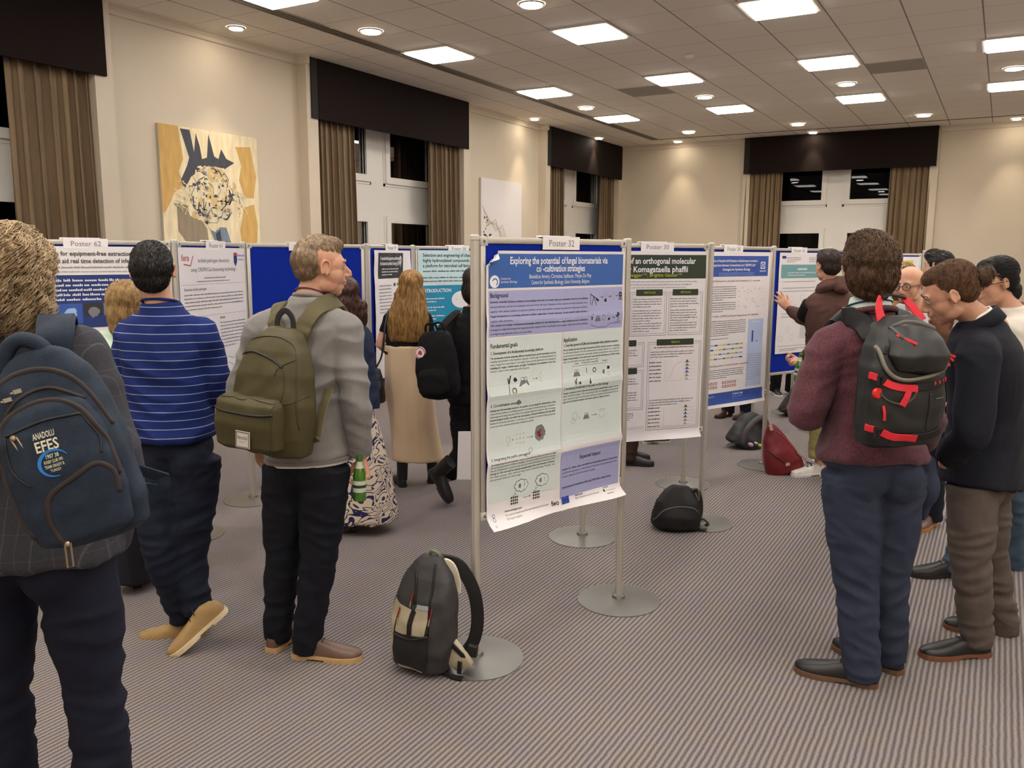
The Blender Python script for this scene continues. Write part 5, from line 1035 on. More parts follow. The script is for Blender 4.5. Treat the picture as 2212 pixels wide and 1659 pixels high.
f5.garment('jacket', f5.top_mb(.040, hem=-.42, arm=(.088, .084, .076, .070), cuff=.9, hem_w=.205, chest_w=.165, sec=[(-.42, .235, .165, 0), (.0, .225, .16, 0), (1.0, .205, .15, 0), (2.0, .195, .15, 0), (2.40, .175, .13, 0), (2.68, .135, .10, 0), (2.9, .095, .08, 0), (3.06, .075, .068, 0)]), .010, TWEED, amp=.011, sc=(4, 4, 8), seed=18)
f5.garment('trousers', f5.legs_mb(.100, .070, .066, hem=.0, hipw=.18, hipd=.13), .011, cloth('navy_jeans', (24, 27, 44), var=.3, vscale=10), amp=.009, sc=(5, 5, 16), seed=19, mask=zmask(.1, .8))
f5.feet('black', (30, 28, 28), 'shoe', .29)
Hc5 = f5.J['head']; Hm5 = f5.Hm
hair_mesh(f5.root, hairvol(f5, 'curly'), .006, (200, 176, 140), (126, 100, 68), n=4200, length=.085, flow=lambda p, n: (-UP*.7+n*.30), rad=.0015, lift=.013, curl=.0100, steps=13, amp=.012, sc=(28, 28, 22), seed=4, stick=.25)
# ---- 6 woman in the beige skirt
f6 = Fig('person with long blond hair, black tee and long beige skirt, back turned', (-3.66, 4.92), FW*.97+RT*.1, 1.62, fem=True, D=6.07)
f6.px(head=(889, 618, .03), neck=(884, 664, .0), chest=(880, 700, .0), waist=(878, 762, .0), pelvis=(882, 815, .0), shL=(840, 680, .0), shR=(922, 682, .0), elL=(820, 745, .0), wrL=(850, 765, .20), elR=(935, 748, .0), wrR=(915, 765, .20), hipL=(868, 830, .0), hipR=(902, 830, .0), knL=(866, 925, .0), knR=(918, 925, .0), anL=(868, 1032, .0), anR=(938, 1010, .10))
f6.hf = (FW*.98+RT*.1).normalized(); f6.body(.007)
BEI = cloth('beige_satin_skirt', (206, 180, 148), .55, bump=.05, var=.06, vscale=6)
f6.garment('t_shirt', f6.top_mb(.008, hem=1.0, sleeve=.55, arm=(.060, .058, .05, .05)), .009, BLACKC, amp=.004, seed=20)
m = MB(); J = f6.J; rs = []
for (x, y, a, b_) in ((878, 746, .156, .140), (878, 768, .154, .138), (879, 800, .158, .138), (884, 840, .175, .14), (892, 900, .170, .135), (898, 950, .178, .135), (903, 991, .192, .14)): c = at(x, y, 6.07); rs.append(oval(c, frame(f6.f), a, b_, 36, 2.1))
m.rings(rs); me_ = fuse(m, .010, 2); fold(me_, .006, (9, 9, 1.2), seed=21); put(me_, 'skirt', BEI, f6.root)
f6.feet('black', (22, 20, 20), 'boot', .26, dirs=dict(L=FW*.9-RT*.4, R=FW*.6+RT*.8))
m = hairvol(f6, 'long'); c6 = f6.J['head']; rs = [oval(c6-UP*z-f6.f*o_, frame(f6.f), a, b_, 20, 2.2) for z, a, b_, o_ in ((.02, .095, .07, .03), (.11, .115, .060, .07), (.17, .135, .045, .105), (.24, .145, .036, .125), (.31, .145, .032, .13), (.385, .13, .025, .13))]; m.rings(rs)
hair_mesh(f6.root, m, .007, (192, 148, 84), (118, 82, 44), n=2600, length=.16, flow=lambda p, n: -UP, rad=.0017, lift=.006, curl=.0015, steps=7, amp=.005, sc=(55, 55, 6))
# ---- 7 person in black with the black rucksack, behind poster 32's post
f7 = Fig('person in black clothes and lace-up boots, mostly hidden behind poster 32', (-3.02, 4.80), FW*.8+RT*.55, 1.68, fem=True, D=5.70)
f7.px(head=(1036, 612, .0), neck=(1024, 662, .0), chest=(1018, 730, .0), waist=(1016, 800, .0), pelvis=(1020, 860, .0), shL=(982, 690, .0), shR=(1064, 690, .0), elL=(970, 770, .1), wrL=(985, 830, .2), elR=(1085, 770, .1), wrR=(1080, 840, .2), hipL=(1000, 880, .0), hipR=(1040, 880, .0), knL=(1000, 965, .0), knR=(1045, 970, .1), anL=(969, 1030, .0), anR=(1040, 1060, .12))
f7.hf = (RT*.8+FW*.6).normalized(); f7.tucked = 1; f7.body(.008)
f7.garment('top', f7.top_mb(.02, hem=-.2, arm=(.066, .056, .05, .04)), .010, BLACKC, amp=.005, seed=22)
f7.garment('trousers', f7.legs_mb(.098, .072, .054, hem=.03, hipw=.165), .010, BLACKC, amp=.005, seed=23)
X7 = at(930, 1030, 5.68); a7 = f7.J['anL']; shoe(f7.root, at(928, 1016, 5.62), (RT*.8-FW*.45).normalized(), .27, 'black', (38, 36, 34), 'boot', pitch=R(52)); shoe(f7.root, Vector((f7.J['anR'].x, f7.J['anR'].y, 0))-FW*.06, FW+RT*.5, .27, 'black', (38, 36, 34), 'boot')
hair_mesh(f7.root, hairvol(f7, 'long'), .008, (62, 40, 32), (34, 24, 20), n=500, length=.12, rad=.0016, steps=5)
# ---- 8 woman in the floral skirt
f8 = Fig('person with brown hair, navy jumper and navy floral long skirt, behind grey sweater', (-3.40, 3.87), FW*.6-RT*.8, 1.66, fem=True, D=5.05)
f8.px(head=(740, 638, .0), neck=(748, 688, .0), chest=(748, 745, .0), waist=(752, 820, .0), pelvis=(758, 880, .0), shL=(722, 712, -.1), shR=(780, 712, .1), elL=(720, 790, -.05), elR=(782, 795, .1), wrL=(716, 850, .0), wrR=(720, 850, .12), hipL=(745, 890, -.03), hipR=(775, 890, .03), knL=(745, 990, .0), knR=(785, 990, .05), anL=(740, 1132, -.03), anR=(792, 1105, .1))
f8.hf = (-RT*.6+FW*.8).normalized(); f8.tucked = 1; f8.body(.008)
NAVJ = cloth('navy_jumper', (34, 44, 66), bump=.4); f8.garment('jumper', f8.top_mb(.03, hem=.0, arm=(.072, .062, .056, .046)), .010, NAVJ, amp=.006, seed=24)
def floral():
    m = cloth('floral_print', (214, 198, 172), .8); nt = m.node_tree; b = nt.nodes['Principled BSDF']; tc = nt.nodes.new('ShaderNodeTexCoord')
    nz = nt.nodes.new('ShaderNodeTexNoise'); nz.inputs['Scale'].default_value = 6.5; nz.inputs['Detail'].default_value = 1.0; nz.inputs['Distortion'].default_value = 2.2; nt.links.new(tc.outputs['Object'], nz.inputs['Vector'])
    a = nt.nodes.new('ShaderNodeMath'); a.operation = 'MULTIPLY'; a.inputs[1].default_value = 7; nt.links.new(nz.outputs['Fac'], a.inputs[0]); fr = nt.nodes.new('ShaderNodeMath'); fr.operation = 'PINGPONG'; fr.inputs[1].default_value = .5; nt.links.new(a.outputs[0], fr.inputs[0])
    lt = nt.nodes.new('ShaderNodeMath'); lt.operation = 'LESS_THAN'; lt.inputs[1].default_value = .15; nt.links.new(fr.outputs[0], lt.inputs[0]); mx = nt.nodes.new('ShaderNodeMixRGB'); nt.links.new(lt.outputs[0], mx.inputs[0]); mx.inputs[1].default_value = (*s2l((216, 200, 176)), 1); mx.inputs[2].default_value = (*s2l((44, 40, 84)), 1); nt.links.new(mx.outputs[0], b.inputs['Base Color']); return m
m = MB(); rs = []
for (x, y, a, b_) in ((752, 828, .125, .11), (755, 870, .165, .15), (766, 930, .195, .17), (778, 1010, .225, .19), (786, 1090, .25, .20), (788, 1120, .255, .2)): c = at(x, y, 5.05); rs.append(oval(c, frame(FW), a*.78, b_*.8, 40, 2.1))
m.rings(rs); me_ = fuse(m, .012, 2); fold(me_, .014, (9, 9, .9), seed=25, mask=lambda x, y, z: min(1, max(0, (1.0-z)*1.6))); put(me_, 'skirt', floral(), f8.root)
shoe(f8.root, Vector((*at(775, 1130, 5.02).xy, 0)), -RT*.95-FW*.2, .25, 'black', (26, 24, 24), 'boot', heel_h=.06); shoe(f8.root, Vector((*at(800, 1100, 5.25).xy, 0)), -RT*.9-FW*.1, .25, 'black', (26, 24, 24), 'boot', heel_h=.06)
m = hairvol(f8, 'long'); c8 = f8.J['head']; m.rings([oval(c8-UP*z-f8.f*o_+RT*.03, frame(f8.f), a, b_, 18, 2.2) for z, a, b_, o_ in ((.03, .09, .07, .03), (.12, .10, .06, .04), (.17, .08, .04, .05))])
hair_mesh(f8.root, m, .008, (88, 50, 36), (50, 30, 24), n=1200, length=.10, rad=.0016, curl=.004, steps=6, amp=.008, sc=(30, 30, 20), stick=.5)
# ---- 9 fair-haired woman left of the striped man
f9 = Fig('person with straight ash blond bob and pale mint top, reading poster 62', (-3.72, 2.60), FW*.75-RT*.65, 1.60, fem=True, D=4.10)
f9.px(head=(270, 658, .0), neck=(258, 722, .0), chest=(244, 785, .0), waist=(250, 875, .0), pelvis=(285, 930, .0), shL=(212, 752, -.05), shR=(280, 752, .1), elL=(222, 830, .0), elR=(300, 840, .15), wrL=(230, 900, .12), wrR=(290, 900, .25), hipL=(275, 950, -.03), hipR=(310, 950, .04), knL=(290, 1090, .0), knR=(320, 1090, .06), anL=(288, 1240, .0), anR=(322, 1215, .10))
f9.hf = (FW*.8-RT*.6).normalized(); f9.tucked = 1; f9.body(.008)
f9.garment('blouse', f9.top_mb(.035, hem=-.1, arm=(.080, .066, .058, .046), cuff=.9), .010, cloth('mint_blouse', (186, 206, 188), .8), amp=.007, seed=26)
f9.garment('trousers', f9.legs_mb(.105, .086, .105, hem=.0, hipw=.165, calf=.095), .010, cloth('dark_wide_trousers', (32, 32, 40)), amp=.006, sc=(10, 10, 2), seed=27)
for x, y, dd, dv in ((298, 1282, 0, -RT*.5+FW*.8), (330, 1250, .12, -RT*.4+FW*.9)): shoe(f9.root, Vector((*at(x, y, f9.D+dd).xy, 0)), dv, .25, 'black', (24, 22, 22), 'boot', heel_h=.075)
hair_mesh(f9.root, hairvol(f9, 'bob'), .006, (196, 162, 110), (140, 106, 66), n=2600, length=.11, flow=flow_down(f9), rad=.0015, lift=.005, steps=6, amp=.005, sc=(40, 40, 8))
# ---- 10 man in the two-tone hoodie
f10 = Fig('person in brown and black hoodie touching poster 26, khaki trousers, white shoes', (-1.20, 6.80), FW*.85-RT*.4, 1.76, D=6.47)
f10.px(head=(1787, 575, .0), neck=(1793, 618, .0), chest=(1796, 680, .0), waist=(1792, 770, .0), pelvis=(1786, 838, .0), shL=(1758, 648, .0), shR=(1838, 645, .0), elL=(1738, 688, .10), wrL=(1704, 668, .26), elR=(1764, 752, -.12), wrR=(1730, 778, -.05), hipL=(1768, 850, .0), hipR=(1808, 850, .0), knL=(1772, 935, .0), knR=(1812, 935, .0), anL=(1768, 1005, -.02), anR=(1805, 1000, .1))
f10.hf = (FW*.93-RT*.25).normalized(); f10.body(.006, hands=dict(L=dict(d=UP*.75-RT*.62+FW*.1, n=FW*.9-RT*.1, curl=.10, spread=.16), R=dict(d=-UP*.2-RT*.95, n=-FW*.1+UP*.1-RT*.2, curl=.8)))
HB_ = cloth('brown_sweatshirt', (84, 58, 52)); f10.garment('hoodie', f10.top_mb(.028, hem=-.02, arm=(.076, .064, .056, .044), cuff=.96), .009, HB_, amp=.007, seed=28)
m = MB()
for q in 'LR': a, b_ = f10.J['sh'+q], f10.J['el'+q]; m.tube([a.lerp(b_, .15), a.lerp(b_, .6), a.lerp(b_, .98)], [.086, .080, .072], 18)
m.rings(f10.spine([(1.75, .218, .158, 0), (2.2, .216, .154, 0)])) if 0 else None
me_ = fuse(m, .009, 2); put(me_, 'black_sleeve_band', BLACKC, f10.root)
m = MB(); nk = f10.J['neck']; X = frame(f10.f) @ Matrix.Rotation(R(-25), 3, 'X')
for rr, zz, th in ((.085, .0, .030), (.100, -.028, .034)): m.tube([nk+X @ Vector((rr*math.cos(t), rr*.95*math.sin(t)-.018, zz)) for t in [2*PI*i/24 for i in range(25)]], th, 10)
m.ell(nk+X @ Vector((0, -.105, -.035)), (.085, .045, .07), X, 16, 12); me_ = fuse(m, .008, 2); fold(me_, .006, (14, 14, 14), seed=3); put(me_, 'hood', HB_, f10.root)
f10.garment('trousers', f10.legs_mb(.100, .080, .076, hem=.09), .010, cloth('khaki_cotton', (150, 142, 88)), amp=.008, sc=(8, 8, 16), seed=29)
f10.feet('white', (220, 214, 206), 'shoe', .30, dirs=dict(L=-RT*.75+FW*.1-FW*.3, R=-RT*.4+FW*.8))
hair_mesh(f10.root, hairvol(f10, 'short'), .006, (66, 46, 36), (38, 28, 24), n=1500, length=.035, flow=flow_down(f10), rad=.0016, steps=4, curl=.002)
def gp(x, y):
    d = _f+_r*((x-IW/2)/FPX)+_u*((IH/2-y)/FPX); return Vector((0, 0, HC))+d*(-HC/d.z)
# ---- 11 bald man with round glasses
def glasses(root, c, H, k, col, r=.024, w=.0022):
    m = MB(); c = Vector(c)
    for s in (-1, 1):
        m.tube([c+H @ (Vector((s*.033+r*math.cos(t), .100-.25*abs(s*.033+r*math.cos(t)) if 0 else .1015-.22*max(0, abs(s*.033+r*math.cos(t))-.02), .004+r*.86*math.sin(t)))*k) for t in [2*PI*i/20 for i in range(21)]], w*k, 6)
        m.tube([c+H @ (Vector((s*x, y, .010))*k) for x, y in ((.057, .094), (.079, .060), (.083, .0), (.080, -.02))], w*k, 6)
    m.tube([c+H @ (Vector((x, .103, .010))*k) for x in (-.010, 0, .010)], w*k, 6); return m.build('glasses', mat('glasses_%d' % col[0], col, .3), root, smooth=True)
def bystander(label, base, f, H, jpx, D, topm, legm, hairk, haircol, hf=None, fem=False, shoecol='black', sole=(40, 34, 30), kind='shoe', beard=False, voxel=.0075, topname='shirt', hlen=.03, n=900, glass=None, jacket=None, feet=True, dirs=None, face=True, haircurl=0, back=.06, hup=None):
    F = Fig(label, base, f, H, fem=fem, D=D); 
    if jpx: F.px(**jpx)
    if hf is not None: F.hf = Vector(hf).normalized()
    if hup is not None: F.hup = Vector(hup).normalized()
    F.body(voxel); F.garment(topname, F.top_mb(.024, hem=-.1 if not fem else -.05), .011, topm, amp=.006, seed=int(H*100) % 17)
    F.garment('trousers', F.legs_mb(.10, .076, .066, hem=-.02), .011, legm, amp=.006, sc=(7, 7, 16), seed=int(H*77) % 13)
    if feet: F.feet(shoecol, sole, kind, .28 if not fem else .25, dirs=dirs, back=back)
    if hairk: hair_mesh(F.root, hairvol(F, hairk), .007, haircol, tuple(int(v*.6) for v in haircol), n=n, length=hlen, flow=flow_down(F), rad=.0016, steps=4, curl=haircurl)
    if glass: glasses(F.root, F.J['head'], F.Hm, F.hk, glass)
    if face: eyes(F.root, F.J['head'], F.Hm, F.hk, tuple(int(v*.8) for v in haircol))
    return F
f11 = bystander('bald person with round glasses, between the burgundy sweater and the blazer', tuple(at(1975, 1100, 5.25).xy), -RT*.7-FW*.6, 1.71, dict(head=(1964, 616, .0), neck=(1978, 668, .03)), 5.25, cloth('pale_grey_shirt', (176, 176, 182)), NAVYT, None, (120, 84, 60), hf=-RT*.80-FW*.62-UP*.16, glass=(40, 30, 28), voxel=.0045, shoecol='brown', sole=(180, 120, 60), topname='shirt')
m = MB(); c = f11.J['head']; H = f11.Hm
BRD = mat('stubble', (142, 98, 72), .9)
m.ell(c+H @ Vector((0, .066, -.088)), (.034, .026, .018), H); m.tube([c+H @ Vector((x, .098-.9*abs(x)**1.4*2, -.047)) for x in (-.026, -.013, 0, .013, .026)], .0045, 6); m.build('beard', BRD, f11.root, smooth=True)
# ---- 12 fair-haired woman with glasses behind the burgundy man
f12 = bystander('person with fair hair and glasses, face half hidden beside the brown-haired head', tuple(at(1932, 1040, 6.0).xy), -RT*.9-FW*.3, 1.68, dict(head=(1946, 604, .0), neck=(1954, 650, .03)), 6.0, cloth('tan_cardigan', (150, 116, 76)), NAVYT, 'bob', (170, 134, 88), hf=-RT*.85-FW*.5, fem=True, glass=(120, 40, 40), hlen=.12, n=1500)
# ---- 13 dark hair top beyond
f13 = bystander('person with dark hair, only the top of the head visible beyond bald person', tuple(at(2034, 985, 6.9).xy), FW*.6-RT*.6, 1.75, dict(head=(2024, 574, .0)), 6.9, cloth('dark_shirt', (50, 50, 58)), NAVYT, 'full', (40, 32, 30), face=False, n=1100, hlen=.05)
# ---- 14 man with dark swept hair, white shirt and jeans
f14 = Fig('person with black swept-back hair, white shirt and faded blue jeans, at right edge', tuple(at(2105, 1235, 4.35).xy), -RT*.95-FW*.05, 1.77, D=4.35)
f14.px(head=(2146, 612, .0), neck=(2180, 668, .0), chest=(2196, 760, .0), waist=(2190, 880, .0), pelvis=(2165, 955, .0), shL=(2190, 705, -.18), shR=(2200, 705, .18), elL=(2195, 840, -.2), elR=(2205, 840, .2), wrL=(2140, 900, -.15), wrR=(2150, 900, .2), hipL=(2160, 975, -.08), hipR=(2180, 975, .08), knL=(2110, 1110, -.05), knR=(2192, 1110, .1), anL=(2068, 1222, -.02), anR=(2188, 1222, .12))
f14.hf = (-RT*.93-FW*.12-UP*.18).normalized(); f14.body(.005)
f14.garment('shirt', f14.top_mb(.030, hem=-.15, arm=(.080, .068, .06, .05)), .010, cloth('white_shirt', (214, 206, 194), .8), amp=.008, seed=31)
f14.garment('jeans', f14.legs_mb(.104, .080, .070, hem=.0), .010, cloth('washed_denim', (70, 88, 104), var=.3, vscale=14), amp=.010, sc=(7, 7, 15), seed=32)
for x, y, dd, dv in ((2082, 1246, -.02, -RT), (2210, 1240, .12, -RT*.9+FW*.2)): shoe(f14.root, Vector((*at(x, y, f14.D+dd).xy, 0)), dv, .30, 'black', (30, 26, 26))
hair_mesh(f14.root, hairvol(f14, 'tied'), .005, (34, 30, 32), (20, 18, 20), n=3000, length=.06, flow=lambda p, n: -f14.Hm.col[1]-f14.Hm.col[2]*.25, rad=.0014, steps=5, lift=.007, curl=.002)
m = MB(); m.ell(f14.J['head']+f14.Hm @ Vector((0, -.09, -.05)), (.06, .04, .06), f14.Hm); o_ = hair_mesh(f14.root, m, .006, (34, 30, 32), (20, 18, 20), n=500, length=.07, rad=.0014, steps=5, curl=.004, stick=.4); o_.name = 'hair_nape'
eyes(f14.root, f14.J['head'], f14.Hm, f14.hk, (30, 26, 26)); glasses(f14.root, f14.J['head'], f14.Hm, f14.hk, (34, 30, 30))
# ---- people hidden behind the boards, only their feet show
f15 = bystander('person behind poster 32, only a black lace-up boot shows past the board', tuple(gp(1362, 998).xy), RT, 1.66, None, None, BLACKC, cloth('dark_brown_trousers', (66, 48, 42)), 'short', (60, 44, 36), shoecol='black', kind='boot', sole=(22, 20, 20), face=False, n=0, voxel=.01, dirs=dict(L=RT, R=RT-FW*.2))
f16 = bystander('person behind poster 30, only a white soled dark shoe shows under the sheet', tuple(gp(1400, 952).xy), RT*.9+FW*.2, 1.68, None, None, cloth('dark_shirt', (50, 50, 58)), BLACKC, 'short', (60, 44, 36), shoecol='black', sole=(212, 204, 198), face=False, n=0, voxel=.01)
f17 = bystander('person behind poster 28 with brown shoes and dark jeans showing under the sheet', tuple(gp(1590, 902).xy), -RT*.5-FW*.9, 1.70, None, None, cloth('dark_shirt', (50, 50, 58)), DENIM, 'short', (70, 50, 40), shoecol='darkbrown', sole=(40, 26, 22), face=False, n=0, voxel=.01, dirs=dict(L=-FW*.6-RT*.7, R=-RT*.7-FW*.6))
f18 = bystander('person behind poster 26, only dark sneakers with white soles show below the board', tuple(gp(1692, 852).xy), -FW, 1.70, None, None, BLACKC, BLACKC, 'short', (50, 40, 36), shoecol='black', sole=(220, 214, 210), face=False, n=0, voxel=.01)
# ============================================================ BAGS AND HELD THINGS
def pframe(out, up=UP):
    out = Vector(out).normalized(); up = Vector(up); up = (up-out*up.dot(out)).normalized(); r = (-out).cross(up).normalized()
    return Matrix((r, out, up)).transposed()
class Bag:
    """bag in its own frame: x to the viewer's right, y outward from the back panel, z up"""
    def __init__(s, name, label, cat, o, out, up=UP, group=None, k=1.0):
        s.k = k if hasattr(k, '__len__') else (k, k, k); s.o = Vector(o); s.X = pframe(out, up); s.root = thing(name, label, cat, s.o, group)
    def W(s, x, y, z): return s.o+s.X @ Vector((x*s.k[0], y*s.k[1], z*s.k[2]))
    def loft(s, m, secs, e=3.2, n=32):
        """secs: (z, half width, y back, y front[, x shift])"""
        rs = []
        for q in secs:
            z, a, y0, y1 = q[:4]; dx = q[4] if len(q) > 4 else 0; c = (y0+y1)/2; b = (y1-y0)/2; r = []
            for j in range(n):
                t = 2*PI*j/n; r.append(s.W(dx+a*math.copysign(abs(math.cos(t))**(2/e), math.cos(t)), c+b*math.copysign(abs(math.sin(t))**(2/e), math.sin(t)), z))
            rs.append(r)
        m.rings(rs)
    def solid(s, name, m, matl, vox=.006, amp=.003, sc=(14, 14, 14), seed=0, smooth=4, parent=None, label=None):
        me = fuse(m, vox, smooth)
        if amp: fold(me, amp, sc, False, seed=seed)
        s.last = bvh_of(me); o = put(me, name, matl, parent or s.root)
        if label: o['label'] = label
        return o
    def part(s, name, m, matl, parent=None, label=None, **k):
        o = m.build(name, matl, parent or s.root, **k)
        if label: o['label'] = label
        return o
    def line(s, name, pts, r, matl, bv=None, parent=None, lift=.001, flat=1, n=6, label=None):
        """cord, piping or zip laid along the outside of the bag"""
        P = spline([s.W(*p) for p in pts], n)
        if bv is not False:
            bv = bv or s.last; Q = []
            for p in P:
                src = p+s.X.col[1]*.25; h = bv.ray_cast(src, -s.X.col[1], .6); Q.append(h[0]+s.X.col[1]*lift if h[0] else bv.find_nearest(p)[0]+s.X.col[1]*lift)
            P = Q
        m = MB(); m.tube(P, r, 6, up=s.X.col[1] if flat != 1 else None, flat=flat); return s.part(name, m, matl, parent, label, smooth=True)
    def band(s, name, pts, w, matl, bv=None, parent=None, lift=.002, th=.003, n=6, label=None, side=False):
        P = spline([s.W(*p) for p in pts], n); N = []; Q = []; bv = bv or s.last
        for p in P:
            h = bv.find_nearest(p); Q.append(h[0]+h[1]*(lift+th/2)); N.append(h[1])
        m = MB(); strap(m, Q, N, w, th); return s.part(name, m, matl, parent, label, smooth=True, auto=True)
    def surf_text(s, name, txt, x, z, size, matl, col, ang=0, width=None, bold=False, bv=None, sx=1, parent=None, arc=0):
        v, f, wd = glyphs(txt, bold); k = (width/wd) if width else size*sx; bv = bv or s.last; ca, sa = math.cos(ang), math.sin(ang); pts = []
        for a, b in v:
            px_, pz = (a-wd/2)*k, b*size
            if arc: t = px_/arc; px_, pz = (arc+pz)*math.sin(t), (arc+pz)*math.cos(t)-arc
            p = s.W(x+px_*ca-pz*sa, 0, z+px_*sa+pz*ca); h = bv.ray_cast(p+s.X.col[1]*.5, -s.X.col[1], .8); pts.append((h[0] if h[0] else p)+s.X.col[1]*.0012)
        m = MB(); m.add(pts, f); return s.part(name, m, matl, parent)
    def pull(s, name, x, z, dx, dz, w, matl, bv=None, parent=None):
        a = s.hit(x, z); b = s.hit(x+dx, z+dz); m = MB(); n = s.X.col[1]; strap(m, [a+n*.004, a.lerp(b, .5)+n*.008, b+n*.005], [n]*3, w, .004); return s.part(name, m, matl, parent)
    def hit(s, x, z):
        p = s.W(x, 0, z); h = s.last.ray_cast(p+s.X.col[1]*.5, -s.X.col[1], .8); return h[0] if h[0] else p
NYL = mat('black_nylon', (15, 14, 15), .6, bump=.25, bscale=350, var=.25, vscale=30, spec=.4); ZIP = mat('zip_black', (14, 13, 14), .5); MET = mat('zip_metal', (176, 160, 128), .3, .9)
# ---- olive rucksack
OLV = mat('olive_canvas', (72, 65, 36), .6, bump=.35, bscale=320, var=.12, vscale=8, spec=.35); OLD = mat('olive_dark', (58, 53, 32), .65)
out = -g_.f*.94-RT*.06; o = g_.J['pelvis']-g_.f*.150+RT*.005; o = Vector((o.x, o.y, 0))+UP*.935
b = Bag('backpack', 'olive green backpack with front pocket and white patch, worn over grey sweater', 'backpack', o, out, UP+RT*.06+g_.f*.04, 'worn backpacks', (1.15, 1.1, 1.10))
m = MB(); b.loft(m, [(.0, .10, .02, .10), (.015, .135, .0, .135), (.08, .150, .0, .155), (.20, .152, .0, .155), (.30, .140, .0, .14), (.38, .115, .0, .115), (.43, .085, .005, .085), (.455, .05, .01, .055)])
b.solid('main_body', m, OLV, amp=.005, seed=3); main = b.last
m = MB(); b.loft(m, [(.035, .105, .10, .185, -.03), (.05, .125, .10, .215, -.03), (.13, .130, .10, .222, -.03), (.20, .128, .10, .212, -.03), (.222, .11, .10, .19, -.03)], 4); fp = b.solid('front_pocket', m, OLV, amp=.003, seed=5)
b.line('pocket_zip', [(-.15, .22, .178), (-.10, .22, .172), (-.03, .22, .170), (.05, .22, .172), (.09, .2, .178)], .0055, ZIP, parent=fp)
b.line('piping', [(-.145, .2, .20), (-.14, .2, .214), (-.03, .2, .222), (.075, .2, .214), (.085, .2, .19), (.088, .2, .08), (.07, .2, .045)], .0028, OLD, parent=fp)
h_ = b.hit(-.145, .178); m = MB(); m.box((-.003, 0, -.035), (.004, .004, 0), b.X, h_); b.part('zip_pull', m, MET, fp)
m = MB(); m.box((-.055, 0, -.035), (.012, .0025, .03), b.X, b.hit(.006, .085)+b.X.col[1]*.004); pa = b.part('patch', m, mat('patch_white', (206, 200, 186), .8), fp)
hp = b.hit(.006, .085)+b.X.col[1]*.0068
def patch_txt(txt, x, z, size, width, col='black'):
    v, f, wd = glyphs(txt); k = width/wd; m = MB(); m.add([hp+b.X @ Vector((x+a*k, 0, z+c*size)) for a, c in v], f); b.part('patch_text', m, INK['charcoal'], pa)
patch_txt('Herschel', -.047, -.002, .022, .048); patch_txt('SUPPLY CO.', -.036, -.014, .006, .026)
m = MB(); 
for q in ((-.052, -.032, .009, -.030), (-.052, .025, .009, .027), (-.052, -.03, -.050, .027), (.007, -.03, .009, .027)): m.box((q[0], .0, q[1]), (q[2], .0008, q[3]), b.X, hp)
b.part('patch_border', m, INK['charcoal'], pa)
b.last = main
b.line('top_zip', [(-.115, .1, .355), (-.06, .12, .372), (.02, .12, .355), (.075, .12, .33)], .0045, ZIP); b.line('seam', [(-.12, .2, .36), (-.105, .2, .40), (-.04, .2, .425), (.05, .2, .425), (.105, .2, .38), (.128, .2, .25), (.14, .2, .12)], .0028, OLD)
b.line('seam', [(.11, .2, .36), (.06, .2, .33), (.05, .2, .30)], .0022, OLD); b.line('seam', [(.075, .2, .33), (.09, .2, .26), (.085, .2, .20), (.10, .2, .14)], .0022, OLD); b.line('seam', [(.075, .2, .205), (.12, .2, .215), (.15, .1, .235)], .0022, OLD)
m = MB(); m.box((-.003, 0, -.035), (.004, .004, 0), b.X, b.hit(-.10, .358)); b.part('zip_pull', m, MET)
m = MB(); pts = spline([b.W(-.035, .02, .44), b.W(-.03, .02, .49), b.W(.0, .02, .515), b.W(.03, .02, .49), b.W(.035, .02, .44)], 6); strap(m, pts, [b.X.col[1]]*len(pts), .024, .006); b.part('handle', m, mat('black_webbing', (28, 26, 28), .7), smooth=True, auto=True)
gb = g_.bv(); J = g_.J; OLW = mat('olive_webbing', (84, 76, 46), .7, bump=.2, bscale=300)
for sgn, nm, w_ in ((-1, 'L', .068), (1, 'R', .072)):
    sh = J['sh'+nm]; mid = J['neck'].lerp(sh, .60)+UP*.055; m = MB(); top = b.W(.045*sgn, .0, .425); 
    strap_on(m, gb, [top, top.lerp(mid, .35)-g_.f*.06, top.lerp(mid, .7)-g_.f*.05, mid, mid+g_.f*.09-UP*.02, mid+g_.f*.12-UP*.16, sh.lerp(J['chest'], .35)+g_.f*.10-UP*.16], w_, .014, .004, loose=[.5, .0, 0, 0, 0, 0, 0]); b.part('shoulder_strap', m, OLW, smooth=True, auto=True)
m = MB(); a = b.W(.145, .03, .08); c = J['shR'].lerp(J['elR'], .82)-RT*.065-g_.f*.06; pts = [a, a.lerp(c, .5)+b.X.col[1]*.01, c]; strap(m, spline(pts, 5), [b.X.col[1]]*11, .040, .005); b.part('lower_strap', m, OLW)
m = MB(); m.prism([(0, 0), (.055, .02), (.005, .055)], 0, .004, Matrix((b.X.col[0], b.X.col[2], b.X.col[1])).transposed(), b.W(.12, .04, .05)); b.part('strap_tab', m, OLV)
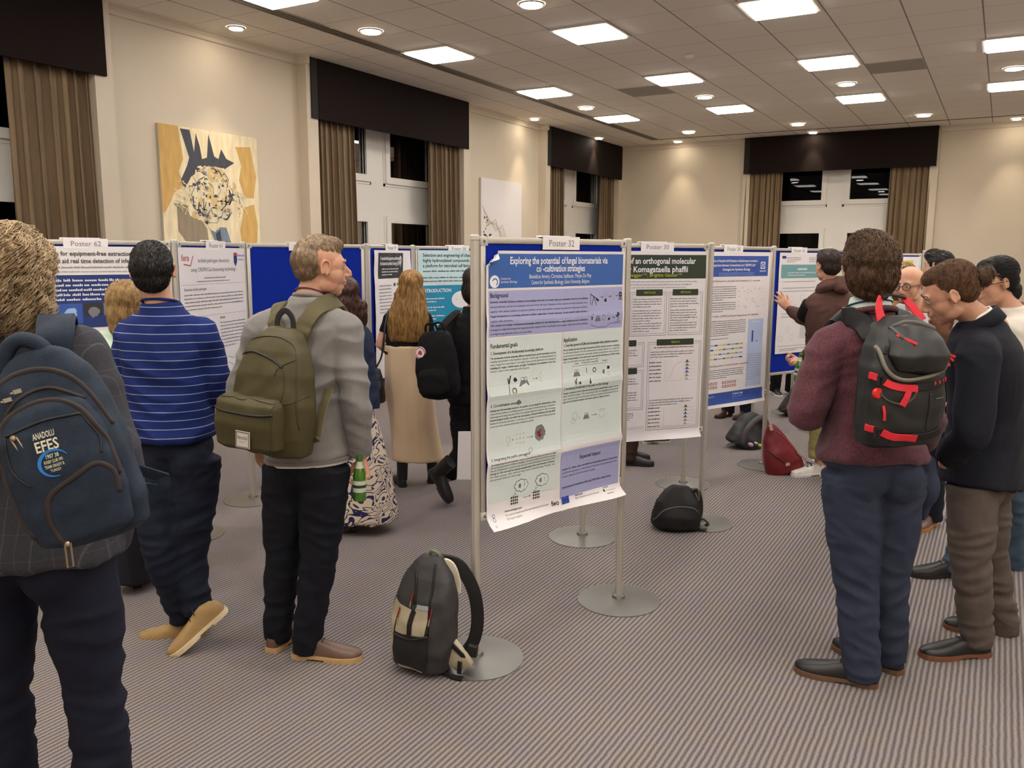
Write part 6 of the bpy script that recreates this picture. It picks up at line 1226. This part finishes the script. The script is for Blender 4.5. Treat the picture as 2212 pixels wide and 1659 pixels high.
# ---- blue rucksack of the curly haired person
BLU = mat('blue_rucksack', (36, 48, 64), .75, bump=.4, bscale=300, var=.3, vscale=40, spec=.3); BLD = mat('brown_zip_tape', (46, 36, 34), .7)
out = -f5.f*.97+RT*.05; tu = (UP*math.cos(R(16))-RT*math.sin(R(16))).normalized()
o = at(166, 1176, 1.70)+FW*.13; b = Bag('backpack', 'blue backpack printed with white and light blue lettering, worn at the left edge', 'backpack', o, out, tu+f5.f*.05, 'worn backpacks', (.78, .72, .90))
m = MB(); b.loft(m, [(-.015, .10, .02, .09), (.0, .14, .0, .125), (.06, .160, -.01, .150), (.20, .165, -.01, .150), (.32, .150, -.01, .130), (.40, .125, .0, .10), (.45, .085, .01, .07), (.47, .04, .02, .05)]); b.solid('main_body', m, BLU, amp=.006, seed=8); main = b.last
m = MB(); b.loft(m, [(.005, .08, .08, .165), (.02, .125, .09, .185), (.10, .145, .09, .195), (.20, .148, .09, .190), (.28, .135, .09, .175), (.33, .11, .08, .145), (.355, .07, .07, .11)], 3.4); fp = b.solid('front_pocket', m, BLU, amp=.004, seed=9); fpb = b.last
def zipline(nm, pts, par=None, r=.006): b.line(nm, pts, r*1.05, BLD, parent=par, flat=.5, lift=.0); 
zipline('zip', [(-.135, .2, .04), (-.14, .2, .20), (-.12, .2, .30), (-.06, .2, .343), (.03, .2, .346), (.10, .2, .31), (.138, .2, .22), (.142, .2, .14)], fp)
zipline('zip', [(-.05, .2, .005), (-.065, .2, .07), (-.04, .2, .135), (.04, .2, .165), (.10, .2, .180), (.132, .2, .15), (.128, .2, .10)], fp)
b.line('seam', [(-.10, .2, .295), (.0, .2, .307), (.10, .2, .300)], .003, ZIP, parent=fp); b.line('seam', [(-.10, .2, .295), (-.11, .2, .22), (-.075, .2, .170)], .0022, ZIP, parent=fp); b.line('seam', [(.10, .2, .300), (.125, .2, .24), (.12, .2, .20)], .0022, ZIP, parent=fp)
for x, z, dx, dz in ((-.085, .288, .008, -.036), (-.052, .015, -.012, -.05)):
    h_ = b.hit(x, z); n = b.X.col[1]; m = MB(); q = [h_+b.X @ Vector((p[0], .004, p[1])) for p in ((0, 0), (.012, 0), (.012+dx, dz), (dx, dz), (0, 0))]; m.tube(q, .0022, 6); m.ell(h_+n*.004+b.X.col[0]*.006, .007, None, 8, 6); b.part('zip_pull', m, MET, fp)
LW = mat('print_white', (208, 204, 180), .6); LB = mat('print_blue', (30, 120, 200), .6)
b.surf_text('print', 'ANADOLU', -.005, .270, .020, LW, None, 0, .056, True, parent=fp); b.surf_text('print', 'EFES', -.004, .240, .035, LW, None, 0, .062, True, parent=fp)
for k_, (t_, z, wdt, sz) in enumerate((('1907 38', .222, .036, .013), ('RUGBY CLUB 1991', .211, .049, .010), ('TEAM GRADY R', .200, .052, .010), ('TURKEY', .190, .029, .009))): b.surf_text('print', t_, .002, z, sz, LW, None, 0, wdt, True, parent=fp)
m = MB(); P = []
for i in range(0, 27):
    t = R(25)+R(250)*i/26; x, z = .004+.040*math.cos(t), .208+.030*math.sin(t); P.append(b.hit(x, z)+b.X.col[1]*.0016)
strap(m, P, [b.X.col[1]]*len(P), [.0015+.006*math.sin(PI*i/26) for i in range(27)], .001); b.part('print', m, LB, fp)
b.last = main
zipline('zip', [(-.155, .1, .22), (-.15, .1, .33), (-.10, .12, .405), (-.02, .12, .425), (.07, .12, .40), (.12, .12, .34), (.15, .1, .25)])
b.line('seam', [(-.13, .12, .30), (-.06, .12, .365), (.03, .12, .375), (.11, .12, .33)], .004, BLD)
for x, z in ((-.055, .385), (-.085, .372)): h_ = b.hit(x, z); m = MB(); m.box((-.002, .003, -.003), (.015, .006, .006), b.X, h_); m.box((-.008, .004, -.001), (.0, .006, .003), b.X, h_); b.part('zip_pull', m, mat('nickel', (200, 196, 188), .25, .9))
m = MB(); pts = spline([b.W(-.11, .03, .40), b.W(-.08, .03, .47), b.W(-.03, .03, .50), b.W(.02, .03, .475), b.W(.04, .03, .42)], 6); m.tube(pts, .017, 12, round_ends=True); b.part('handle', m, BLU, smooth=True)
jb = f5.bv(); J = f5.J
for x_ in (0, -190):
    P = spline([at(108+x_, 800, 1.86), at(112+x_, 762, 1.84), at(118+x_, 712, 1.86), at(121+x_, 686, 1.97), at(128+x_, 692, 2.08), at(132+x_, 730, 2.17)], 6); N = spline([-FW+UP*.1, -FW+UP*.2, -FW*.8+UP*.6, -FW*.2+UP, FW*.5+UP, FW+UP*.2], 6)
    m = MB(); strap(m, P, [q.normalized() for q in N], .086, .014); b.part('shoulder_strap', m, BLU, smooth=True, auto=True)
m = MB(); a = b.W(.15, .01, .06); pts = [a, a+RT*.05+UP*.02-f5.f*.0, J['elR']-RT*.06+f5.f*.12]; strap(m, pts, [-FW]*3, .03, .004); b.part('lower_strap', m, BLU)
# ---- black rucksack with red straps
REDW = mat('red_webbing', (206, 28, 46), .6, bump=.2, bscale=500); RIP = mat('black_ripstop', (21, 20, 18), .48, bump=.3, bscale=260, var=.2, vscale=20, spec=.5)
out = -f3.f+RT*.04; o = at(1940, 955, 2.86)+FW*.14; b = Bag('backpack', 'black backpack with bright red straps and zip pulls, worn over burgundy sweater', 'backpack', o, out, UP+f3.f*.05+RT*.01, 'worn backpacks', .93)
m = MB(); b.loft(m, [(-.03, .12, .02, .12), (-.01, .155, .0, .165), (.06, .168, .0, .180), (.18, .170, .0, .178), (.28, .168, .0, .165), (.36, .150, .0, .145), (.43, .115, .0, .11), (.47, .07, .01, .07)]); b.solid('main_body', m, RIP, amp=.004, seed=12); main = b.last
m = MB(); b.loft(m, [(.255, .05, .09, .165, .03), (.275, .115, .08, .200, .02), (.33, .135, .07, .205, .012), (.39, .118, .06, .175, .01), (.435, .09, .05, .13, .008), (.455, .05, .05, .09, .005)], 2.8); tp = b.solid('top_pocket', m, RIP, amp=.005, seed=14); tpb = b.last
b.line('zip', [(-.09, .2, .43), (-.02, .2, .448), (.06, .2, .44), (.105, .2, .42)], .009, mat('zip_grey', (84, 80, 74), .5), parent=tp, flat=.5); b.pull('zip_pull', -.085, .405, .055, -.03, .010, REDW, parent=tp)
b.last = main; b.line('edge_zip', [(-.145, .2, .36), (-.13, .2, .28), (-.075, .2, .243), (.02, .2, .248), (.11, .2, .272), (.155, .2, .30)], .008, mat('zip_sheen', (112, 106, 94), .35), lift=.008); b.line('edge_zip', [(-.15, .2, .40), (-.145, .2, .33), (-.13, .2, .28)], .005, ZIP)
for z, x1 in ((.225, .0), (.028, .01)):
    b.band('dark_strap', [(-.02, .2, z-.012), (.06, .2, z-.008), (.14, .2, z+.01)], .028, NYL); b.band('red_strap', [(-.148, .2, z+.012), (-.10, .2, z-.002), (-.05, .2, z-.012), (x1, .2, z-.016)], .026, REDW, lift=.004); b.band('red_tab', [(-.176, .12, z+.03), (-.168, .16, z+.024)], .024, REDW, lift=.004)
    h_ = b.hit(-.148, z+.012); m = MB(); 
    for dx in (0, .014): m.box((-.012+dx, .004, -.017), (-.006+dx, .012, .015), b.X, h_)
    m.box((-.012, .004, .012), (.008, .012, .016), b.X, h_); m.box((-.012, .004, -.018), (.008, .012, -.014), b.X, h_); b.part('buckle', m, ZIP)
for k_ in range(4): h_ = b.hit(.075+.022*k_, .224+.004*k_); m = MB(); m.ell(h_+b.X.col[1]*.003, (.006-.0008*k_, .003, .010), b.X, 10, 6); b.part('red_eyelet', m, REDW)
b.pull('red_tail', -.035, .205, -.030, -.060, .026, REDW); b.pull('red_tab', .085, .278, .0, -.022, .026, REDW); b.band('red_tab', [(.165, .1, .262), (.166, .1, .238)], .014, REDW); b.pull('zip_pull', -.135, .145, .006, -.055, .010, REDW)
m = MB(); m.rings([[b.hit(-.150, .19)+b.X @ Vector((r*math.cos(2*PI*j/20), y, r*math.sin(2*PI*j/20))) for j in range(20)] for r, y in ((.018, -.004), (.020, .004), (.016, .009))]); b.part('button_badge', m, mat('red_badge', (214, 36, 30), .35), smooth=True, auto=True)
b.line('seam', [(-.15, .2, .20), (-.12, .2, .165), (-.06, .2, .15), (-.02, .2, .17), (.0, .2, .20)], .004, mat('worn_edge', (62, 60, 50), .6)); b.line('seam', [(.06, .2, .19), (.055, .2, .10), (.05, .2, .05)], .003, ZIP); b.line('seam', [(.085, .2, .165), (.12, .2, .17)], .004, mat('worn_edge', (62, 60, 50), .6))
for x0, x1_, k_ in ((-.075, -.06, 0), (.055, .085, 1)):
    m = MB(); P = spline([b.W(x0, .05, .445-.02*k_), b.W(x0-.005+.01*k_, .03, .50), b.W(x1_, .01, .54)] if k_ == 0 else [b.W(x1_+.02, .05, .45), b.W(x0+.02, .03, .50), b.W(x0-.01, .01, .535)], 5); strap(m, P, [b.X.col[1]]*len(P), [.04-.018*i/(len(P)-1) for i in range(len(P))], .004); b.part('red_loop', m, REDW)
m = MB(); pts = spline([b.W(-.06, .01, .535), b.W(-.01, .0, .545), b.W(.05, .01, .535)], 5); strap(m, pts, [UP]*len(pts), .024, .008); b.part('handle', m, NYL)
sb = f3.bv(); J = f3.J
for nm, sgn in (('L', -1), ('R', 1)):
    sh = J['sh'+nm]; mid = J['neck'].lerp(sh, .62)+UP*.06; top = b.W(.07*sgn, -.0, .40); m = MB()
    strap_on(m, sb, [top, top.lerp(mid, .4)-f3.f*.03, mid-f3.f*.05, mid, mid+f3.f*.08, mid+f3.f*.12-UP*.12], .072, .016, .004, loose=[.5, .1, 0, 0, 0, 0]); b.part('shoulder_strap', m, NYL, smooth=True, auto=True)
for k_, (dx, dz) in enumerate(((.045, -.035), (.030, -.055), (.052, -.02))):
    m = MB(); P = [b.W(.165, .10, .335-.01*k_), b.W(.165+dx*.5, .11, .335+dz*.5), b.W(.165+dx, .11, .335+dz)]; strap(m, P, [b.X.col[1]]*3, .009, .004); b.part('zip_pull', m, REDW)
# ---- black rucksack with round badge
o = at(962, 852, 5.52); b = Bag('backpack', 'black backpack with round red and white badge, worn behind the silver post', 'backpack', o, -f7.f*.8-FW*.5, UP-RT*.12, 'worn backpacks')
m = MB(); b.loft(m, [(-.02, .09, .02, .10), (.0, .125, .0, .13), (.08, .145, .0, .150), (.22, .145, .0, .145), (.33, .130, .0, .125), (.40, .11, .0, .10), (.43, .08, .01, .08)], 3.6); b.solid('main_body', m, BLACKC, .009, .005, seed=4); main7 = b.last
m = MB(); b.loft(m, [(.02, .08, .12, .18), (.04, .11, .12, .19), (.15, .11, .12, .19), (.19, .09, .12, .17)]); b.solid('front_pocket', m, BLACKC, .009, .004); 
m = MB()
for sx_ in (-.02, .03): m.tube(spline([b.W(sx_-.05, .05, .42), b.W(sx_-.04, .05, .475), b.W(sx_+.02, .05, .48), b.W(sx_+.045, .05, .42)], 5), .008, 8)
b.part('handles', m, BLACKC, smooth=True)
b.last = main7; h_ = b.hit(-.085, .30)
for r, y, cl, nm in ((.040, .004, 'paper', 'badge'), (.036, .0055, 'red', 'badge_ring'), (.030, .007, 'paper', 'badge_centre')): m = MB(); m.rings([[h_+b.X @ Vector((r*math.cos(2*PI*j/24), y_, r*1.05*math.sin(2*PI*j/24))) for j in range(24)] for y_ in (y-.003, y)]); b.part(nm, m, INK[cl])
m = MB(); m.add([h_+b.X @ Vector((x, .0085, z)) for x, z in ((-.018, -.012), (-.010, .008), (0, .018), (.012, .012), (.016, -.004), (.008, -.018), (-.004, -.008))], [(0, 1, 2, 3, 4, 5, 6)]); b.part('badge_mark', m, INK['red'])
m = MB(); c = f7.J['shL']; strap(m, spline([b.W(.03, .0, .40), b.W(.03, -.02, .46), c+UP*.075+RT*.02, c+UP*.03+f7.f*.10], 4), [UP-FW*.5]*13, .06, .01); b.part('shoulder_strap', m, BLACKC)
# ---- handbag of the blond woman
o = at(819, 868, 5.93); b = Bag('handbag', 'small black leather shoulder bag hanging beside the beige skirt', 'handbag', o, -FW*.9-RT*.4, UP)
m = MB(); b.loft(m, [(.0, .055, .0, .085), (.015, .07, -.005, .09), (.10, .070, -.002, .085), (.19, .058, .012, .07), (.245, .042, .025, .055), (.25, .03, .03, .05)], 3); b.solid('bag_body', m, mat('bag_leather', (22, 21, 26), .4, bump=.1), .007, .003)
m = MB(); a = f6.J['shL']; m.tube(spline([b.W(.0, .04, .245), at(824, 770, 5.90), at(829, 730, 5.91), at(834, 692, 5.95), at(842, 668, 6.07), a+FW*.09-UP*.06+RT*.02, a+FW*.11-UP*.22+RT*.02], 6), .0065, 8); b.part('strap', m, mat('bag_leather', (22, 21, 26), .4), smooth=True)
m = MB(); m.tube([b.W(0, .045, .23), b.W(0, .05, .27)], .006, 6); m.ell(b.W(0, .05, .275), .010, None, 8, 6); b.part('clasp', m, mat('nickel', (200, 196, 188), .25, .9))
# ---- loose white sheet beside the post
m = MB(); c0 = at(989, 932, 5.2); c1 = at(1024, 1038, 5.2); 
def fnp(a, b_): p = at(990+34*a-3*b_, 932+104*b_, 5.2); return p+FW*.004*math.sin(a*3)
m.grid(fnp, 6, 10); tag(m.build('paper_sheet', mat('white_card', (226, 220, 218), .6), solid=.002), 'white paper sheet hanging down just left of the nearest silver post', 'paper sheet')
# ---- bottle in the hand of the man in grey
GLS = mat('green_glass', (62, 118, 22), .12, spec=.8, coat=.5, var=.3, vscale=12)
def bottle(label, c, up, k=1.0, lab=True, rot=0):
    up = Vector(up).normalized(); t = thing('beer_bottle', label, 'bottle', c, 'green beer bottles'); X = frame(up.orthogonal(), up); n = 22; m = MB(); prof = [(.010, 0), (.029, .001), (.031, .006), (.031, .118), (.029, .130), (.021, .155), (.0145, .175), (.0135, .205), (.0155, .210), (.0155, .220), (.012, .224)]
    rg = lambda pr: [[Vector(c)+X @ (Vector((r*math.cos(2*PI*j/n), r*math.sin(2*PI*j/n), z))*k) for j in range(n)] for r, z in pr]; m.rings(rg(prof)); m.build('glass', GLS, t, smooth=True, auto=True)
    if lab: m = MB(); m.rings(rg([(.0316, .045), (.0316, .10)]), False, False); l = m.build('bottle_label', mat('bottle_label', (190, 196, 178), .5), t, smooth=True); m = MB(); m.rings(rg([(.0319, .066), (.0319, .080)]), False, False); m.build('label_band', INK['green'], l, smooth=True); m = MB(); m.rings(rg([(.0215, .153), (.0150, .175), (.0140, .19)]), False, False); m.build('neck_label', mat('bottle_label', (190, 196, 178), .5), t, smooth=True)
    return t
wr = g_.J['wrR']; bottle('green beer bottle held low in hand of person in grey sweater', wr-UP*.178+RT*.002-FW*.046, UP+RT*.02, .88)
wr = f10.J['wrR']; bottle('green bottle held by person in two-tone hoodie', at(1722, 822, 6.35), UP+RT*.08, .95)
# ================================================= bags on the floor
def gp_(x, y): return gp(x, y)
# white and black hiking rucksack leaning by the first post
CRM = mat('cream_ripstop', (176, 164, 138), .6, bump=.4, bscale=200, var=.15, vscale=12); CHB = mat('charcoal_ripstop', (52, 50, 50), .6, bump=.4, bscale=200, var=.3, vscale=20)
o = gp(928, 1432); o.z = .012; px_ = 1/ (o-Vector((0, 0, HC))).dot(_f)*FPX
b = Bag('backpack', 'black and off-white hiking backpack standing against the nearest silver post', 'backpack', o+FW*.02, -FW*.92-RT*.38, UP+RT*.10+FW*.03, 'backpacks on the floor')
m = MB(); b.loft(m, [(0, .085, .0, .13), (.02, .125, -.01, .155), (.10, .140, -.01, .165), (.22, .142, -.01, .155), (.32, .130, -.01, .135), (.40, .105, -.005, .105), (.45, .075, .0, .075), (.48, .04, .01, .05)], 2.8); b.solid('main_body', m, CHB, .006, .004, seed=21); main = b.last
def panel_on(name, outline, matl, lift=.0025, div=8):
    """cloth panel lying on the bag between two edge curves: outline = (left pts, right pts) as (x,z) lists from top to bottom"""
    Lp, Rp = outline; Ls = spline([Vector((p[0], 0, p[1])) for p in Lp], div); Rs = spline([Vector((p[0], 0, p[1])) for p in Rp], div); m = MB(); vs = []; nn = 8
    for a, c_ in zip(Ls, Rs):
        for j in range(nn+1): p = a.lerp(c_, j/nn); vs.append(b.hit(p.x, p.z)+b.X.col[1]*lift)
    fs = [(i*(nn+1)+j, i*(nn+1)+j+1, (i+1)*(nn+1)+j+1, (i+1)*(nn+1)+j) for i in range(len(Ls)-1) for j in range(nn)]; m.add(vs, fs); return b.part(name, m, matl, smooth=True)
panel_on('cream_panel', ([(-.115, .30), (-.135, .22), (-.137, .12), (-.118, .05)], [(-.085, .285), (-.098, .21), (-.10, .12), (-.085, .03)]), CRM)
panel_on('cream_panel', ([(-.085, .285), (-.09, .23), (-.093, .17)], [(-.028, .275), (-.032, .22), (-.036, .165)]), CRM); panel_on('cream_panel', ([(-.010, .285), (-.014, .22), (-.018, .165)], [(.055, .295), (.050, .23), (.044, .18)]), CRM)
panel_on('reflective_tab', ([(-.005, .302), (-.006, .283)], [(.052, .308), (.050, .29)]), mat('reflective_grey', (150, 154, 158), .4), .0045); panel_on('cream_strip', ([(-.07, .030), (-.07, .020)], [(.045, .028), (.045, .018)]), CRM)
b.band('compression_strap', [(-.019, .2, .285), (-.024, .2, .22), (-.028, .2, .165)], .022, NYL, lift=.004); panel_on('mesh_pocket', ([(-.092, .165), (-.096, .10), (-.088, .035)], [(.062, .185), (.066, .10), (.06, .03)]), mat('black_mesh', (20, 19, 20), .6), .008)
b.line('pocket_rim', [(-.094, .2, .162), (-.02, .2, .156), (.062, .2, .186)], .006, ZIP, lift=.008); b.line('zip', [(-.045, .2, .42), (-.028, .2, .38), (-.018, .2, .30)], .006, ZIP); b.line('seam', [(.03, .2, .46), (.045, .2, .38), (.050, .2, .30), (.06, .2, .19)], .005, ZIP)
for x, z, dz in ((-.03, .345, -.06), (.065, .30, -.07), (-.082, .27, -.07)):
    h_ = b.hit(x, z)+b.X.col[1]*.005; m = MB(); m.tube([h_, b.hit(x-.004, z+dz*.6)+b.X.col[1]*.008], .0026, 6); m.k = 1; m.tube([b.hit(x-.004, z+dz*.6)+b.X.col[1]*.008, b.hit(x-.006, z+dz)+b.X.col[1]*.005], .003, 6); b.part('zip_cord', m, [mat('red_cord', (150, 26, 40), .6), mat('tan_cord', (150, 130, 90), .7)])
for sgn, col_ in ((1, NYL),):
    m = MB(); P = spline([b.W(.02, .0, .45), b.W(.10, -.01, .44), b.W(.165, -.03, .34), b.W(.19, -.04, .22), b.W(.185, -.03, .12), b.W(.15, .0, .05)], 6); strap(m, P, [b.X.col[0]*.6+b.X.col[1]*.8]*len(P), .055, .016); b.part('shoulder_strap', m, col_, smooth=True, auto=True)
    m = MB(); P = spline([b.W(.02, .02, .45), b.W(.08, .03, .45), b.W(.115, .02, .38), b.W(.12, .02, .34)], 6); strap(m, P, [b.X.col[1]]*len(P), [.03+.012*math.sin(i*.3) for i in range(len(P))], .010); b.part('strap_pad', m, mat('pale_pad', (202, 194, 172), .6), smooth=True, auto=True)
m = MB(); P = spline([b.W(-.02, .03, .47), b.W(-.005, .04, .50), b.W(.025, .04, .495), b.W(.035, .03, .465)], 6); m.tube(P, .007, 8); b.part('handle', m, mat('sage_webbing', (110, 118, 92), .7), smooth=True)
m = MB(); P = spline([b.W(.07, .05, .12), b.W(.11, .07, .115), b.W(.17, .075, .075), b.W(.195, .06, .045)], 6); n_ = len(P); strap(m, P, [b.X.col[1]]*n_, [.13-.045*i/n_ for i in range(n_)], .03); me_ = fuse(m, .005, 3); put(me_, 'hip_belt', CRM, b.root)
m = MB(); P = spline([b.W(.07, .075, .165), b.W(.12, .09, .155), b.W(.18, .09, .115), b.W(.20, .08, .09)], 6); strap(m, P, [b.X.col[1]]*len(P), .02, .008); b.part('belt_binding', m, ZIP, smooth=True, auto=True)
m = MB(); m.box((-.018, -.012, -.02), (.022, .012, .028), b.X, b.W(.215, .05, .115)); b.part('buckle', m, ZIP, bevel=.004); m = MB(); strap(m, [b.W(.12, .09, .012), b.W(.165, .10, .008), b.W(.20, .10, .012)], [UP]*3, .026, .012); b.part('loose_strap', m, ZIP); m = MB(); h_ = b.W(.183, .092, .055); m.box((-.010, .0, -.028), (.010, .006, .028), b.X, h_); b.part('belt_tab', m, ZIP, bevel=.003)
# black slumped bag at the right post of poster 30
def lump(label, o, out, up, secs, matl, e=2.6, vox=.008, amp=.006, seed=1, name='backpack'):
    bb = Bag(name, label, 'backpack', o, out, up, 'backpacks on the floor'); m = MB(); bb.loft(m, secs, e); bb.solid('main_body', m, matl, vox, amp, (10, 10, 10), seed); return bb
o = gp(1458, 1140); o.z = .004
b = lump('black domed backpack slumped on the carpet in front of poster 30', o+FW*.03, -FW, UP+RT*.05, [(0, .13, -.07, .13), (.02, .155, -.08, .15), (.09, .155, -.08, .14), (.17, .135, -.07, .10, .005), (.23, .10, -.06, .05, .012), (.265, .05, -.04, .02, .02)], mat('black_polyester', (20, 19, 20), .6, bump=.2, bscale=300, spec=.3), seed=5)
b.line('piping', [(-.150, .2, .055), (-.10, .2, .125), (-.02, .2, .155), (.08, .2, .155), (.125, .2, .125)], .003, mat('grey_piping', (112, 108, 102), .6)); main = b.last
m = MB(); P = spline([b.W(.08, .0, .235), b.W(.125, .02, .24), b.W(.15, .03, .17), b.W(.15, .04, .09), b.W(.12, .08, .07)], 6); strap(m, P, [b.X.col[1]]*len(P), .03, .012); b.part('shoulder_strap', m, ZIP, smooth=True, auto=True); m = MB(); m.tube(spline([b.W(.09, .02, .245), b.W(.118, .03, .262), b.W(.135, .03, .22), b.W(.125, .04, .16)], 5), .0045, 6); b.part('handle', m, mat('grey_piping', (112, 108, 102), .6), smooth=True)
m = MB(); strap(m, spline([b.W(.13, .08, .02), b.W(.17, .09, .035), b.W(.195, .08, .05), b.W(.165, .07, .075), b.W(.13, .07, .06)], 5), [UP+RT*.2]*21, .026, .008); b.part('strap_end', m, ZIP); m = MB(); m.ell(b.W(.16, .10, .025), (.03, .02, .018), b.X); b.part('buckle', m, mat('grey_buckle', (72, 72, 74), .4), smooth=True)
# grey-black bag under poster 28
o = gp(1603, 968); o.z = .004
b = lump('dark grey backpack tipped over beside the red one, under poster 28', o+FW*.05, -FW+RT*.1, UP+RT*.45, [(0, .15, -.09, .12), (.02, .17, -.10, .14), (.10, .16, -.10, .13), (.20, .13, -.09, .09), (.28, .10, -.06, .05), (.33, .05, -.04, .02)], mat('dark_grey_nylon', (30, 29, 31), .55, bump=.3, bscale=200), seed=7)
m = MB(); P = spline([b.W(-.06, .12, .05), b.W(-.07, .12, .17), b.W(-.02, .09, .28), b.W(.05, .07, .33), b.W(.12, .06, .27)], 6); m.tube(P, .026, 10, flat=.7, round_ends=True); b.part('shoulder_strap', m, mat('grey_strap', (72, 66, 68), .7, bump=.3, bscale=200), smooth=True)
m = MB(); m.ell(b.W(.01, .15, .06), (.028, .015, .018), b.X); m.k = 1; m.ell(b.W(.05, .15, .09), (.022, .012, .012), b.X); m.k = 2; m.ell(b.W(.10, .13, .085), (.016, .014, .016), b.X); b.part('charms', m, [mat('lilac', (176, 150, 184), .5), mat('silver_charm', (190, 188, 190), .3, .7), mat('yellow_charm', (196, 186, 60), .5)], smooth=True)
m = MB(); strap(m, [b.W(-.10, .14, .03), b.W(-.14, .15, .01), b.W(-.19, .15, -.02)], [UP]*3, .02, .006); b.part('loose_strap', m, ZIP)
# red bag
REDB = mat('crimson_nylon', (122, 24, 34), .5, bump=.3, bscale=120, var=.2, vscale=9)
o = gp(1700, 1025); o.z = .004
b = lump('crimson backpack leaning upright next to the post, right of the grey one', o+FW*.06, -FW+RT*.05, UP-RT*.30, [(0, .12, -.06, .08), (.02, .155, -.07, .10), (.10, .150, -.07, .11), (.20, .125, -.06, .10, -.012), (.30, .085, -.05, .07, -.02), (.38, .045, -.03, .04, -.022), (.41, .02, -.01, .02, -.02)], REDB, vox=.007, seed=8)
b.line('zip', [(-.11, .2, .24), (-.06, .2, .17), (-.02, .2, .12), (.0, .2, .105)], .006, mat('dark_red_zip', (50, 14, 20), .6)); b.line('seam', [(.0, .2, .36), (.05, .2, .28), (.10, .2, .17), (.14, .2, .07)], .005, mat('red_light', (160, 44, 56), .6))
m = MB(); m.box((-.016, .002, -.012), (.016, .006, .012), b.X, b.hit(.005, .095)); b.part('tag_patch', m, mat('beige_leather', (196, 164, 140), .6)); m = MB(); m.box((-.012, -.005, -.02), (.012, .01, .02), b.X, b.W(-.035, .045, .40)); b.part('top_tab', m, mat('beige_leather', (196, 164, 140), .6))
m = MB(); strap(m, [b.W(.11, .10, .16), b.W(.15, .09, .10), b.W(.175, .08, .045)], [b.X.col[1]]*3, .018, .004); b.part('strap_end', m, mat('grey_beige_webbing', (170, 156, 144), .7)); m = MB(); m.tube(spline([b.W(.16, .1, .06), b.W(.19, .1, .045), b.W(.18, .1, .015), b.W(.155, .1, .03)], 5), .005, 6); b.part('buckle', m, ZIP)
# ochre and black bag
o = gp(1712, 900); o.z = .004
b = lump('ochre and black backpack on the floor below poster 26', o+FW*.05, -FW, UP+RT*.35, [(0, .14, -.08, .10), (.02, .16, -.09, .11), (.09, .15, -.09, .11), (.20, .12, -.08, .08), (.33, .09, -.06, .05), (.42, .05, -.04, .02)], mat('black_brown_nylon', (34, 28, 24), .6), seed=9); main = b.last
m = MB(); b.loft(m, [(.035, .07, .08, .125), (.05, .115, .06, .135), (.09, .12, .06, .135), (.12, .08, .06, .12)]); b.solid('ochre_pocket', m, mat('ochre_canvas', (176, 116, 34), .7), .008, .003)
b.last = main
for x0, x1_ in ((-.09, -.02), (-.03, .04)): b.band('ochre_strap', [(x0, .2, .14), (x0+.01, .2, .26), (x1_, .2, .38)], .03, mat('ochre_canvas', (176, 116, 34), .7), lift=.01)
b.line('cord', [(-.11, .2, .13), (-.03, .2, .18), (-.09, .2, .24), (.0, .2, .30)], .004, ZIP, lift=.014); m = MB(); strap(m, [b.W(-.12, .12, .07), b.W(-.17, .12, .02), b.W(-.22, .1, .02)], [UP]*3, .016, .005); b.part('loose_strap', m, ZIP)
